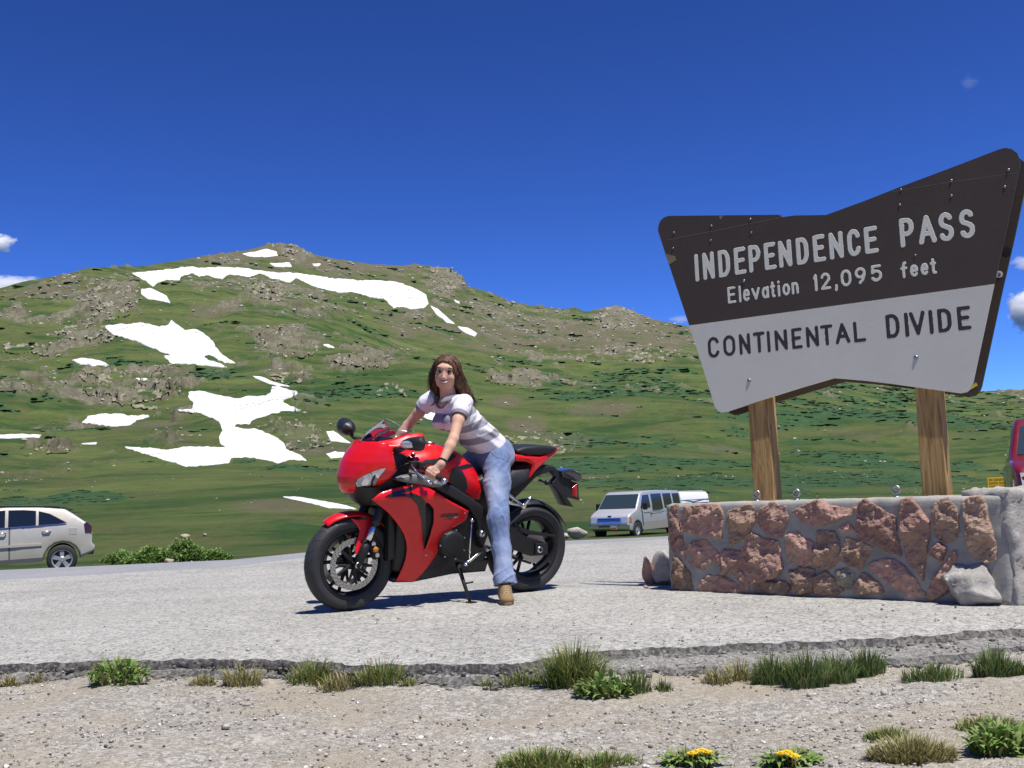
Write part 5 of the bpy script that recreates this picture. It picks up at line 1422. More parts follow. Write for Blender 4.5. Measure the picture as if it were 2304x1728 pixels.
# ------------------------------------------------------------------ wheels
def moto_wheel(xc, R, w, rim_r, front):
    o = bpy.data.objects.new('wheel', None); COL.objects.link(o); o.parent = bike; o.location = (xc, 0, R)
    b = MB(); prof = [(rim_r - .004, -w * .36), (rim_r + .012, -w * .40)]
    rt = R - rim_r
    for a in np.linspace(-1.32, 1.32, 15):
        prof.append((R - w * .46 * (1 - cos(a)) * (.95 if front else .8), w / 2 * sin(a) / sin(1.32)))
    prof += [(rim_r + .012, w * .40), (rim_r - .004, w * .36)]
    b.lathe(prof, (0, 0, 0), (0, 1, 0), 72)
    ty = b.build('tyre', M_BTYRE, o, True)
    # tread grooves: thin slanted cuts shown as dark inlays
    gb = MB()
    for q in range(26 if front else 0):
        a0 = 2 * pi * q / 26
        for sd in (-1, 1):
            pts = []
            for s_ in np.linspace(.15, .95, 5):
                aa = s_ * 1.1; y = sd * w / 2 * sin(aa) / sin(1.32); r = R - w * .46 * (1 - cos(aa)) * (.95 if front else .8) - .0012
                an = a0 + (0 if sd > 0 else pi / 26) + .16 * s_
                pts.append((r * cos(an), y, r * sin(an)))
            gb.tube(pts, .0021, 4)
    if front: tag(gb.build('tread_grooves', M_BLK, ty), kind='stuff')
    b = MB()
    b.lathe([(rim_r + .006, -w * .38), (rim_r - .004, -w * .36), (rim_r - .018, -w * .2), (rim_r - .022, 0), (rim_r - .018, w * .2), (rim_r - .004, w * .36), (rim_r + .006, w * .38), (rim_r + .002, w * .40), (rim_r - .014, w * .38), (rim_r - .03, w * .2), (rim_r - .034, 0), (rim_r - .03, -w * .2), (rim_r - .014, -w * .38), (rim_r + .002, -w * .40)], (0, 0, 0), (0, 1, 0), 60, True)
    rim = b.build('rim', M_BLKM, o, True)
    b = MB(); b.lathe([(0, -.05), (.036, -.05), (.04, -.02), (.034, 0), (.04, .02), (.036, .05), (0, .05)], (0, 0, 0), (0, 1, 0), 24); b.build('hub', M_BLKM, o, True)
    ns = 5
    for q in range(ns):
        a = 2 * pi * q / ns + .25
        b = MB()
        for da in (-.2, .2):
            p0 = Vector((.03 * cos(a), 0, .03 * sin(a))); pm = Vector((.10 * cos(a + da * .5), 0, .10 * sin(a + da * .5))); p1 = Vector(((rim_r - .02) * cos(a + da), 0, (rim_r - .02) * sin(a + da)))
            b.tube([p0, pm, p1], [.015, .011, .012], 8)
        b.build('spoke', M_BLKM, o, True)
    return o
fw = moto_wheel(WBX, AF, .122, .214, True)
rw = moto_wheel(0, AR, .192, .214, False)
def brake_disc(par, r0, r1, y, sd, holes, mat=M_DISC):
    b = MB(); b.lathe([(r0, y), (r1, y), (r1, y + sd * .0045), (r0, y + sd * .0045)], (0, 0, 0), (0, 1, 0), 64, True)
    d = b.build('brake_disc', mat, par)
    hb = MB()
    for q in range(holes):
        for j, rr in enumerate((r0 + (r1 - r0) * .25, r0 + (r1 - r0) * .52, r0 + (r1 - r0) * .8)):
            a = 2 * pi * (q + j * .33) / holes
            hb.lathe([(0, y + sd * .0052), (.0036, y + sd * .0050)], (rr * cos(a), 0, rr * sin(a)), (0, 1, 0), 6)
    hb.build('drilled_holes', M_BLK, d)
    cb = MB()
    for q in range(10):
        a = 2 * pi * q / 10
        cb.lathe([(.009, y - sd * .002), (.009, y + sd * .007), (0, y + sd * .008)], ((r0 - .004) * cos(a), 0, (r0 - .004) * sin(a)), (0, 1, 0), 8)
    cb.build('disc_bobbins', M_ALU, d)
    kb = MB()
    for q in range(5):
        a = 2 * pi * q / 5 + .9
        kb.tube([(.03 * cos(a), y - sd * .008, .03 * sin(a)), (r0 * cos(a - .12), y, r0 * sin(a - .12))], [.016, .008], 6); kb.tube([(.03 * cos(a), y - sd * .008, .03 * sin(a)), (r0 * cos(a + .35), y, r0 * sin(a + .35))], [.012, .008], 6)
    kb.build('disc_carrier', M_BLKM, d)
for sd in (1, -1): brake_disc(fw, .126, .160, sd * .062, sd, 30)
brake_disc(rw, .08, .11, -.075, -1, 18)
b = MB()   # rear sprocket with teeth
n = 42
prof = []
for q in range(n * 2):
    rr = .106 if q % 2 else .099
    a = pi * q / n; prof.append((rr * cos(a), rr * sin(a)))
b.prism(prof, lambda x, z: Vector((x, .086, z)), lambda x, z: Vector((x, .092, z)))
b.lathe([(0, .095), (.05, .095), (.055, .09)], (0, 0, 0), (0, 1, 0), 20)
b.build('sprocket', M_DISC, rw)
b = MB(); b.lathe([(.012, -.15), (.012, .155), (.021, .155), (.024, .165), (.018, .172), (.012, .172)], (0, 0, AR), (0, 1, 0), 20); b.build('rear_axle', M_ALU, bike, True)
b = MB(); b.lathe([(.014, -.118), (.014, .118), (.020, .118), (.023, .126), (.016, .130), (.012, .122), (0, .122)], (WBX, 0, AF), (0, 1, 0), 20); b.build('front_axle', M_ALU, bike, True)
# chain
b = MB(); ft = Vector((.43, .089, .40))
pts = [(.02, .089, AR + .102), (.2, .089, .445), (.42, .089, .432)]; b.tube(pts, .008, 6)
b.tube([(.02, .089, AR - .102), (.2, .089, .27), (.43, .089, .365)], .008, 6); b.build('chain', M_BLKM, bike)
# ------------------------------------------------------------------ fork, calipers, front fender
for sd in (1, -1):
    base = Vector((WBX - .005, sd * .105, AF)); ax = Vector((-.40, 0, .92)).normalized()
    b = MB(); b.tube([base - ax * .03 + Vector((.0, 0, 0)), base + ax * .10, base + ax * .155], [.026, .030, .027], 14); fl = b.build('fork_bottom', M_BLKM, bike, True)
    b = MB(); b.tube([base + ax * .14, base + ax * .28], .0215, 16); b.build('fork_slider', M_CHROME, bike, True)
    b = MB(); b.tube([base + ax * .265, base + ax * .29, base + ax * .40, base + ax * .72], [.031, .031, .028, .026], 16); b.build('fork_tube', M_BLK, bike, True)
    cal = MB(); cal.box((WBX - .115, sd * .088, AF + .09), (.055, .055, .13), Matrix.Rotation(.45, 3, 'Y'), .012); cl = cal.build('brake_caliper', M_BLKM, bike)
    cb = MB()
    for dz in (-.035, .035): cb.lathe([(.014, 0), (.014, .006), (0, .007)], (WBX - .115 + dz * .4, sd * .115, AF + .09 + dz), (0, sd, 0), 12)
    cb.build('caliper_pistons', M_ALU, cl)
    rf = MB(); x_, z_ = bz(535, 1235, .14); rf.lathe([(.0, .012), (.017, .010), (.019, 0)], (x_, sd * .132, z_), (0, sd, 0), 20); rf.build('side_reflector', M_GOLD, bike, True)
def fend(u, v):
    a = radians(54 + 92 * u); s_ = (v - .5) * 2
    tip = .75 + .25 * min(1, (1 - u) * 0 + u * 5, (1 - u) * 6)
    r = AF + .022 - .016 * s_ * s_ - .02 * max(0, abs(s_) - .6) + .03 * max(0, .12 - u) * -1
    wv = .068 * (.62 + .38 * min(1, u * 3.2))
    return (WBX + .0 + r * cos(a), wv * s_, AF + r * sin(a))
fo = grid_surf('front_fender', fend, 34, 13, M_RED_P); md = fo.modifiers.new('thickness', 'SOLIDIFY'); md.thickness = .004
fy = lambda x, z: .066 + .035 * max(0, min(1, (.56 - z) / .2))
fpoly = [bsurf(*p, fy, .08) for p in [(390, 1055), (440, 1058), (500, 1050), (528, 1085), (530, 1115), (505, 1180), (488, 1225), (462, 1250), (430, 1276), (411, 1252), (425, 1190), (440, 1125), (425, 1095)]]
panel('fender_side', fpoly, fy, M_RED_P, 0, parent=fo)
panel('fender_vent', [bsurf(*p, fy, .08) for p in [(432, 1052), (470, 1042), (497, 1048), (470, 1060)]], fy, M_BLK, .004, parent=fo, th=0, g=.004)
b = MB(); x_, z_ = bsurf(452, 1225, fy, .1)
for sd in (1, -1): b.lathe([(.009, .0), (.008, .005), (0, .006)], (x_, sd * (fy(x_, z_) + .001), z_), (0, sd, 0), 10)
b.build('fender_screws', M_ALU, fo)
# ------------------------------------------------------------------ nose cowl
zt = [.735, .76, .79, .83, .88, .93, .98, 1.02, 1.05]
xc_ = [1.405, 1.420, 1.428, 1.430, 1.418, 1.398, 1.362, 1.325, 1.295]
xb_ = [1.29, 1.265, 1.235, 1.185, 1.150, 1.165, 1.175, 1.19, 1.20]
hw_ = [.085, .125, .165, .200, .218, .218, .208, .195, .180]
def nz(z): return np.interp(z, zt, xc_), np.interp(z, zt, xb_), np.interp(z, zt, hw_)
def nose_y(x, z):
    xc, xb, hw = nz(z); q = np.clip((x - xb) / (xc - xb), 0, 1)
    return float(hw * np.sqrt(max(0, 1 - q ** (2 / .82))))
def nose(u, v):
    z = .735 + (1.05 - .735) * v; th = (u - .5) * pi
    xc, xb, hw = nz(z)
    return (xb + (xc - xb) * max(0, cos(th)) ** .82, hw * sin(th), z)
cowl = grid_surf('nose_cowl', nose, 61, 40, M_RED_P); md = cowl.modifiers.new('thickness', 'SOLIDIFY'); md.thickness = .004; md.offset = -1
# cowl wings sweeping back under the screen to the mirrors
def wing(sd):
    inner = [(1.305, 1.047, .0), (1.285, 1.047, .075), (1.235, 1.05, .118), (1.15, 1.068, .145), (1.06, 1.098, .158), (.985, 1.108, .165), (.955, 1.102, .172)]
    outer = [(1.298, 1.046, .0), (1.26, 1.044, .110), (1.205, 1.030, .180), (1.13, 1.025, .205), (1.06, 1.05, .205), (1.0, 1.075, .195), (.95, 1.092, .185)]
    low = [(1.295, 1.04, .0), (1.245, 1.03, .12), (1.19, 1.0, .195), (1.13, .985, .20), (1.06, 1.02, .198), (1.0, 1.06, .19), (.95, 1.086, .182)]
    rings = [inner, outer, low]
    def f(u, v):
        def ev(c): 
            t_ = u * (len(c) - 1); i = min(int(t_), len(c) - 2); r = t_ - i
            return Vector(c[i]).lerp(Vector(c[i + 1]), r)
        a_, b_, c_ = ev(inner), ev(outer), ev(low)
        p = a_.lerp(b_, v * 2) if v < .5 else b_.lerp(c_, v * 2 - 1)
        return (p.x, sd * p.z, p.y)
    o = grid_surf('cowl_wing', f, 25, 9, M_RED_P, cowl); md = o.modifiers.new('thickness', 'SOLIDIFY'); md.thickness = .004
for sd in (1, -1): wing(sd)
def scr(u, v):
    s_ = (u - .5) * 2
    b0 = Vector((1.305 - .30 * abs(s_) ** 1.7, .158 * s_, 1.040 + .060 * abs(s_) ** 1.6)); t0 = Vector((1.128 - .115 * s_ * s_, .118 * s_, 1.190 - .078 * s_ * s_))
    p = b0.lerp(t0, v); bul = sin(pi * v) * .018
    return (p.x + bul * .6 * (1 - s_ * s_), p.y * (1 + .12 * sin(pi * v)), p.z + bul * .7)
so = grid_surf('windscreen', scr, 41, 21, M_SCREEN)
b = MB(); b.tube([scr(i / 40, 1) for i in range(41)], .0022, 6, True); b.tube([scr(0, i / 20) for i in range(21)], .0016, 6); b.tube([scr(1, i / 20) for i in range(21)], .0016, 6)
b.build('screen_edge', plain('screen_edge_plastic', (.28, .30, .31), .15, var=.1), so, True)
b = MB()
for s_ in (.12, .3, .7, .88):
    p = scr(s_, .03); b.lathe([(.006, 0), (.005, .004), (0, .005)], p, (.5, (s_ - .5) * 1.4, .6), 8)
b.build('screen_screws', M_ALU, so)
# instruments behind the screen
b = MB(); b.box((1.13, 0, 1.03), (.05, .19, .09), Matrix.Rotation(-.5, 3, 'Y'), .015); b.build('instrument_panel', M_BLK, bike)
# headlights on the cowl
HLP = [(312, 1040), (335, 985), (395, 950), (460, 920), (560, 875), (640, 850), (715, 835), (690, 880), (645, 930), (605, 985), (580, 1055), (515, 1095), (445, 1138), (385, 1118), (330, 1080)]
hl = [bsurf(*z4z1(*p), nose_y, .12) for p in HLP]
for o in panel('headlight_housing', hl, nose_y, M_BLK, .0022, parent=cowl, th=0, g=.005): pass
c0 = np.array(hl).mean(0)
hl_in = [tuple(c0 + (np.array(p) - c0) * .93) for p in hl]
k = NT('headlight_glass'); co = k.coord()
v_ = k.vor(co, 26); sp_ = k.n('SeparateColor'); k.l(v_, sp_.inputs[0])
k.l(k.ramp(sp_.outputs[0], [(0, (.10, .11, .12)), (.3, (.40, .43, .46)), (1, (.80, .83, .86))]), k.b.inputs['Base Color'])
k.b.inputs['Metallic'].default_value = .6; k.b.inputs['Roughness'].default_value = .16; k.b.inputs['Coat Weight'].default_value = 1; k.b.inputs['Coat Roughness'].default_value = .02
k.bump(k.vor(co, 26, out='Distance'), .5, .01)
hls = panel('headlight', hl_in, nose_y, k.m, .0052, parent=cowl, th=0, g=.005)
for nm, pl, mt in (('lamp_divider', [(500, 1085), (520, 1000), (560, 930), (580, 935), (545, 1010), (535, 1075)], M_BLK), ('bulb_reflector', [(395, 1040), (430, 985), (480, 975), (495, 1010), (470, 1065), (420, 1080)], M_CHROME)):
    panel(nm, [bsurf(*z4z1(*p), nose_y, .12) for p in pl], nose_y, mt, .0072, parent=cowl, th=0, g=.004)
# dark chin below the lamps and inner nose
def chin(u, v):
    th = (u - .5) * pi; z = .655 + .12 * v
    xc = 1.30 + .105 * v ** .7; xb = 1.16 + .08 * v; hw = .10 + .075 * v
    return (xb + (xc - xb) * max(0, cos(th)) ** .8, hw * sin(th), z)
grid_surf('nose_chin', chin, 41, 10, M_BLK)
body('steering_head', [(1.26, .66), (1.30, .74), (1.22, .96), (1.10, 1.0), (1.0, .95), (1.02, .75), (1.1, .62)], lambda x, z: .13, M_BLK, .02)
# ------------------------------------------------------------------ side fairing
def fair_y(x, z):
    return .230 - .25 * max(0, .70 - z) - .75 * max(0, x - 1.08) ** 2 - .35 * max(0, z - .72) - .25 * max(0, .72 - x) ** 2
FP = [(510, 945), (560, 903), (640, 878), (720, 858), (800, 848), (835, 868), (900, 908), (960, 948), (1030, 985), (1078, 1012), (1062, 1062), (1010, 1095), (960, 1125), (925, 1190), (900, 1245), (860, 1310), (830, 1350), (790, 1395), (755, 1425), (650, 1422), (672, 1380), (690, 1340), (708, 1290), (716, 1240), (712, 1190), (700, 1150), (675, 1105), (640, 1060), (605, 1020), (570, 990)]
VH = [(826, 957), (850, 972), (872, 1000), (872, 1075), (852, 1150), (824, 1232), (816, 1232), (827, 1100)]
fp = [bsurf(*p, fair_y, .2) for p in FP]; vh = [bsurf(*p, fair_y, .2) for p in VH]
fairs = panel('side_fairing', fp, fair_y, M_RED_P, 0, hole=vh, label='glossy red side fairing with black swoosh')
DE = [(577, 936), (640, 914), (740, 904), (790, 922), (818, 952), (824, 1060), (814, 1232), (806, 1180), (798, 1060), (775, 978), (735, 934), (690, 924)]
panel('black_swoosh', [bsurf(*p, fair_y, .2) for p in DE], fair_y, M_BLK_P, .0035, parent=fairs[0], th=0, both=False, g=.005)
panel('black_stripe', [bsurf(*p, fair_y, .2) for p in [(575, 928), (640, 898), (720, 874), (790, 862), (740, 888), (660, 912)]], fair_y, M_BLK_P, .0035, parent=fairs[0], th=0, both=False, g=.004)
# inner panel seen through the vent and a crease step along the lower blade
panel('inner_panel', [tuple(np.array(p)) for p in [bsurf(*p, fair_y, .2) for p in [(790, 900), (900, 960), (900, 1100), (860, 1240), (780, 1300), (780, 1000)]]], lambda x, z: fair_y(x, z) - .05, M_BLK, 0, th=0)
for (zx, zy) in ((1052, 1022), (742, 862), (826, 1268)):
    x_, z_ = bsurf(zx, zy, fair_y, .2)
    b = MB()
    for sd in (1, -1): b.lathe([(.007, 0), (.006, .003), (0, .004)], (x_, sd * (fair_y(x_, z_) + .001), z_), (0, sd, 0), 10)
    b.build('fairing_screws', M_ALU, fairs[0])
# lettering on the fairing
GL.update({'B': [[(0, 0), (0, 1), (.5, 1)] + arc(.5, .76, .42, .24, 90, -90) + [(0, .52), (.5, .52)] + arc(.5, .26, .5, .26, 90, -90) + [(0, 0)]], 'R': [[(0, 0), (0, 1), (.5, 1)] + arc(.5, .74, .5, .26, 90, -90) + [(0, .48)], [(.45, .48), (1, 0)]]})
def fair_text(txt, x0, z0, h, wl, gap, sw, mat, slant=.5):
    ob = []
    for i, ch in enumerate(txt):
        tmp = letter(ch, 0, wl * (.35 if ch == '1' else 1), 0, h, sw, mat, None, 0, g=sw * .22)
        co_ = np.empty(len(tmp.data.vertices) * 3); tmp.data.vertices.foreach_get('co', co_); co_ = co_.reshape(-1, 3)
        a = co_[:, 0] + co_[:, 2] * slant + i * (wl + gap); zz = co_[:, 2] + z0; xx = x0 - a
        yy = np.array([fair_y(q, w_) for q, w_ in zip(xx, zz)]) + .0042
        tmp.data.vertices.foreach_set('co', np.stack([xx, yy, zz], -1).ravel()); tmp.data.update(); tmp.parent = fairs[0]
xa, za = bsurf(906, 1050, fair_y, .2)
fair_text('CBR', xa, za, .024, .038, .006, .008, M_BLK_P)
xa, za = bsurf(935, 1059, fair_y, .2)
fair_text('1000', xa, za - .004, .009, .010, .003, .0025, M_BLK_P)
xa, za = bsurf(985, 1050, fair_y, .2)
fair_text('RR', xa, za - .003, .013, .012, .003, .0032, M_ALU)
# belly pan and black lower cowl
body('belly_pan', [(1.10, .195), (1.07, .160), (.93, .150), (.63, .180), (.36, .172), (.345, .26), (.62, .30), (.80, .36), (.92, .27), (1.02, .20)], lambda x, z: fair_y(x, z) - .016, M_BLK, .025)
body('radiator', [(1.13, .30), (1.16, .62), (1.12, .66), (1.08, .32)], lambda x, z: min(.15, fair_y(x, z) - .03), M_BLKM, .01)
body('engine', [(1.09, .24), (1.10, .60), (1.12, .70), (.92, .74), (.62, .60), (.47, .62), (.43, .50), (.36, .42), (.38, .24), (.6, .21), (1.0, .20)], lambda x, z: min(.172, fair_y(x, z) - .02), M_BLKM, .03)
b = MB(); x_, z_ = .715, .395
b.lathe([(0, .205), (.055, .205), (.078, .200), (.088, .188), (.095, .10)], (x_, 0, z_), (0, 1, 0), 30); ec = b.build('engine_cover', M_BLKM, bike, True)
b = MB()
for q in range(7): a = 2 * pi * q / 7; b.lathe([(.006, .19), (.006, .197), (0, .198)], (x_ + .094 * cos(a), 0, z_ + .094 * sin(a)), (0, 1, 0), 8)
b.build('cover_bolts', M_ALU, ec)
b = MB(); b.lathe([(.0, .222), (.012, .222), (.02, .216), (.024, .205), (.024, .17)], (.505, 0, .455), (0, 1, 0), 18); b.build('pivot_cap', M_ALU, bike, True)
# frame spar, duct
spar = [(862, 848), (930, 838), (990, 862), (1060, 908), (1110, 940), (1165, 985), (1195, 1010), (1200, 1140), (1165, 1230), (1140, 1180), (1128, 1070), (1080, 996), (960, 932), (880, 890)]
body('frame_spar', [bz(*p, .19) for p in spar], lambda x, z: .192, M_BLK, .018)
duct = [(648, 826), (700, 806), (760, 796), (850, 806), (932, 846), (920, 874), (870, 876), (800, 858), (720, 848)]
body('air_duct', [bz(*p, .215) for p in duct], lambda x, z: .218, M_DUCT, .012)
b = MB(); lb = [bz(*p, .222) for p in [(880, 832), (932, 846), (926, 862), (872, 848)]]
b.prism(lb, lambda x, z: Vector((x, .216, z)), lambda x, z: Vector((x, .2195, z))); b.build('warning_label', plain('printed_label', (.55, .55, .53), .5, var=.35, scale=160), bike)
# ------------------------------------------------------------------ tank
tx = [.440, .452, .48, .53, .60, .68, .78, .88, .96, 1.05, 1.08]
tt_ = [.76, .83, .885, .94, .985, 1.016, 1.036, 1.032, 1.012, .985, .96]
tb_ = [.70, .68, .665, .675, .72, .77, .81, .845, .87, .90, .92]
tw_ = [.075, .115, .135, .152, .170, .182, .188, .182, .165, .125, .09]
def tank_y(x, z):
    zt_, zb_, w = np.interp(x, tx, tt_), np.interp(x, tx, tb_), np.interp(x, tx, tw_)
    q = np.clip((z - zb_) / (zt_ - zb_), 0, 1)
    return float(w * max(0, 1 - q ** 2.6) ** .55 * (.86 + .14 * min(1, q * 3)))
rings = []
for x in np.concatenate([np.linspace(.440, .53, 7), np.linspace(.56, 1.08, 19)]):
    zt_, zb_, w = np.interp(x, tx, tt_), np.interp(x, tx, tb_), np.interp(x, tx, tw_)
    r = []
    for q in np.linspace(0, 1, 14): 
        qq = q ** .8; r.append((x, tank_y(x, zb_ + (zt_ - zb_) * qq), zb_ + (zt_ - zb_) * qq))
    rings.append(r + [(p[0], -p[1], p[2]) for p in r[::-1]][1:])
tank = loft('fuel_tank', rings, M_RED_P)
panel('tank_knee_panel', [bsurf(*p, tank_y, .15) for p in [(958, 835), (965, 792), (1000, 768), (1035, 775), (1055, 815), (1068, 870), (1052, 905), (1010, 880)]], tank_y, M_BLK, .004, parent=tank, th=0)
panel('tank_stripe', [bsurf(*p, tank_y, .15) for p in [(938, 792), (1000, 752), (1060, 735), (1098, 738), (1060, 760), (1000, 770)]], tank_y, M_BLK_P, .0045, parent=tank, th=0, g=.005)
panel('tank_side_cover', [bsurf(*p, tank_y, .15) for p in [(800, 735), (815, 712), (900, 702), (985, 672), (1000, 690), (960, 722), (880, 742)]], tank_y, M_BLK, .005, parent=tank, th=0, g=.005)
b = MB(); b.lathe([(0, .012), (.026, .012), (.034, .008), (.036, 0)], (.80, 0, 1.033), (-.05, 0, 1), 24); b.build('fuel_cap', M_ALU, tank, True)
# ------------------------------------------------------------------ seats and tail
body('rider_seat', [(.50, .80), (.44, .835), (.34, .840), (.24, .855), (.14, .885), (.06, .900), (.045, .885), (.06, .84), (.10, .79), (.2, .735), (.32, .70), (.46, .72)], lambda x, z: .085 + .075 * min(1, max(0, (.9 - z) / .1)) * (1 if x < .35 else max(.6, 1 - (x - .35) * 3)), M_SEAT, .03, seg=4)
body('pillion_seat', [(.187, .995), (.12, 1.012), (-.02, 1.020), (-.12, 1.015), (-.185, 1.004), (-.188, .985), (-.12, .965), (-.04, .950), (.09, .952), (.172, .968)], lambda x, z: .085 + .03 * min(1, max(0, (x + .2) * 3)), M_SEAT, .022, seg=4)
body('tail_cowl', [bz(*p, .1) for p in [(1328, 678), (1345, 678), (1400, 690), (1490, 694), (1588, 660), (1592, 640), (1614, 640), (1622, 655), (1612, 672), (1540, 722), (1470, 772), (1440, 802), (1418, 822), (1430, 780), (1440, 740), (1400, 722), (1330, 722)]], lambda x, z: .05 + .085 * min(1, max(0, (x + .24) / .35)), M_RED_P, .018)
body('subframe', [(.5, .72), (.35, .72), (.1, .80), (-.06, .875), (-.16, .875), (-.20, .855), (-.02, .80), (.1, .70), (.3, .55), (.45, .56)], lambda x, z: .075, M_BLK, .015)
# plate hanger, lamps
body('plate_hanger', [bz(*p, 0) for p in [(1485, 748), (1500, 738), (1590, 772), (1600, 800), (1700, 850), (1695, 945), (1622, 925), (1664, 984), (1620, 976), (1585, 905), (1545, 850), (1575, 815)]], lambda x, z: .028 if z > .7 else .05, M_BLK, .01)
tl = body('tail_lamp', [bz(*p, 0) for p in [(1588, 775), (1650, 762), (1705, 790), (1710, 822), (1690, 838), (1600, 808)]], lambda x, z: .055, plain('smoked_lens', (.03, .03, .034), .12, 0, 1, var=.2), .012)
body('rear_reflector', [bz(*p, .03) for p in [(1672, 868), (1697, 850), (1698, 930), (1668, 922)]], lambda x, z: .052, M_RREF, .006)
for sd in (1, -1):
    b = MB(); x_, z_ = bz(1528, 843, .1); b.tube([(x_ + .02, sd * .04, z_ + .01), (x_, sd * .10, z_)], .009, 8); b.lathe([(0, .02), (.018, .016), (.02, -.012), (.012, -.02)], (x_, sd * .11, z_), (-.6, sd * .8, 0), 14); b.build('rear_indicator', M_BLK, bike, True)
# ------------------------------------------------------------------ swingarm, hugger, stands, controls
for sd in (1, -1):
    sa = [(.44, .47), (.34, .49), (.24, .50), (.18, .47), (.10, .40), (-.05, .360), (-.085, .31), (-.06, .268), (.06, .270), (.18, .315), (.40, .36)]
    o = body('swingarm', sa, None, M_BLKM, .012, y0=sd * .105, y1=sd * .142)
body('axle_block', [(.03, .355), (-.07, .35), (-.075, .275), (.03, .275)], None, M_BLK, .006, y0=.138, y1=.156)
body('chain_guard', [(.19, .50), (.10, .452), (-.16, .398), (-.165, .385), (.08, .415), (.19, .46)], None, M_BLK, .004, y0=.10, y1=.125)
def hug(u, v):
    a = radians(52 + 100 * u); s_ = (v - .5) * 2; r = AR + .018 - .03 * s_ * s_
    return (r * cos(a) * 1.0, .102 * s_ * (1 - .25 * (1 - u)), AR + r * sin(a))
ho = grid_surf('rear_hugger', hug, 26, 11, M_BLK); md = ho.modifiers.new('thickness', 'SOLIDIFY'); md.thickness = .004
b = MB(); b.lathe([(0, -.12), (.05, -.115), (.065, -.05), (.065, .16), (.05, .2), (.03, .21), (.03, .2), (0, .19)], (.30, -.185, .27), (-.93, 0, .25), 20); b.build('muffler', M_ALU, bike, True)
for sd in (1, -1):
    pk_ = [bz(*p, .2) for p in [(1310, 908), (1408, 985), (1438, 928), (1308, 962)]]
    b = MB(); P_ = [Vector((x, sd * .17, z)) for x, z in pk_]
    b.tube([(P_[0].x + .03, sd * .10, P_[0].z + .02), P_[0], P_[1]], [.012, .013, .009], 8); b.tube([(P_[3].x + .03, sd * .10, P_[3].z), P_[3], P_[1]], [.011, .012, .010], 8)
    hb = b.build('peg_hanger', M_ALU, bike, True)
    b = MB(); b.tube([P_[1], P_[2] + Vector((0, sd * .03, 0))], [.012, .009], 8); b.lathe([(.017, -.012), (.017, .012), (0, .013)], P_[1], (0, sd, 0), 12); b.build('passenger_peg', M_CHROME, hb, True)
    # rider peg
    b = MB(); b.tube([(.44, sd * .17, .36), (.44, sd * .25, .355)], .012, 10); b.build('foot_peg', M_ALU, bike, True)
    b = MB(); b.box((.45, sd * .17, .40), (.05, .02, .14), Matrix.Rotation(.4, 3, 'Y'), .006); b.build('peg_bracket', M_ALU, bike)
b = MB(); b.tube([(.592, .215, .548), (.604, .215, .30)], .0055, 8); b.lathe([(.010, -.01), (.010, .01), (0, .011)], (.592, .215, .548), (0, 1, 0), 10); b.build('shift_rod', M_CHROME, bike, True)
b = MB(); b.tube([(.50, .20, .335), (.54, .21, .322), (.60, .215, .285), (.648, .22, .272)], [.012, .010, .010, .011], 8); b.tube([(.652, .20, .272), (.652, .265, .272)], .009, 8); b.build('shift_lever', M_CHROME, bike, True)
w_ = ground(1057, 1357) - BR; foot = Vector((w_ @ BD, w_ @ BL, w_ @ BU_ + .012))
b = MB(); b.tube([(.655, .155, .27), Vector((.655, .155, .27)).lerp(foot, .5), foot], [.016, .013, .011], 10)
b.tube([Vector((.655, .155, .27)).lerp(foot, .55), Vector((.655, .155, .27)).lerp(foot, .55) + Vector((-.05, .03, .012))], .006, 6)
b.build('side_stand', M_BLK, bike, True)
b = MB(); b.box(foot + Vector((-.005, .01, -.004)), (.05, .06, .008), Matrix.Rotation(LEAN, 3, 'X'), .002); b.build('stand_foot', M_BLK, bike)
# handlebars
GRIP_IN, GRIP_OUT = Vector((1.005, .155, .935)), Vector((.918, .385, .828))
for sd in (1, -1):
    gi, go = Vector((GRIP_IN.x, sd * GRIP_IN.y, GRIP_IN.z)), Vector((GRIP_OUT.x, sd * GRIP_OUT.y, GRIP_OUT.z))
    g_ = (go - gi).normalized()
    b = MB(); b.tube([gi - g_ * .05, go], .011, 10); hb = b.build('handlebar', M_BLK, bike, True)
    b = MB(); b.tube([gi + g_ * .11, go - g_ * .012], .0165, 12); b.build('grip', M_BLK, hb, True)
    b = MB(); b.lathe([(.016, 0), (.019, .004), (.019, .024), (.013, .03), (0, .03)], go - g_ * .006, g_, 14); b.build('bar_end', M_ALU, hb, True)
    b = MB(); b.box(gi + g_ * .07, (.045, .055, .05), None, .01); b.build('switch_pod', M_BLK, hb)
    # lever and perch
    l0 = gi + g_ * .04 + Vector((.05, 0, .005)); l1 = gi + g_ * .15 + Vector((.085, 0, -.012)); l2 = gi + g_ * .235 + Vector((.082, 0, -.018)); l3 = gi + g_ * .262 + Vector((.074, 0, -.02))
    b = MB(); b.tube([l0, l0.lerp(l1, .5) + Vector((.008, 0, 0)), l1, l2, l3], [.011, .010, .008, .0075, .0095], 10); b.build('lever', M_CHROME, hb, True)
    b = MB(); b.box(gi + g_ * .045 + Vector((.03, 0, .0)), (.06, .035, .035), None, .008); b.build('lever_perch', M_BLK, hb)
    if sd == 1:
        b = MB(); b.tube([l0, l0 + Vector((.06, -.03, -.02)), l0 + Vector((.10, -.08, -.06)), l0 + Vector((.08, -.12, -.14))], .0045, 6); b.build('clutch_cable', M_BLK, hb, True)
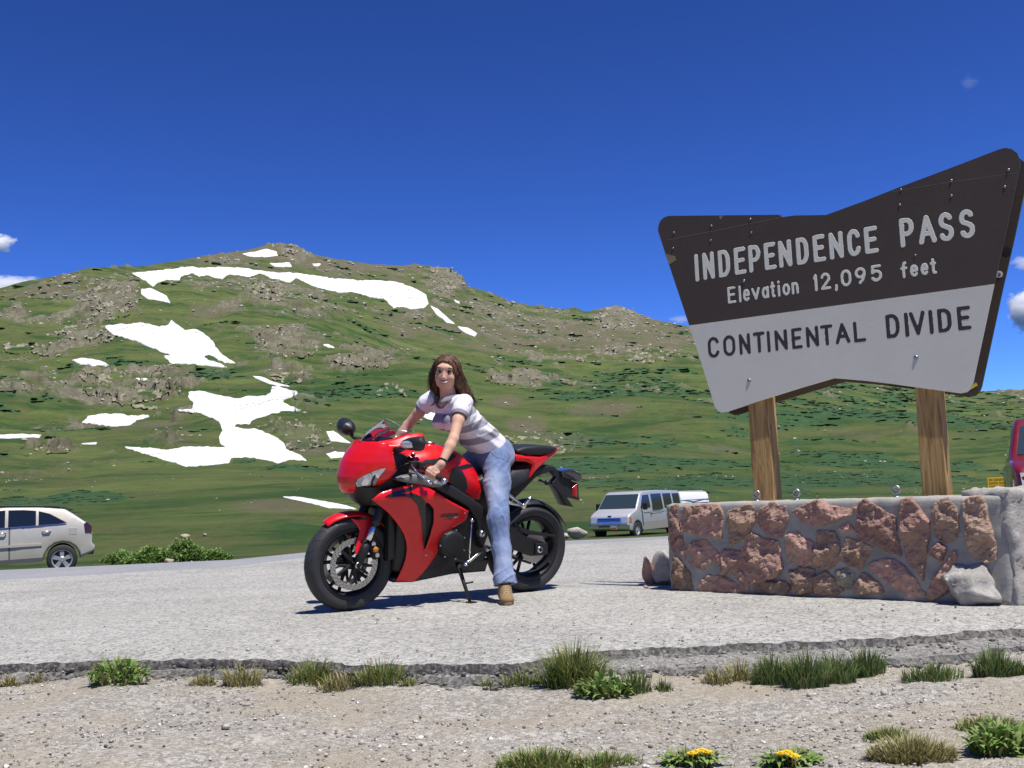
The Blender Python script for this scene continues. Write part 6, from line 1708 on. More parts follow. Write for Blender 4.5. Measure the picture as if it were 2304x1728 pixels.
# fluid reservoir on the far bar
b = MB(); b.lathe([(0, 0), (.022, 0), (.024, .04), (.020, .044), (0, .045)], (1.04, -.15, .975), (0, 0, 1), 16); b.build('fluid_reservoir', plain('reservoir_plastic', (.5, .5, .46), .4), bike, True)
b = MB(); b.lathe([(0, .012), (.014, .010), (.016, 0)], (.985, .12, .972), (-.2, .1, 1), 12); b.build('fork_cap', M_CHROME, bike, True)
# mirrors with clear indicator lenses
for sd in (1, -1):
    c_ = Vector((1.115, sd * .345, 1.045)) if sd > 0 else Vector((1.245, -.345, 1.112))
    rs_ = []; MS = 1.08 if sd > 0 else 1.4
    for t_ in np.linspace(0, 1, 9):
        yy = -.085 + .17 * t_; hgt = .044 * (1 - (2 * t_ - 1) ** 4) ** .5 * (.72 + .28 * t_) + .002; dep = .055 * (1 - (2 * t_ - 1.0) ** 4) ** .5 * (1.1 - .45 * t_) + .002
        rs_.append([tuple(c_ + MS * Vector((dep * cos(a) * (1 if cos(a) > 0 else .5) - .03 * t_, sd * yy, hgt * sin(a) * (1 if cos(a) > 0 else 1.0) + .012 * t_))) for a in np.linspace(0, 2 * pi, 17)[:-1]])
    mo = loft('mirror', rs_, M_BLK)
    # stalk
    base = Vector((1.15, sd * .198, 1.005)) if sd > 0 else Vector((1.17, -.190, 1.03))
    b = MB(); b.tube([base, base.lerp(c_, .5) + Vector((.012, 0, -.008)), c_ + Vector((0, -sd * .06, 0))], [.024, .014, .017], 10); b.build('mirror_stalk', M_BLK, mo, True)
    if sd > 0:
        def lens(u, v):
            yy = -.070 + .105 * u; a = radians(-38 + 62 * v * (1 - .5 * abs(2 * u - 1) ** 2) + 10 * abs(2 * u - 1)); t_ = (yy + .085) / .17
            hgt = .044 * (1 - (2 * t_ - 1) ** 4) ** .5 * (.72 + .28 * t_) + .004; dep = .055 * (1 - (2 * t_ - 1.0) ** 4) ** .5 * (1.1 - .45 * t_) + .004
            return c_ + MS * Vector((dep * cos(a) - .03 * t_, yy, hgt * sin(a) + .012 * t_))
        grid_surf('indicator_lens', lens, 14, 8, k.m if False else M_LENS, mo)
# ================================================================== RIDER
class Field:
    """signed distance field on a grid, meshed with surface nets"""
    def __init__(s, lo, hi, h):
        s.lo = np.array(lo, float); s.h = h
        s.n = np.ceil((np.array(hi) - s.lo) / h).astype(int) + 1
        s.a = np.full(s.n, .2, np.float32)
    def sub(s, lo, hi):
        i0 = np.clip(np.floor((np.array(lo) - s.lo) / s.h).astype(int), 0, s.n - 1); i1 = np.clip(np.ceil((np.array(hi) - s.lo) / s.h).astype(int) + 1, 1, s.n)
        sl = tuple(slice(a, b) for a, b in zip(i0, i1))
        g = np.meshgrid(*[s.lo[k_] + s.h * np.arange(i0[k_], i1[k_]) for k_ in range(3)], indexing='ij')
        return sl, g
    def put(s, sl, d, k_, mode='add'):
        A = s.a[sl]
        if mode == 'add':
            hh = np.maximum(k_ - np.abs(A - d), 0) / k_ if k_ > 0 else 0
            s.a[sl] = np.minimum(A, d) - hh * hh * k_ * .25
        else:
            hh = np.maximum(k_ - np.abs(A + d), 0) / k_ if k_ > 0 else 0
            s.a[sl] = np.maximum(A, -d) + hh * hh * k_ * .25
    def cone(s, a, b, ra, rb, k_=.02, mode='add', sc=None):
        a = np.array(a, float); b = np.array(b, float); r = max(ra, rb) + k_ + 3 * s.h
        sl, (X, Y, Z) = s.sub(np.minimum(a, b) - r, np.maximum(a, b) + r)
        d = b - a; L2 = d @ d + 1e-12
        t_ = np.clip(((X - a[0]) * d[0] + (Y - a[1]) * d[1] + (Z - a[2]) * d[2]) / L2, 0, 1)
        D = np.sqrt((X - a[0] - t_ * d[0]) ** 2 + (Y - a[1] - t_ * d[1]) ** 2 + (Z - a[2] - t_ * d[2]) ** 2) - (ra + t_ * (rb - ra))
        s.put(sl, D.astype(np.float32), k_, mode); return s
    def chain(s, pts, rs_, k_=.015, mode='add'):
        for i in range(len(pts) - 1): s.cone(pts[i], pts[i + 1], rs_[i], rs_[i + 1], k_, mode)
        return s
    def ell(s, c, r, R=None, k_=.02, mode='add'):
        """ellipsoid; R rows are its axes"""
        c = np.array(c, float); r = np.array(r, float); m_ = r.max() + k_ + 3 * s.h
        sl, (X, Y, Z) = s.sub(c - m_, c + m_)
        P = np.stack([X - c[0], Y - c[1], Z - c[2]], -1)
        if R is not None: P = P @ np.array(R).T
        q = P / r; l = np.sqrt((q * q).sum(-1)) + 1e-9; l2 = np.sqrt((q * q / (r * r)).sum(-1) * 1.0) + 1e-9
        D = l * (l - 1) / l2
        s.put(sl, D.astype(np.float32), k_, mode); return s
    def warp(s, fn):
        act = np.abs(s.a) < .03
        ix = np.argwhere(act)
        P = s.lo + ix * s.h
        s.a[act] += fn(P).astype(np.float32); return s
    def clip(s, p, n):
        """keep the side n points away from"""
        n = np.array(n, float); n /= np.linalg.norm(n)
        ax = [s.lo[k_] + s.h * np.arange(s.n[k_]) for k_ in range(3)]
        D = (ax[0][:, None, None] - p[0]) * n[0] + (ax[1][None, :, None] - p[1]) * n[1] + (ax[2][None, None, :] - p[2]) * n[2]
        s.a = np.maximum(s.a, D.astype(np.float32)); return s
    def mesh(s):
        A = s.a; ins = A < 0
        c8 = [ins[i:A.shape[0] - 1 + i, j:A.shape[1] - 1 + j, l:A.shape[2] - 1 + l] for i in (0, 1) for j in (0, 1) for l in (0, 1)]
        cnt = sum(c.astype(np.int8) for c in c8)
        act = (cnt > 0) & (cnt < 8)
        ix = np.argwhere(act)
        vid = np.full(act.shape, -1, np.int64); vid[act] = np.arange(len(ix))
        acc = np.zeros((len(ix), 3)); nn = np.zeros(len(ix))
        cor = np.array([(i, j, l) for i in (0, 1) for j in (0, 1) for l in (0, 1)])
        val = np.stack([A[ix[:, 0] + c[0], ix[:, 1] + c[1], ix[:, 2] + c[2]] for c in cor], 1)
        for p in range(8):
            for q in range(p + 1, 8):
                if np.abs(cor[p] - cor[q]).sum() != 1: continue
                m_ = (val[:, p] < 0) != (val[:, q] < 0)
                t_ = val[:, p] / (val[:, p] - val[:, q] + 1e-12)
                pt = cor[p] + t_[:, None] * (cor[q] - cor[p])
                acc[m_] += pt[m_]; nn[m_] += 1
        V = s.lo + (ix + acc / nn[:, None]) * s.h
        F_ = []
        for ax in range(3):
            o1, o2 = (ax + 1) % 3, (ax + 2) % 3
            a0 = [slice(1, -1)] * 3; a0[ax] = slice(0, -1); b0 = list(a0); b0[ax] = slice(1, None)
            s0 = ins[tuple(a0)]; s1 = ins[tuple(b0)]
            e = np.argwhere(s0 != s1); base = e.copy(); base[:, o1] += 1; base[:, o2] += 1
            flip = s0[tuple(e.T)]
            q = []
            for d1, d2 in ((-1, -1), (0, -1), (0, 0), (-1, 0)):
                c = base.copy(); c[:, o1] += d1; c[:, o2] += d2; q.append(vid[tuple(c.T)])
            q = np.stack(q, 1); q[~flip] = q[~flip][:, ::-1]
            F_.append(q[(q >= 0).all(1)])
        return V, np.concatenate(F_)
B3 = np.array([BD, BL, BU_])          # bike axes as rows
PERS_O = BR + np.array([.42, .25, .045]) @ B3; PERS_O = np.array([PERS_O[0], PERS_O[1], 0.])
rider = empty('person', tuple(PERS_O))
tag(rider, 'smiling woman in striped polo shirt and blue jeans astride the red motorcycle', 'person')
def to_local(V): return BR + np.asarray(V) @ B3 - PERS_O
def emit(name, fld, mat, parent=None, attr=None, relax=1):
    V, F_ = fld.mesh()
    o = mesh(name, to_local(V), F_, mat, parent or rider, True)
    if attr:
        for nm, fn in attr.items(): set_attr(o, nm, fn(V))
    if relax:
        md = o.modifiers.new('relax', 'SMOOTH'); md.factor = .5; md.iterations = relax
    return o
A_ = np.array
# joints in the bike's frame: x forward, y to the rider's left, z up
pel = A_([.315, 0, .955]); hipL, hipR = A_([.335, .095, .925]), A_([.335, -.095, .925])
kneL, ankL = A_([.462, .330, .560]), A_([.500, .485, .160]); kneR, ankR = A_([.655, -.270, .655]), A_([.44, -.235, .400])
shL, shR = A_([.655, .165, 1.305]), A_([.700, -.165, 1.325]); nek = A_([.675, 0, 1.34])
elL, wrL = A_([.792, .282, 1.075]), A_([.905, .335, .925]); elR, wrR = A_([.80, -.30, 1.135]), A_([.912, -.33, .965])
gL = (A_(GRIP_OUT) - A_(GRIP_IN)); gL /= np.linalg.norm(gL); gR = gL * A_([1, -1, 1])
hcL = A_(GRIP_IN) + gL * .180; hcR = hcL * A_([1, -1, 1])
# head frame: she looks at the camera
hc = A_([.692, .005, 1.492])
hw_w = BR + hc @ B3
to_cam = (CAM_O - hw_w); to_cam /= np.linalg.norm(to_cam)
rt_w = A_([1., 0, 0])
fwd_w = to_cam + A_([-.16, 0, -.03]); fwd_w /= np.linalg.norm(fwd_w)
up_w = A_([.10, 0, 1.]); up_w -= fwd_w * (up_w @ fwd_w); up_w /= np.linalg.norm(up_w)
sd_w = np.cross(up_w, fwd_w)            # her left (image right)
HF, HUp, HS = (B3 @ v for v in (fwd_w, up_w, sd_w))
HR = np.array([HS, HF, HUp])            # rows: side, forward, up
def hp(s_, f_, u_): return hc + HS * s_ + HF * f_ + HUp * u_
# ------------------------------------------------------------------ body: one continuous skin
bd = Field((.05, -.62, -.04), (1.12, .70, 1.66), .0042)
# torso inside the clothes
bd.chain([pel, A_([.40, 0, 1.06]), A_([.56, 0, 1.20]), A_([.665, 0, 1.295])], [.085, .062, .066, .055], .05)
bd.cone(A_([.63, .10, 1.27]), A_([.67, -.10, 1.28]), .045, .045, .04)
for h_, k1, a1 in ((hipL, kneL, ankL), (hipR, kneR, ankR)): bd.chain([h_, k1, a1], [.075, .052, .036], .04)
# arms
for sh, el, wr in ((shL, elL, wrL), (shR, elR, wrR)):
    m1 = (sh + el) / 2 + A_([0, 0, 0]); fm = el + (wr - el) * .28
    bd.chain([sh, m1, el], [.041, .0365, .0310], .02); bd.chain([el, fm, wr], [.0310, .0325, .0215], .018)
# neck and head
bd.chain([nek + A_([-.015, 0, -.02]), nek + A_([0, 0, .04]), hp(0, -.022, -.07)], [.058, .045, .044], .025)
bd.ell(hp(0, -.018, .030), (.074, .092, .088), HR, .02)           # skull
bd.ell(hp(0, .022, -.018), (.060, .064, .076), HR, .03)           # face
bd.ell(hp(0, .048, -.076), (.026, .028, .022), HR, .03)           # chin
for q in (-1, 1):
    bd.ell(hp(q * .037, .052, -.028), (.023, .023, .021), HR, .02)    # cheeks
    bd.ell(hp(q * .036, .030, -.060), (.018, .026, .022), HR, .03)    # jaw corner
    bd.ell(hp(q * .030, .0835, .012), (.0155, .012, .0105), HR, .010, 'sub')   # eye sockets
    bd.ell(hp(q * .072, -.012, -.012), (.010, .020, .030), HR, .01)   # ears
    bd.ell(hp(q * .0105, .086, -.030), (.0075, .008, .0065), HR, .006) # nostrils
bd.ell(hp(0, .066, .040), (.046, .016, .014), HR, .02)            # brow
bd.cone(hp(0, .076, .016), hp(0, .094, -.024), .0065, .0105, .010)    # nose
bd.ell(hp(0, .076, -.0555), (.024, .012, .010), HR, .010)         # muzzle
# hands closed round the grips
def hand(hc_, g_, wr, s_):
    e1 = wr - hc_; e1 -= g_ * (e1 @ g_); e1 /= np.linalg.norm(e1)      # from the bar toward the wrist
    e2 = np.cross(g_, e1) * s_
    if e2 @ A_([1, 0, 0]) < 0: e2 = -e2                                 # forward over the bar
    pc = hc_ + e1 * .030 + e2 * .004
    bd.cone(wr, pc, .0225, .026, .02)
    bd.ell(hc_ + e1 * .024 + e2 * .006, (.020, .040, .017), np.array([e2, g_, e1]), .015)
    for i, (o_, r_) in enumerate(((-.033, .0090), (-.0115, .0096), (.0105, .0094), (.031, .0080))):
        c_ = hc_ + g_ * o_; L_ = (.026, .027, .0265, .025)[i]
        arc_ = [c_ + e1 * L_ * cos(t_) + e2 * L_ * sin(t_) for t_ in np.radians([18, 62, 104, 150, 195])]
        bd.chain(arc_, [r_ * 1.12, r_ * 1.08, r_ * 1.03, r_, r_ * .9], .004)
    th = [hc_ - g_ * .036 + e1 * .024, hc_ - g_ * .046 + e1 * .012 - e2 * .020, hc_ - g_ * .030 - e1 * .010 - e2 * .024, hc_ - g_ * .012 - e1 * .022 - e2 * .014]
    bd.chain(th, [.0125, .0112, .010, .0088], .006)
hand(hcL, gL, wrL, 1); hand(hcR, gR, wrR, 1)
k = NT('skin'); co = k.coord()
c = k.mix(k.noise(co, 18, 5), (.54, .315, .22), (.64, .39, .28))
c = k.mix(k.math('MULTIPLY', k.attr('lip'), .85), c, (.36, .10, .085))
c = k.mix(k.math('MULTIPLY', k.attr('flush'), .35), c, (.52, .19, .13))
k.l(c, k.b.inputs['Base Color']); k.b.inputs['Roughness'].default_value = .62
k.b.inputs['Subsurface Weight'].default_value = .12; k.b.inputs['Subsurface Radius'].default_value = (.012, .005, .003); k.b.inputs['Subsurface Scale'].default_value = .6
k.b.inputs['Specular IOR Level'].default_value = .25
k.bump(k.noise(co, 160, 3), .12, .002)
M_SKIN = k.m
def headc(V): q = (V - hc); return q @ HS, q @ HF, q @ HUp
def lip_mask(V):
    s_, f_, u_ = headc(V); cu = -.0530 + 9.0 * s_ * s_ 
    return (f_ > .05) * np.clip(1.4 - ((np.abs(u_ - cu) / .0105) ** 2 + (s_ / .027) ** 4), 0, 1)
def flush(V):
    s_, f_, u_ = headc(V)
    return (f_ > .02) * np.clip(1.1 - ((np.abs(s_) - .038) / .02) ** 2 - ((u_ + .025) / .022) ** 2, 0, 1)
bodyo = emit('body', bd, M_SKIN, None, {'lip': lip_mask, 'flush': flush}, 1)
def hl_(V): return [tuple(to_local(p)) for p in V]
M_EYEW = plain('eye_white', (.46, .43, .40), .5, spec=.2); M_IRIS = plain('brown_iris', (.022, .011, .006), .4, 0, .1); M_TEETH = plain('teeth', (.72, .66, .56), .3); M_BROW = plain('dark_brow', (.06, .030, .016), .8); M_MOUTH = plain('inner_mouth', (.10, .02, .02), .7)
for q in (-1, 1):
    b = MB(); n_ = 12
    V = ICO2 * .0130; V = to_local(hp(q * .030, .0632, .0100) + V @ np.eye(3)); b.add(V, ICO2F.tolist()); eo = b.build('eye', M_EYEW, bodyo, True)
    b = MB(); o_ = hp(q * .030, .0632, .0100); d_ = HF * 1.0
    rg = [[tuple(to_local(o_ + HF * z_ + (HS * cos(a) + HUp * sin(a)) * r_)) for a in np.linspace(0, 2 * pi, 13)[:-1]] for r_, z_ in ((.0070, .0114), (.0052, .0130), (.001, .0136))]
    loft('iris', rg, M_IRIS, eo)
    b = MB(); b.tube(hl_([hp(q * (.030 + .0165 * t_), .0775 - .010 * abs(t_) ** 2, .0165 + .0035 * (1 - t_ * t_)) for t_ in np.linspace(-1, 1, 9)]), [.0016, .003, .0036, .004, .004, .004, .0038, .0034, .002], 6); b.build('lash_line', M_BROW, bodyo, True)
    b = MB(); b.tube(hl_([hp(q * (.031 + .021 * t_), .0835 - .016 * max(0, t_) ** 2 - .004 * (t_ < 0), .0345 + .005 * (1 - t_ * t_) + .001 * t_) for t_ in np.linspace(-1, 1, 9)]), [.0015, .0030, .0034, .0034, .0032, .0030, .0027, .002, .001], 6); b.build('eyebrow', M_BROW, bodyo, True)
b = MB()
mth = [hp(.0255 * t_, .0905 - .017 * t_ * t_, -.0555 + .0095 * t_ * t_) for t_ in np.linspace(-1, 1, 11)]
b.tube(hl_(mth), [.001, .0030, .0046, .0054, .0058, .0060, .0058, .0054, .0046, .0030, .001], 8); te = b.build('teeth', M_TEETH, bodyo, True)
b = MB(); b.tube(hl_([hp(.028 * t_, .0885 - .019 * t_ * t_, -.0490 + .0085 * t_ * t_ - .001 * cos(3 * t_)) for t_ in np.linspace(-1, 1, 11)]), [.0012, .002, .0026, .003, .0032, .003, .0032, .003, .0026, .002, .0012], 8)
b.tube(hl_([hp(.027 * t_, .0885 - .018 * t_ * t_, -.0630 + .0215 * t_ * t_) for t_ in np.linspace(-1, 1, 11)]), [.0012, .002, .003, .0036, .004, .0042, .004, .0036, .003, .002, .0012], 8)
b.build('lips', plain('lip_skin', (.36, .11, .095), .4), bodyo, True)
# ------------------------------------------------------------------ jeans
jn = Field((.05, -.62, -.02), (.75, .72, 1.10), .0045)
jn.ell(A_([.315, 0, .965]), (.125, .155, .105), [[.93, 0, -.36], [0, 1, 0], [.36, 0, .93]], .04)
jn.ell(A_([.262, .055, .945]), (.085, .085, .095), None, .05); jn.ell(A_([.262, -.055, .945]), (.085, .085, .095), None, .05)
jn.chain([A_([.33, 0, .99]), A_([.375, 0, 1.035])], [.115, .105], .05)
for h_, k1, a1, s_ in ((hipL, kneL, ankL, 1), (hipR, kneR, ankR, -1)):
    th_m = h_ + (k1 - h_) * .42
    jn.chain([h_ + A_([0, 0, .0]), th_m, k1], [.092, .081, .062], .04)
    jn.chain([k1, k1 + (a1 - k1) * .45, a1 + (k1 - a1) * .10, a1 + (a1 - k1) * .32], [.062, .057, .064, .076], .03)
kdir = (ankL - kneL) / np.linalg.norm(ankL - kneL)
def jw(P):
    """creases: at the hip, behind the knee and stacking over the shoe"""
    tk = (P - kneL) @ kdir
    side = P[:, 1] > 0
    d = .0022 * noise3(P, 9, 3) + .0008 * noise3(P, 40, 5)
    ang = np.arctan2(P[:, 0] - .46, P[:, 1] - .38)
    def crease(fq, sl, seed, sharp=3.):
        q = np.stack([tk * fq + sl * ang, ang * 1.1, tk * 3], -1)
        return (1 - np.minimum(1, np.abs(noise3(q, 1.0, seed)) * sharp))
    w1 = np.exp(-((tk + .01) / .10) ** 2); w2 = np.exp(-((tk - .40) / .075) ** 2); w3 = np.exp(-((tk + .30) / .09) ** 2)
    d -= side * (w1 * .0070 * crease(15, 1.2, 7) + w2 * .0075 * crease(17, -1.0, 9) + w3 * .0050 * crease(16, 1.6, 13) + .0022 * crease(5, .8, 15, 4.))
    hp_ = np.exp(-((P[:, 2] - .90) / .05) ** 2)
    q2 = np.stack([P[:, 2] * 24 + P[:, 0] * 16, P[:, 1] * 4, P[:, 0] * 4], -1)
    d -= hp_ * .0045 * (1 - np.minimum(1, np.abs(noise3(q2, 1., 17)) * 3))
    return d
jn.warp(jw)
# open hems
for k1, a1 in ((kneL, ankL), (kneR, ankR)):
    u_ = (a1 - k1) / np.linalg.norm(a1 - k1); e_ = a1 + u_ * .118
    jn.cone(e_ + u_ * .004, e_ + u_ * .2, .15, .15, 0, 'sub')
    jn.cone(e_ - u_ * .05, e_ + u_ * .05, .050, .069, 0, 'sub')
k = NT('denim'); co = k.coord()
fz = k.attr('fade')
base = k.mix(k.ramp(k.noise(co, 11, 6, .65), [(.3, 0), (.7, 1)]), (.062, .105, .235), (.12, .18, .34))
c = k.mix(fz, base, (.38, .44, .60))
wv = k.n('TexWave', bands_direction='DIAGONAL'); wv.inputs['Scale'].default_value = 240; wv.inputs['Distortion'].default_value = 1.5
k.l(co, wv.inputs['Vector'])
c = k.mix(k.math('MULTIPLY', wv.outputs['Fac'], .22), c, (.42, .47, .58))
c = k.mix(k.ramp(k.noise(k.coord('Object', (1, 1, .25)), 45, 4, .7), [(.5, 0), (.8, .35)]), c, (.45, .50, .60))
k.l(c, k.b.inputs['Base Color']); k.b.inputs['Roughness'].default_value = .9; k.b.inputs['Specular IOR Level'].default_value = .15
k.b.inputs['Sheen Weight'].default_value = .15
k.bump(k.noise(co, 420, 3), .3, .002)
M_DENIM = k.m
def fade(V):
    th = np.clip(1 - np.abs((V[:, 2] - .76) / .16) ** 2, 0, 1); fr = np.clip((V[:, 0] - .36) / .08, 0, 1) * np.clip(1 - np.abs((V[:, 1] - .24) / .10) ** 2, 0, 1)
    sh = np.exp(-((V[:, 2] - .34) / .17) ** 2) * np.clip((V[:, 1] - .40) / .06, 0, 1) * .5
    bt = np.clip(1 - ((V[:, 2] - .93) / .08) ** 2, 0, 1) * np.clip((.29 - V[:, 0]) / .05, 0, 1) * .45
    return np.clip(th * fr * .85 + sh + bt + .18 * noise3(V, 18, 21), 0, 1)
jeans = emit('jeans', jn, M_DENIM, None, {'fade': fade}, 1)
M_SEAM = plain('seam_thread', (.10, .13, .20), .9)
# outseam along the left leg, pocket stitching, belt line
hit_v = np.array([v.co for v in jeans.data.vertices])
def snap(p):
    q = to_local(p); return hit_v[np.argmin(((hit_v - q) ** 2).sum(1))]
osd = A_([-.55, .8, .05])
pts = []
for t_ in np.linspace(0, 1, 26):
    c_ = hipL + (kneL - hipL) * (t_ * 2) if t_ < .5 else kneL + (ankL + kdir * .02 - kneL) * (t_ * 2 - 1)
    pts.append(tuple(snap(c_ + osd * .11)))
b = MB(); b.tube(pts, .0026, 6); b.build('outseam', M_SEAM, jeans, True)
b = MB(); b.tube([tuple(snap(A_([.42 - .10 * t_, .15 + .02 * sin(pi * t_), .985 - .075 * sin(pi / 2 * t_)]))) for t_ in np.linspace(0, 1, 10)], .0022, 6); b.build('pocket_seam', M_SEAM, jeans, True)
# ------------------------------------------------------------------ polo shirt
st_ = Field((.16, -.36, .92), (.92, .40, 1.42), .0042)
st_.chain([A_([.335, 0, 1.015]), A_([.41, 0, 1.075]), A_([.50, 0, 1.145]), A_([.585, 0, 1.215]), A_([.65, 0, 1.27])], [.106, .098, .096, .094, .070], .05)
for y_ in (-.055, .055):
    st_.chain([A_([.345, y_, 1.01]), A_([.46, y_ * 1.0, 1.10]), A_([.585, y_ * 1.15, 1.205]), A_([.645, y_ * 1.5, 1.27])], [.094, .078, .080, .058], .05)
    st_.ell(A_([.685, y_ * 1.1, 1.170]), (.054, .058, .054), None, .05)          # bust
st_.cone(shL + A_([-.015, -.03, -.01]), shR + A_([-.015, .03, -.01]), .056, .056, .05)
for sh, el in ((shL, elL), (shR, elR)):
    a_ = sh; b_ = sh + (el - sh) * .40
    st_.chain([a_ + A_([-.012, 0, .0]), a_ + (b_ - a_) * .5, b_], [.055, .0535, .052], .03)
st_.cone(nek + A_([-.03, 0, -.035]), nek + A_([-.005, 0, .02]), .078, .068, .03)
def shw(P):
    t_ = (P - A_([.335, 0, 1.015])) @ A_([.73, 0, .68])
    d = .0028 * noise3(P, 15, 31) + .0018 * noise3(P, 33, 33)
    d += .0045 * np.exp(-((t_ - .10) / .09) ** 2) * np.sin(P[:, 2] * 95 - P[:, 0] * 30 + 2.5 * noise3(P, 8, 35))
    d += .0035 * np.exp(-((t_ - .25) / .06) ** 2) * (P[:, 1] > .05) * np.sin(P[:, 2] * 60 + P[:, 0] * 90 + 2 * noise3(P, 9, 37))
    return d
st_.warp(shw)
for sh, el in ((shL, elL), (shR, elR)):           # sleeve openings
    u_ = (el - sh) / np.linalg.norm(el - sh); e_ = sh + (el - sh) * .43
    st_.cone(e_ + u_ * .045, e_ + u_ * .22, .075, .075, 0, 'sub'); st_.cone(e_ - u_ * .03, e_ + u_ * .05, .043, .046, 0, 'sub')
nd = hp(0, -.02, -.07) - nek; nd /= np.linalg.norm(nd)
st_.cone(nek + nd * .008, nek + nd * .2, .10, .11, 0, 'sub'); st_.cone(nek - nd * .012 + A_([.012, 0, 0]), nek + nd * .06 + A_([.025, 0, 0]), .046, .056, 0, 'sub')
st_.clip(A_([.335, 0, .985]), A_([-.42, 0, -.9]))    # hem
k = NT('striped_knit'); co = k.coord()
f = k.attr('stripe')
wh = k.mix(k.noise(co, 14, 4), (.70, .665, .71), (.80, .775, .80))
gr_ = k.mix(k.noise(co, 30, 4), (.25, .235, .275), (.33, .315, .355))
k.l(k.mix(f, wh, gr_), k.b.inputs['Base Color']); k.b.inputs['Roughness'].default_value = .9; k.b.inputs['Specular IOR Level'].default_value = .15
k.bump(k.noise(k.coord('Object', (1, 1, .3)), 380, 2), .25, .002)
M_KNIT = k.m
SN_ = A_([.35, 0, .937])
def stripe(V):
    q = (V - A_([.30, 0, .97])) @ SN_
    s_ = np.zeros(len(V))
    for c0_ in (.150, .256, .362): s_ = np.maximum(s_, smooth(.0275, .0245, np.abs(q - c0_) + 0))
    dL = np.linalg.norm(V - shL, axis=1); dR = np.linalg.norm(V - shR, axis=1)
    uL = (elL - shL) / np.linalg.norm(elL - shL); uR = (elR - shR) / np.linalg.norm(elR - shR)
    for sh, u_, sg in ((shL, uL, 1), (shR, uR, -1)):
        tt_ = (V - sh) @ u_; rad = np.linalg.norm(V - sh - tt_[:, None] * u_, axis=1)
        slv = (rad < .085) & (tt_ > -.02) & ((V[:, 1] * sg) > .135)
        cuff = smooth(.088, .092, tt_)
        s_ = np.where(slv, cuff, s_)
    top = q > .41
    s_ = np.where(top & (np.abs(V[:, 1]) < .13), 0, s_)
    col = np.linalg.norm(V - (nek + A_([.0, 0, .0])), axis=1) < .088
    return np.where(col & (V[:, 2] > 1.325), 1, s_)
shirt = emit('polo_shirt', st_, M_KNIT, None, {'stripe': stripe}, 1)
M_COLLAR = plain('grey_knit_collar', (.17, .165, .20), .9, var=.15, bump=.2)
# collar: two flat wings round the neck
cv_ = []
for t_ in np.linspace(-1, 1, 25):
    a = t_ * radians(150); r0 = .066 + .006 * abs(t_)
    ctr = nek + nd * (-.006 + .014 * cos(a)) + A_([-.004, 0, 0])
    e = A_([-cos(a), 0, 0]) * -1; 
    dirv_ = A_([-cos(a), sin(a), 0.]); dirv_ -= nd * (dirv_ @ nd); dirv_ /= np.linalg.norm(dirv_)
    top_ = ctr + dirv_ * r0; bot_ = ctr + dirv_ * (r0 + .026 + .022 * abs(t_) ** 3) - nd * (.020 + .018 * abs(t_) ** 3)
    cv_.append((top_, bot_))
V = [tuple(to_local(p)) for pr in cv_ for p in (pr[0] - 0, pr[0] + (pr[1] - pr[0]) * .1 + nd * .006, (pr[0] + pr[1]) / 2 + nd * .004, pr[1])]
F_ = np.array([(i * 4 + j, i * 4 + j + 1, (i + 1) * 4 + j + 1, (i + 1) * 4 + j) for i in range(24) for j in range(3)])
co_ = mesh('collar', V, F_, M_COLLAR, shirt, True); md = co_.modifiers.new('thickness', 'SOLIDIFY'); md.thickness = .003
M_BUT = plain('dark_button', (.04, .03, .03), .3)
hv = np.array([v.co for v in shirt.data.vertices])
for zx, zy in ((929, 408), (932, 455)):
    x_, z_ = bz(zx, zy, .02); q = to_local(A_([x_, .02, z_])); cw = CAM_O - (q + PERS_O); cw /= np.linalg.norm(cw)
    j = np.argmin(np.linalg.norm(np.cross(hv - q, cw), axis=1) + np.where((hv - q) @ cw < -.1, 1, 0) - .05 * ((hv - q) @ cw))
    b = MB(); b.lathe([(.0055, 0), (.005, .003), (0, .0035)], tuple(hv[j]), tuple(cw), 12); b.build('button', M_BUT, shirt, True)
# small swoosh-like mark on the sleeve
q = to_local(shL + (elL - shL) * .18 + A_([-.02, .055, .03])); cw = CAM_O - (q + PERS_O); cw /= np.linalg.norm(cw)
j = np.argmin(np.linalg.norm(np.cross(hv - q, cw), axis=1) - .05 * ((hv - q) @ cw)); pz = hv[j] + cw * .003
b = MB(); b.tube([tuple(pz + A_([-.010, 0, .002])), tuple(pz + A_([.002, 0, -.004])), tuple(pz + A_([.016, 0, .010]))], [.0012, .003, .001], 6); b.build('sleeve_mark', M_BUT, shirt, True)
# ------------------------------------------------------------------ wrist band
w0 = wrL + (elL - wrL) * .12; ud = (elL - wrL) / np.linalg.norm(elL - wrL); e1 = np.cross(ud, A_([0, 0, 1.])); e1 /= np.linalg.norm(e1); e2 = np.cross(ud, e1)
b = MB(); b.tube([tuple(to_local(w0 + (e1 * cos(a) + e2 * sin(a)) * .0285)) for a in np.linspace(0, 2 * pi, 25)], .0055, 8, False); b.build('wrist_band', M_BLK, rider, True)
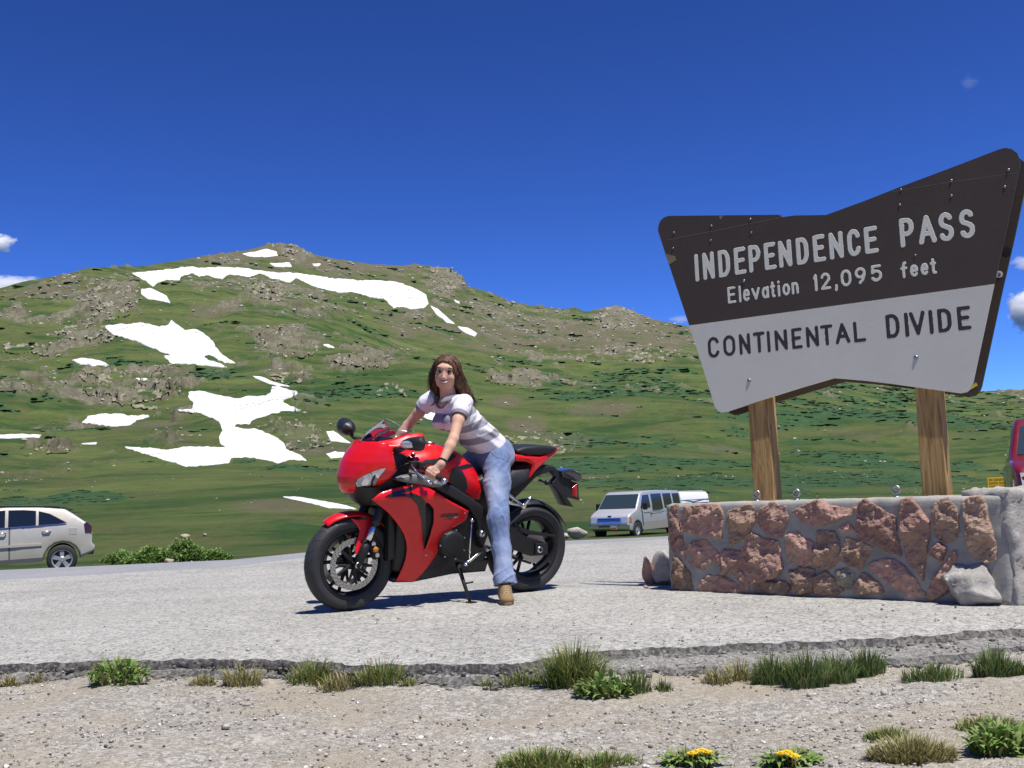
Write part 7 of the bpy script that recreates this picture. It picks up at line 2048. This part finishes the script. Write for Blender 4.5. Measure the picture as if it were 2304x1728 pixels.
# ------------------------------------------------------------------ shoes
M_SHOE = plain('brown_suede', (.24, .155, .075), .9, var=.25, scale=45, bump=.3, bscale=220); M_SOLE = plain('gum_sole', (.20, .14, .08), .8); M_LACE = plain('tan_lace', (.42, .33, .22), .9)
def shoe(ank_b, toe_w, nm):
    a = to_local(ank_b) + 0; a_w = a + PERS_O
    dr = A_([toe_w[0], toe_w[1], 0.]); dr /= np.linalg.norm(dr); sdv = np.cross(A_([0, 0, 1.]), dr)
    R_ = np.array([sdv, dr, A_([0, 0, 1.])])
    g0 = A_([a_w[0], a_w[1], 0.])
    fx = Field(g0 + A_([-.2, -.25, -.01]), g0 + A_([.2, .25, .2]), .0042)
    P = lambda s_, f_, u_: g0 + sdv * s_ + dr * f_ + A_([0, 0, u_])
    fx.ell(P(0, -.035, .045), (.036, .048, .045), R_, .02); fx.ell(P(0, .06, .040), (.043, .075, .036), R_, .03); fx.ell(P(0, .125, .032), (.044, .048, .030), R_, .02)
    fx.chain([P(0, .0, .06), P(0, -.01, .115)], [.042, .040], .03); fx.cone(P(0, .045, .065), P(0, .01, .10), .034, .036, .02)
    fx.clip(P(0, 0, .016), A_([0, 0, -1.])); fx.clip(P(0, 0, .125), A_([0, -.3, 1.]))
    V, F__ = fx.mesh(); so_ = mesh('shoe', V - PERS_O, F__, M_SHOE, rider, True)
    # sole
    ol = []
    for t_ in np.linspace(0, 2 * pi, 33)[:-1]:
        f_ = .045 + .128 * cos(t_); wv_ = (.047 if f_ > .03 else .040) * (1 if abs(cos(t_)) < .9 else 1)
        ol.append((wv_ * sin(t_) * (abs(sin(t_)) ** -.25 if abs(sin(t_)) > .05 else 1), f_))
    b = MB(); b.prism(ol, lambda s_, f_: Vector(P(s_, f_, .002) - PERS_O), lambda s_, f_: Vector(P(s_, f_, .020) - PERS_O)); b.build('sole', M_SOLE, so_, bevel=.004)
    for i, f_ in enumerate((.030, .048, .066, .084)):
        zt_ = .112 - .40 * (f_ - .03) ** 1 - .005 * i
        for s0 in (-1, 1):
            b = MB(); b.tube([tuple(P(s0 * .026, f_, zt_ - .014) - PERS_O), tuple(P(0, f_ + .006, zt_ + .004) - PERS_O), tuple(P(-s0 * .026, f_ + .012, zt_ - .016) - PERS_O)], .0028, 6); b.build('lace', M_LACE, so_, True)
    return so_
shoe(ankL + A_([.012, .012, 0]), (.10, -1), 'shoe'); 
_sr = shoe(ankR, (-.82, -.57), 'shoe')
_dz = float(to_local(ankR)[2]) - .085
_sr.location.z += _dz      # right foot rests on the peg
# ------------------------------------------------------------------ hair
hf = Field((.45, -.25, 1.22), (.92, .30, 1.66), .0042)
hf.ell(hp(0, -.016, .040), (.082, .094, .087), HR, .02)
hf.ell(hp(.050, -.02, .010), (.038, .070, .080), HR, .03); hf.ell(hp(-.047, -.026, .005), (.032, .062, .080), HR, .03)
# side falls: her left (photo right) long and full, her right narrower
hf.chain([hp(.060, .0, .050), hp(.080, .0, -.01), hp(.096, -.012, -.065), hp(.122, -.040, -.120), hp(.150, -.060, -.165), hp(.172, -.068, -.195)], [.030, .032, .036, .037, .030, .012], .03)
hf.chain([hp(.03, -.075, .02), hp(.06, -.085, -.07), hp(.095, -.090, -.14), hp(.135, -.09, -.19)], [.055, .058, .046, .022], .04)
hf.chain([hp(-.058, -.010, .045), hp(-.074, -.008, -.03), hp(-.074, -.010, -.085), hp(-.058, -.005, -.125)], [.024, .021, .022, .012], .03)
hf.chain([hp(-.03, -.08, .0), hp(-.04, -.08, -.09), hp(-.03, -.07, -.14)], [.06, .055, .03], .04)
# clear the face
hf.ell(hp(-.006, .075, -.030), (.058, .060, .086), HR, .008, 'sub')
hf.ell(hp(-.010, .092, .036), (.050, .046, .050), HR, .010, 'sub')
hf.chain([nek + A_([.03, 0, -.04]), hp(-.005, .02, -.10)], [.050, .046], .01, 'sub')
def hairw(P):
    s_, f_, u_ = headc(P)
    an = np.arctan2(s_, -f_ + .02)
    q = np.stack([an * 9 + 1.2 * np.sin(u_ * 22), u_ * 5, np.hypot(s_, f_) * 12], -1)
    return .0050 * noise3(q, 1.6, 41) + .0026 * noise3(q, 4.2, 43)
hf.warp(hairw)
k = NT('brown_hair'); co = k.coord()
f1 = k.noise(k.coord('Object', (1, 1, .18)), 60, 5, .75); f2 = k.noise(co, 14, 4)
c = k.ramp(f1, [(.3, (.018, .009, .005)), (.5, (.066, .032, .017)), (.68, (.20, .105, .055))])
c = k.mix(k.ramp(f2, [(.5, 0), (.75, .5)]), c, (.16, .085, .045))
k.l(c, k.b.inputs['Base Color']); k.b.inputs['Roughness'].default_value = .55; k.b.inputs['Specular IOR Level'].default_value = .25
k.bump(f1, .6, .004)
M_HAIR = k.m
hair = emit('hair', hf, M_HAIR, None, None, 1)
# strands lying over the hair mass, with loose ends
rs = np.random.RandomState(77)
hb = MB()
for i in range(460):
    t0 = rs.rand(); lf = rs.rand() < .66
    if lf:
        G = [hp(.012, .030, .108), hp(.062, .042, .078), hp(.098, .030, .0), hp(.118, .005, -.075), hp(.152, -.035, -.150), hp(.190, -.06, -.215)]
        G2 = [hp(.0, -.05, .112), hp(.055, -.085, .085), hp(.085, -.12, -.02), hp(.12, -.14, -.10), hp(.16, -.13, -.17), hp(.19, -.12, -.22)]
    else:
        G = [hp(-.004, .030, .106), hp(-.064, .030, .075), hp(-.090, .018, .0), hp(-.096, .008, -.07), hp(-.078, .010, -.12), hp(-.060, .012, -.145)]
        G2 = [hp(-.005, -.05, .112), hp(-.06, -.085, .08), hp(-.085, -.08, -.02), hp(-.09, -.07, -.09), hp(-.07, -.05, -.14), hp(-.05, -.04, -.16)]
    w_ = rs.rand() ** 1.3; jit = rs.normal(size=3) * .005; nl = 3.2 + 1.8 * rs.rand()
    P_ = []
    ph = rs.rand() * 6
    for s_ in np.linspace(0, 1, 11):
        x_ = s_ * min(nl, 5); i0 = min(int(x_), 4); fr_ = x_ - i0
        a_ = G[i0] * (1 - fr_) + G[i0 + 1] * fr_; b_ = G2[i0] * (1 - fr_) + G2[i0 + 1] * fr_
        p = a_ * (1 - w_) + b_ * w_ + jit * (.25 + 2.4 * s_) + HS * .004 * s_ * sin(5 * s_ + ph) - (0.004 * HF)
        if not lf or True:
            q = p - hc; 
        P_.append(tuple(to_local(p)))
    hb.tube(P_, [.0016] * 2 + [.0019] * 6 + [.0015, .001, .0005], 4)
tag(hb.build('hair_strands', M_HAIR, hair, True), kind='stuff')
# ================================================================== PLANTS AND SMALL STONES
def leaf_mat(name, a, b, c_, trans=.25):
    k = NT(name); co = k.coord()
    oi = k.attr('tone')
    x = k.mix(k.ramp(k.noise(co, 9, 4), [(.35, 0), (.65, 1)]), a, b)
    x = k.mix(oi, x, c_)
    k.l(x, k.b.inputs['Base Color']); k.b.inputs['Roughness'].default_value = .6; k.b.inputs['Specular IOR Level'].default_value = .3
    tl_ = k.n('BsdfTranslucent'); k.l(x, tl_.inputs[0])
    mx_ = k.n('MixShader'); mx_.inputs[0].default_value = trans
    k.l(k.b.outputs[0], mx_.inputs[1]); k.l(tl_.outputs[0], mx_.inputs[2]); k.l(mx_.outputs[0], k.t.nodes['Material Output'].inputs['Surface'])
    return k.m
M_G1 = leaf_mat('green_grass', (.095, .17, .032), (.17, .26, .055), (.36, .31, .13))
M_G2 = leaf_mat('dry_grass', (.19, .20, .06), (.28, .27, .09), (.46, .38, .21))
M_G3 = leaf_mat('bluish_grass', (.075, .15, .042), (.135, .225, .065), (.25, .25, .10))
M_LF = leaf_mat('weed_leaf', (.11, .21, .035), (.19, .31, .07), (.28, .33, .12))
M_WIL = leaf_mat('willow_leaf', (.075, .17, .03), (.15, .28, .055), (.27, .35, .11))
M_FLOW = plain('yellow_petal', (.75, .50, .02), .6)
def blades(rs_, W, Dp, Ht, n, lean=.5, width=.0035, flat=0):
    V, F_, T = [], [], []
    for i in range(n):
        a = rs_.rand() * 2 * pi; q = rs_.rand() ** .6
        x, y = W / 2 * q * cos(a), Dp / 2 * q * sin(a)
        h = Ht * (.45 + .75 * rs_.rand()) * (1 - .45 * q ** 2)
        az = a + rs_.normal() * .9; ln = lean * (.3 + .9 * rs_.rand()) * (.4 + .8 * q)
        d = A_([cos(az), sin(az), 0]); sdv = A_([-sin(az), cos(az), 0]); w = width * (.6 + .8 * rs_.rand()); tone = rs_.rand() ** 2.2
        if rs_.rand() < .12: tone = 1
        b0 = len(V)
        for s_, wf in ((0, 1.), (.4, .95), (.75, .65), (1., .05)):
            p = A_([x, y, 0]) + d * (ln * h * s_ ** 2) + A_([0, 0, h * s_ * (1 - .35 * ln * s_)])
            V += [p - sdv * w * wf, p + sdv * w * wf]; T += [tone, tone]
        F_ += [(b0, b0 + 1, b0 + 3, b0 + 2), (b0 + 2, b0 + 3, b0 + 5, b0 + 4), (b0 + 4, b0 + 5, b0 + 7, b0 + 6)]
    return V, F_, T
def leaves(rs_, W, Dp, Ht, n, L=.05, wd=.012, up=.6):
    V, F_, T = [], [], []
    for i in range(n):
        a = rs_.rand() * 2 * pi; q = rs_.rand() ** .55
        o = A_([W / 2 * q * cos(a), Dp / 2 * q * sin(a), Ht * rs_.rand() * (1 - .6 * q * q)])
        az = a + rs_.normal() * 1.3; el = up * (.2 + rs_.rand())
        d = A_([cos(az) * cos(el), sin(az) * cos(el), sin(el)]); sdv = np.cross(d, A_([0, 0, 1.])); sdv /= np.linalg.norm(sdv) + 1e-9
        nrm = np.cross(sdv, d); l = L * (.6 + .8 * rs_.rand()); w = wd * (.7 + .6 * rs_.rand()); tone = rs_.rand() ** 2
        b0 = len(V)
        for s_, wf, dr in ((0, .15, 0), (.35, 1, .06), (.7, .8, -.02), (1, .05, -.22)):
            p = o + d * l * s_ + A_([0, 0, dr * l])
            V += [p - sdv * w * wf + nrm * w * .25 * wf, p + sdv * w * wf + nrm * w * .25 * wf]; T += [tone, tone]
        F_ += [(b0, b0 + 1, b0 + 3, b0 + 2), (b0 + 2, b0 + 3, b0 + 5, b0 + 4), (b0 + 4, b0 + 5, b0 + 7, b0 + 6)]
    return V, F_, T
def plant(name, loc, parts, lab, cat, group):
    """parts: list of (part name, V, F, T, material); one part -> one mesh, several -> an empty with parts"""
    o = empty(name, loc) if len(parts) > 1 else None
    for nm, V, F_, T, mt in parts:
        m_ = mesh(nm if o else name, V, np.array(F_), mt, o)
        if T is not None: set_attr(m_, 'tone', A_(T))
        if not o: m_.location = loc; o2 = m_
    return tag(o or o2, lab, cat, group)
def pa(x, y): return x / 1.92, 1400 + y / 1.92
def pb(x, y): return 1152 + x / 1.92, 1380 + y / 1.92
def gplace(px, py):
    """where the ray meets the gravel or the broken edge"""
    p = ground(px, py, -.085)
    for _ in range(4): p = ground(px, py, gz(p[0], p[1]) if p[1] < np.interp(p[0], lip[:, 0], lip[:, 1] - step_w) else -.06)
    return p
rs = np.random.RandomState(21)
TU = [('a', 40, 285, 75, 55, 'd', 90, 'short dry grass tuft at the left edge of the paving'), ('a', 160, 262, 85, 50, 'd', 90, 'thin dry grass wisp second from the left edge'),
      ('a', 500, 268, 215, 120, 'w', 150, 'green broad-leaved weed clump left along the paving edge'), ('a', 868, 272, 105, 50, 'd', 120, 'low yellowish grass tuft between the weed clump and the tall wispy tuft'),
      ('a', 1040, 275, 150, 105, 'd', 150, 'wispy grass tuft with two tall blades below the front wheel'), ('a', 1350, 262, 190, 115, 'm', 260, 'left clump of the long grass row below the motorcycle'),
      ('a', 1505, 262, 190, 85, 'd', 240, 'dry pinkish middle of the long grass row below the motorcycle'), ('a', 1655, 255, 185, 110, 'm', 240, 'right clump of the long grass row below the motorcycle'),
      ('a', 1768, 278, 66, 45, 'm', 70, 'tiny green sprig just right of the long grass row'), ('a', 2115, 250, 95, 45, 'm', 110, 'small green tuft left of the tall grass mound'),
      ('b', 40, 262, 150, 70, 'm', 160, 'loose low grass just left of the tall grass mound'), ('b', 270, 320, 235, 185, 'm', 620, 'tallest yellow-green grass mound under the rear wheel'),
      ('b', 400, 360, 220, 95, 'w', 170, 'pale green leafy weed spilling from the tall grass mound'), ('b', 540, 345, 120, 110, 'g', 120, 'dark spiky grass right of the leafy weed'),
      ('b', 655, 340, 70, 60, 'g', 70, 'small dark sprig on the bare bank below the wall'), ('b', 885, 305, 110, 80, 'd', 110, 'dry spiky tuft starting the green grass row'),
      ('b', 985, 290, 100, 95, 'd', 90, 'sparse brown grass stalks left of the green grass row'), ('b', 1140, 305, 180, 120, 'g', 300, 'leftmost tuft of the green grass row below the wall'),
      ('b', 1285, 320, 160, 150, 'g', 340, 'widest tuft in the green grass row below the wall'), ('b', 1405, 300, 150, 120, 'g', 280, 'third tuft of the green grass row below the wall'),
      ('b', 1540, 275, 140, 125, 'g', 300, 'rightmost tuft of the green grass row below the wall'), ('b', 1830, 292, 230, 75, 'g', 260, 'low spreading grass right of the green grass row'),
      ('b', 2090, 275, 150, 120, 'g', 300, 'upright dark grass tuft near the right edge'), ('b', 2195, 270, 80, 80, 'g', 130, 'grass tuft cut by the right edge on the bank'),
      ('b', 120, 668, 330, 80, 'm', 420, 'grass patch at the bottom edge left of the flowers'), ('b', 400, 668, 290, 60, 'm', 300, 'thin grass patch at the bottom edge under the tall mound'),
      ('b', 1640, 545, 200, 50, 'm', 260, 'low pale grass mat on the gravel at lower right'), ('b', 1745, 640, 330, 100, 'd', 700, 'brownish mossy grass cushion at lower right'),
      ('b', 2080, 505, 270, 60, 'm', 300, 'flat grass strip at the right edge above the leafy weed'), ('b', 2130, 610, 220, 130, 'w', 230, 'dark leafy weed in the lower right corner')]
for zn, x, y, w, h, kd, n, lab in TU:
    px, py = (pa if zn == 'a' else pb)(x, y)
    p = gplace(px, py); D_ = p[1] * 1.0; mpx = D_ / 2300 / 1.92
    W_, H_ = w * mpx * 1.12, h * mpx * 1.12
    p[1] = min(p[1], float(np.interp(p[0], lip[:, 0], lip[:, 1] - step_w)) - .03 - W_ * .12)
    p = A_([p[0], p[1] + W_ * .12, gz(p[0], p[1]) if p[1] < np.interp(p[0], lip[:, 0], lip[:, 1] - step_w) else -.06])
    if kd == 'w':
        V, F_, T = leaves(rs, W_, W_ * .7, H_ * .7, int(n * 1.6), .046, .0075, 1.1); V2, F2, T2 = blades(rs, W_ * 1.0, W_ * .7, H_, n, .8, .0024)
        plant('weed', tuple(p - A_([0, 0, .004])), [('leaves', V, F_, T, M_LF), ('blades', V2, F2, T2, M_G1)], lab, 'weed', 'weeds along the broken paving edge')
    else:
        V, F_, T = blades(rs, W_, W_ * .55, H_, int(n * 1.5), .75 if kd != 'g' else .5, .0022)
        plant('grass_tuft', tuple(p - A_([0, 0, .004])), [('blades', V, F_, T, {'d': M_G2, 'm': M_G1, 'g': M_G3}[kd])], lab, 'grass tuft', 'grass tufts along the broken paving edge')
for x, y, w, fl, lab in ((770, 650, 240, ((780, 612), (822, 598), (845, 606), (800, 604)), 'left clump with yellow flowers at the bottom edge'), (1205, 650, 210, ((1165, 612), (1190, 606), (1225, 626), (1210, 618)), 'right clump with yellow flowers at the bottom edge')):
    p = gplace(*pb(x, y)); mpx = p[1] / 2300 / 1.92; W_ = w * mpx
    V, F_, T = leaves(rs, W_, W_ * .5, .02, 130, .045, .008, .5); V2, F2, T2 = blades(rs, W_ * .95, W_ * .5, .05, 200, .8, .002)
    o = plant('flower_clump', tuple(p), [('leaves', V, F_, T, M_LF), ('blades', V2, F2, T2, M_G1)], lab, 'flowers', 'yellow flower clumps at the bottom edge')
    for fx, fy in fl:
        q = ground(*pb(fx, fy), float(p[2]) + .035) - p
        b = MB()
        for i in range(12):
            a = 2 * pi * i / 12
            b.add([(q[0], q[1], .036), (q[0] + .014 * cos(a - .2), q[1] + .014 * sin(a - .2), .042), (q[0] + .017 * cos(a), q[1] + .017 * sin(a), .040), (q[0] + .014 * cos(a + .2), q[1] + .014 * sin(a + .2), .042)], [(0, 1, 2, 3)])
        b.lathe([(0, .046), (.006, .044), (.007, .036)], (q[0], q[1], 0), (0, 0, 1), 8)
        b.tube([(q[0] * .9, q[1] * .9, 0), (q[0], q[1], .038)], .0015, 5)
        b.build('flower', M_FLOW, o)
for x, y, w, h, n, lab in ((1315, 838, 120, 75, 90, 'small grass tuft at the foot of the wall under the grey stone'), (1500, 842, 150, 95, 150, 'larger grass tuft at the foot of the wall under the curved stone'), (850, 826, 40, 25, 30, 'tiny grass sprig at the foot of the wall left half')):
    p = ground(1400 + x / 2.447, 1000 + y / 2.447); mpx = p[1] / 2300 / 2.447
    V, F_, T = blades(rs, w * mpx, w * mpx * .4, h * mpx, n, .5, .0018)
    plant('grass_tuft', tuple(p), [('blades', V, F_, T, M_G3)], lab, 'grass tuft', 'grass tufts at the foot of the wall')
# willow bushes beside the SUV
def z5p(x, y, D_): r = ray(x / 4.254, 1060 + y / 4.254); return CAM_O + r * D_ / r[1]
for x, y0, y1, w, D_, lab in ((1200, 905, 770, 520, 22., 'low willow bush nearest the SUV'), (1480, 900, 720, 420, 22.3, 'middle willow bush behind the tan roadside rock'), (1760, 895, 660, 420, 22.6, 'tallest willow bush of the three by the road'), (2040, 885, 745, 300, 22.9, 'rightmost low willow bush by the road')):
    bt, tp_ = z5p(x, y0, D_), z5p(x, y1, D_)
    z0 = min(float(lot_h(bt[0], D_)), bt[2]); H_ = tp_[2] - z0; W_ = w / 4.254 * D_ / 2300
    V, F_, T = [], [], []
    nl = 1500
    for c in range(26):      # clumps of leaves
        a = rs.rand() * 2 * pi; q = sqrt(rs.rand()); cx_, cy_ = W_ / 2 * q * cos(a), W_ * .4 * q * sin(a); cz_ = H_ * (.30 + .55 * (1 - q * q)) * (.6 + .5 * rs.rand())
        v_, f_, t_ = leaves(rs, W_ * .30, W_ * .30, H_ * .38, 75, .085, .020, .9)
        o_ = len(V); V += [A_(p) + A_([cx_, cy_, cz_ - H_ * .12]) for p in v_]; F_ += [tuple(i + o_ for i in f) for f in f_]; T += list(np.clip(A_(t_) * .7 + .25 * rs.rand(), 0, 1))
    sb = MB()
    for i in range(14):
        a = rs.rand() * 2 * pi; r_ = W_ * .4 * rs.rand()
        sb.tube([(r_ * .3 * cos(a), r_ * .3 * sin(a), -.05), (r_ * cos(a), r_ * sin(a), H_ * .7)], [.014, .005], 5)
    root = empty('willow_bush', (float(bt[0]), D_, z0)); tag(root, lab, 'bush', 'willow bushes by the road')
    m_ = mesh('crown', V, np.array(F_), M_WIL, root); set_attr(m_, 'tone', A_(T))
    sb.build('stems', plain('willow_stem', (.10, .07, .045), .9), root)
M_TAN = rock_mat('tan_rock', (.30, .24, .16), (.48, .41, .30), (.36, .26, .16), 6, .6, .03)
def zrock(x, y, w, D_, fn, dims, seed, mat, lab):
    p = fn(x, y, D_); s_ = w * D_ / 2300
    boulder('boulder', (float(p[0]), D_, float(p[2])), (s_, s_ * .8, s_ * dims), seed, mat, lab, 'rock', ICO2, ICO2F, 9, seed * .7, .08)
zrock(1620, 895, 115 / 4.254, 21.0, z5p, .55, 51, M_TAN, 'tan rock at the roadside in front of the willow bushes')
zrock(1835, 880, 40 / 4.254, 21.2, z5p, .6, 52, M_PALE, 'small white stone right of the tan roadside rock')
zrock(1770, 650, 95 / 4.254, 26.0, z5p, .6, 53, M_TAN, 'rounded rock showing above the tallest willow bush')
zrock(1955, 625, 45 / 4.254, 40.0, z5p, .7, 54, M_PALE, 'small pale rock up the meadow behind the bushes')
def z6p(x, y, D_): r = ray(1280 + x / 6.144, 1060 + y / 6.144); return CAM_O + r * D_ / r[1]
zrock(120, 935, 330 / 6.144, 36., z6p, .62, 55, M_PALE, 'lichen covered boulder left of the van front')
zrock(-60, 945, 190 / 6.144, 36.6, z6p, .5, 56, M_PALE, 'smaller boulder half hidden behind the rear tyre')
# ------------------------------------------------------------------ small clouds low over the ridge
SC.cycles.volume_bounces = 10
SC.cycles.max_bounces = 12
SC.cycles.volume_step_rate = 1.0
SC.cycles.volume_max_steps = 256
def cloud(x, y, w, h, lab, seed, dens=.06, D_=5000.):
    r = ray(x * D2F, y * D2F); p = CAM_O + r * D_ / r[1]
    sx_, sz_ = w * D2F * D_ / 2300 / 2, h * D2F * D_ / 2300 / 2
    o = mesh('cloud', ICO2 * 1.0, ICO2F, None, None)
    o.location = tuple(p); o.scale = (sx_, sx_ * .8, sz_)
    k = NT('cloud_vapour'); k.t.nodes.remove(k.b)
    pv = k.n('VolumePrincipled'); pv.inputs['Color'].default_value = (1, 1, 1, 1); pv.inputs['Anisotropy'].default_value = .2
    co = k.coord('Object'); ln = k.n('VectorMath', operation='LENGTH'); k.l(co, ln.inputs[0])
    mp = k.n('Mapping'); mp.inputs['Location'].default_value = (seed * 3.1, seed * 1.7, 0); k.l(co, mp.inputs['Vector'])
    nn_ = k.noise(mp.outputs[0], 1.6, 6, .62)
    f = k.math('SUBTRACT', k.math('ADD', k.math('MULTIPLY', nn_, 1.9), -.28), k.math('MULTIPLY', ln.outputs['Value'], .95))
    d = k.math('MULTIPLY', k.ramp(f, [(.0, 0), (.35, 1)]), dens)
    k.l(d, pv.inputs['Density']); k.l(pv.outputs[0], k.t.nodes['Material Output'].inputs['Volume'])
    o.data.materials.append(k.m)
    return tag(o, lab, 'cloud', 'small clouds low in the sky')
cloud(2, 524, 78, 52, 'small white cloud at the left edge above the hill', 1, .09)
cloud(30, 618, 190, 52, 'flat white cloud resting on the ridge at the left edge', 2, .03)
cloud(2222, 668, 120, 120, 'puffy white cloud right of the sign', 3, .10)
cloud(2212, 568, 70, 44, 'thin cloud wisp above the puffy cloud right of the sign', 4, .02)
cloud(1468, 690, 60, 26, 'faint cloud just over the ridge left of the sign', 5, .012)
cloud(2095, 178, 60, 44, 'faint high wisp at the upper right', 6, .0016)
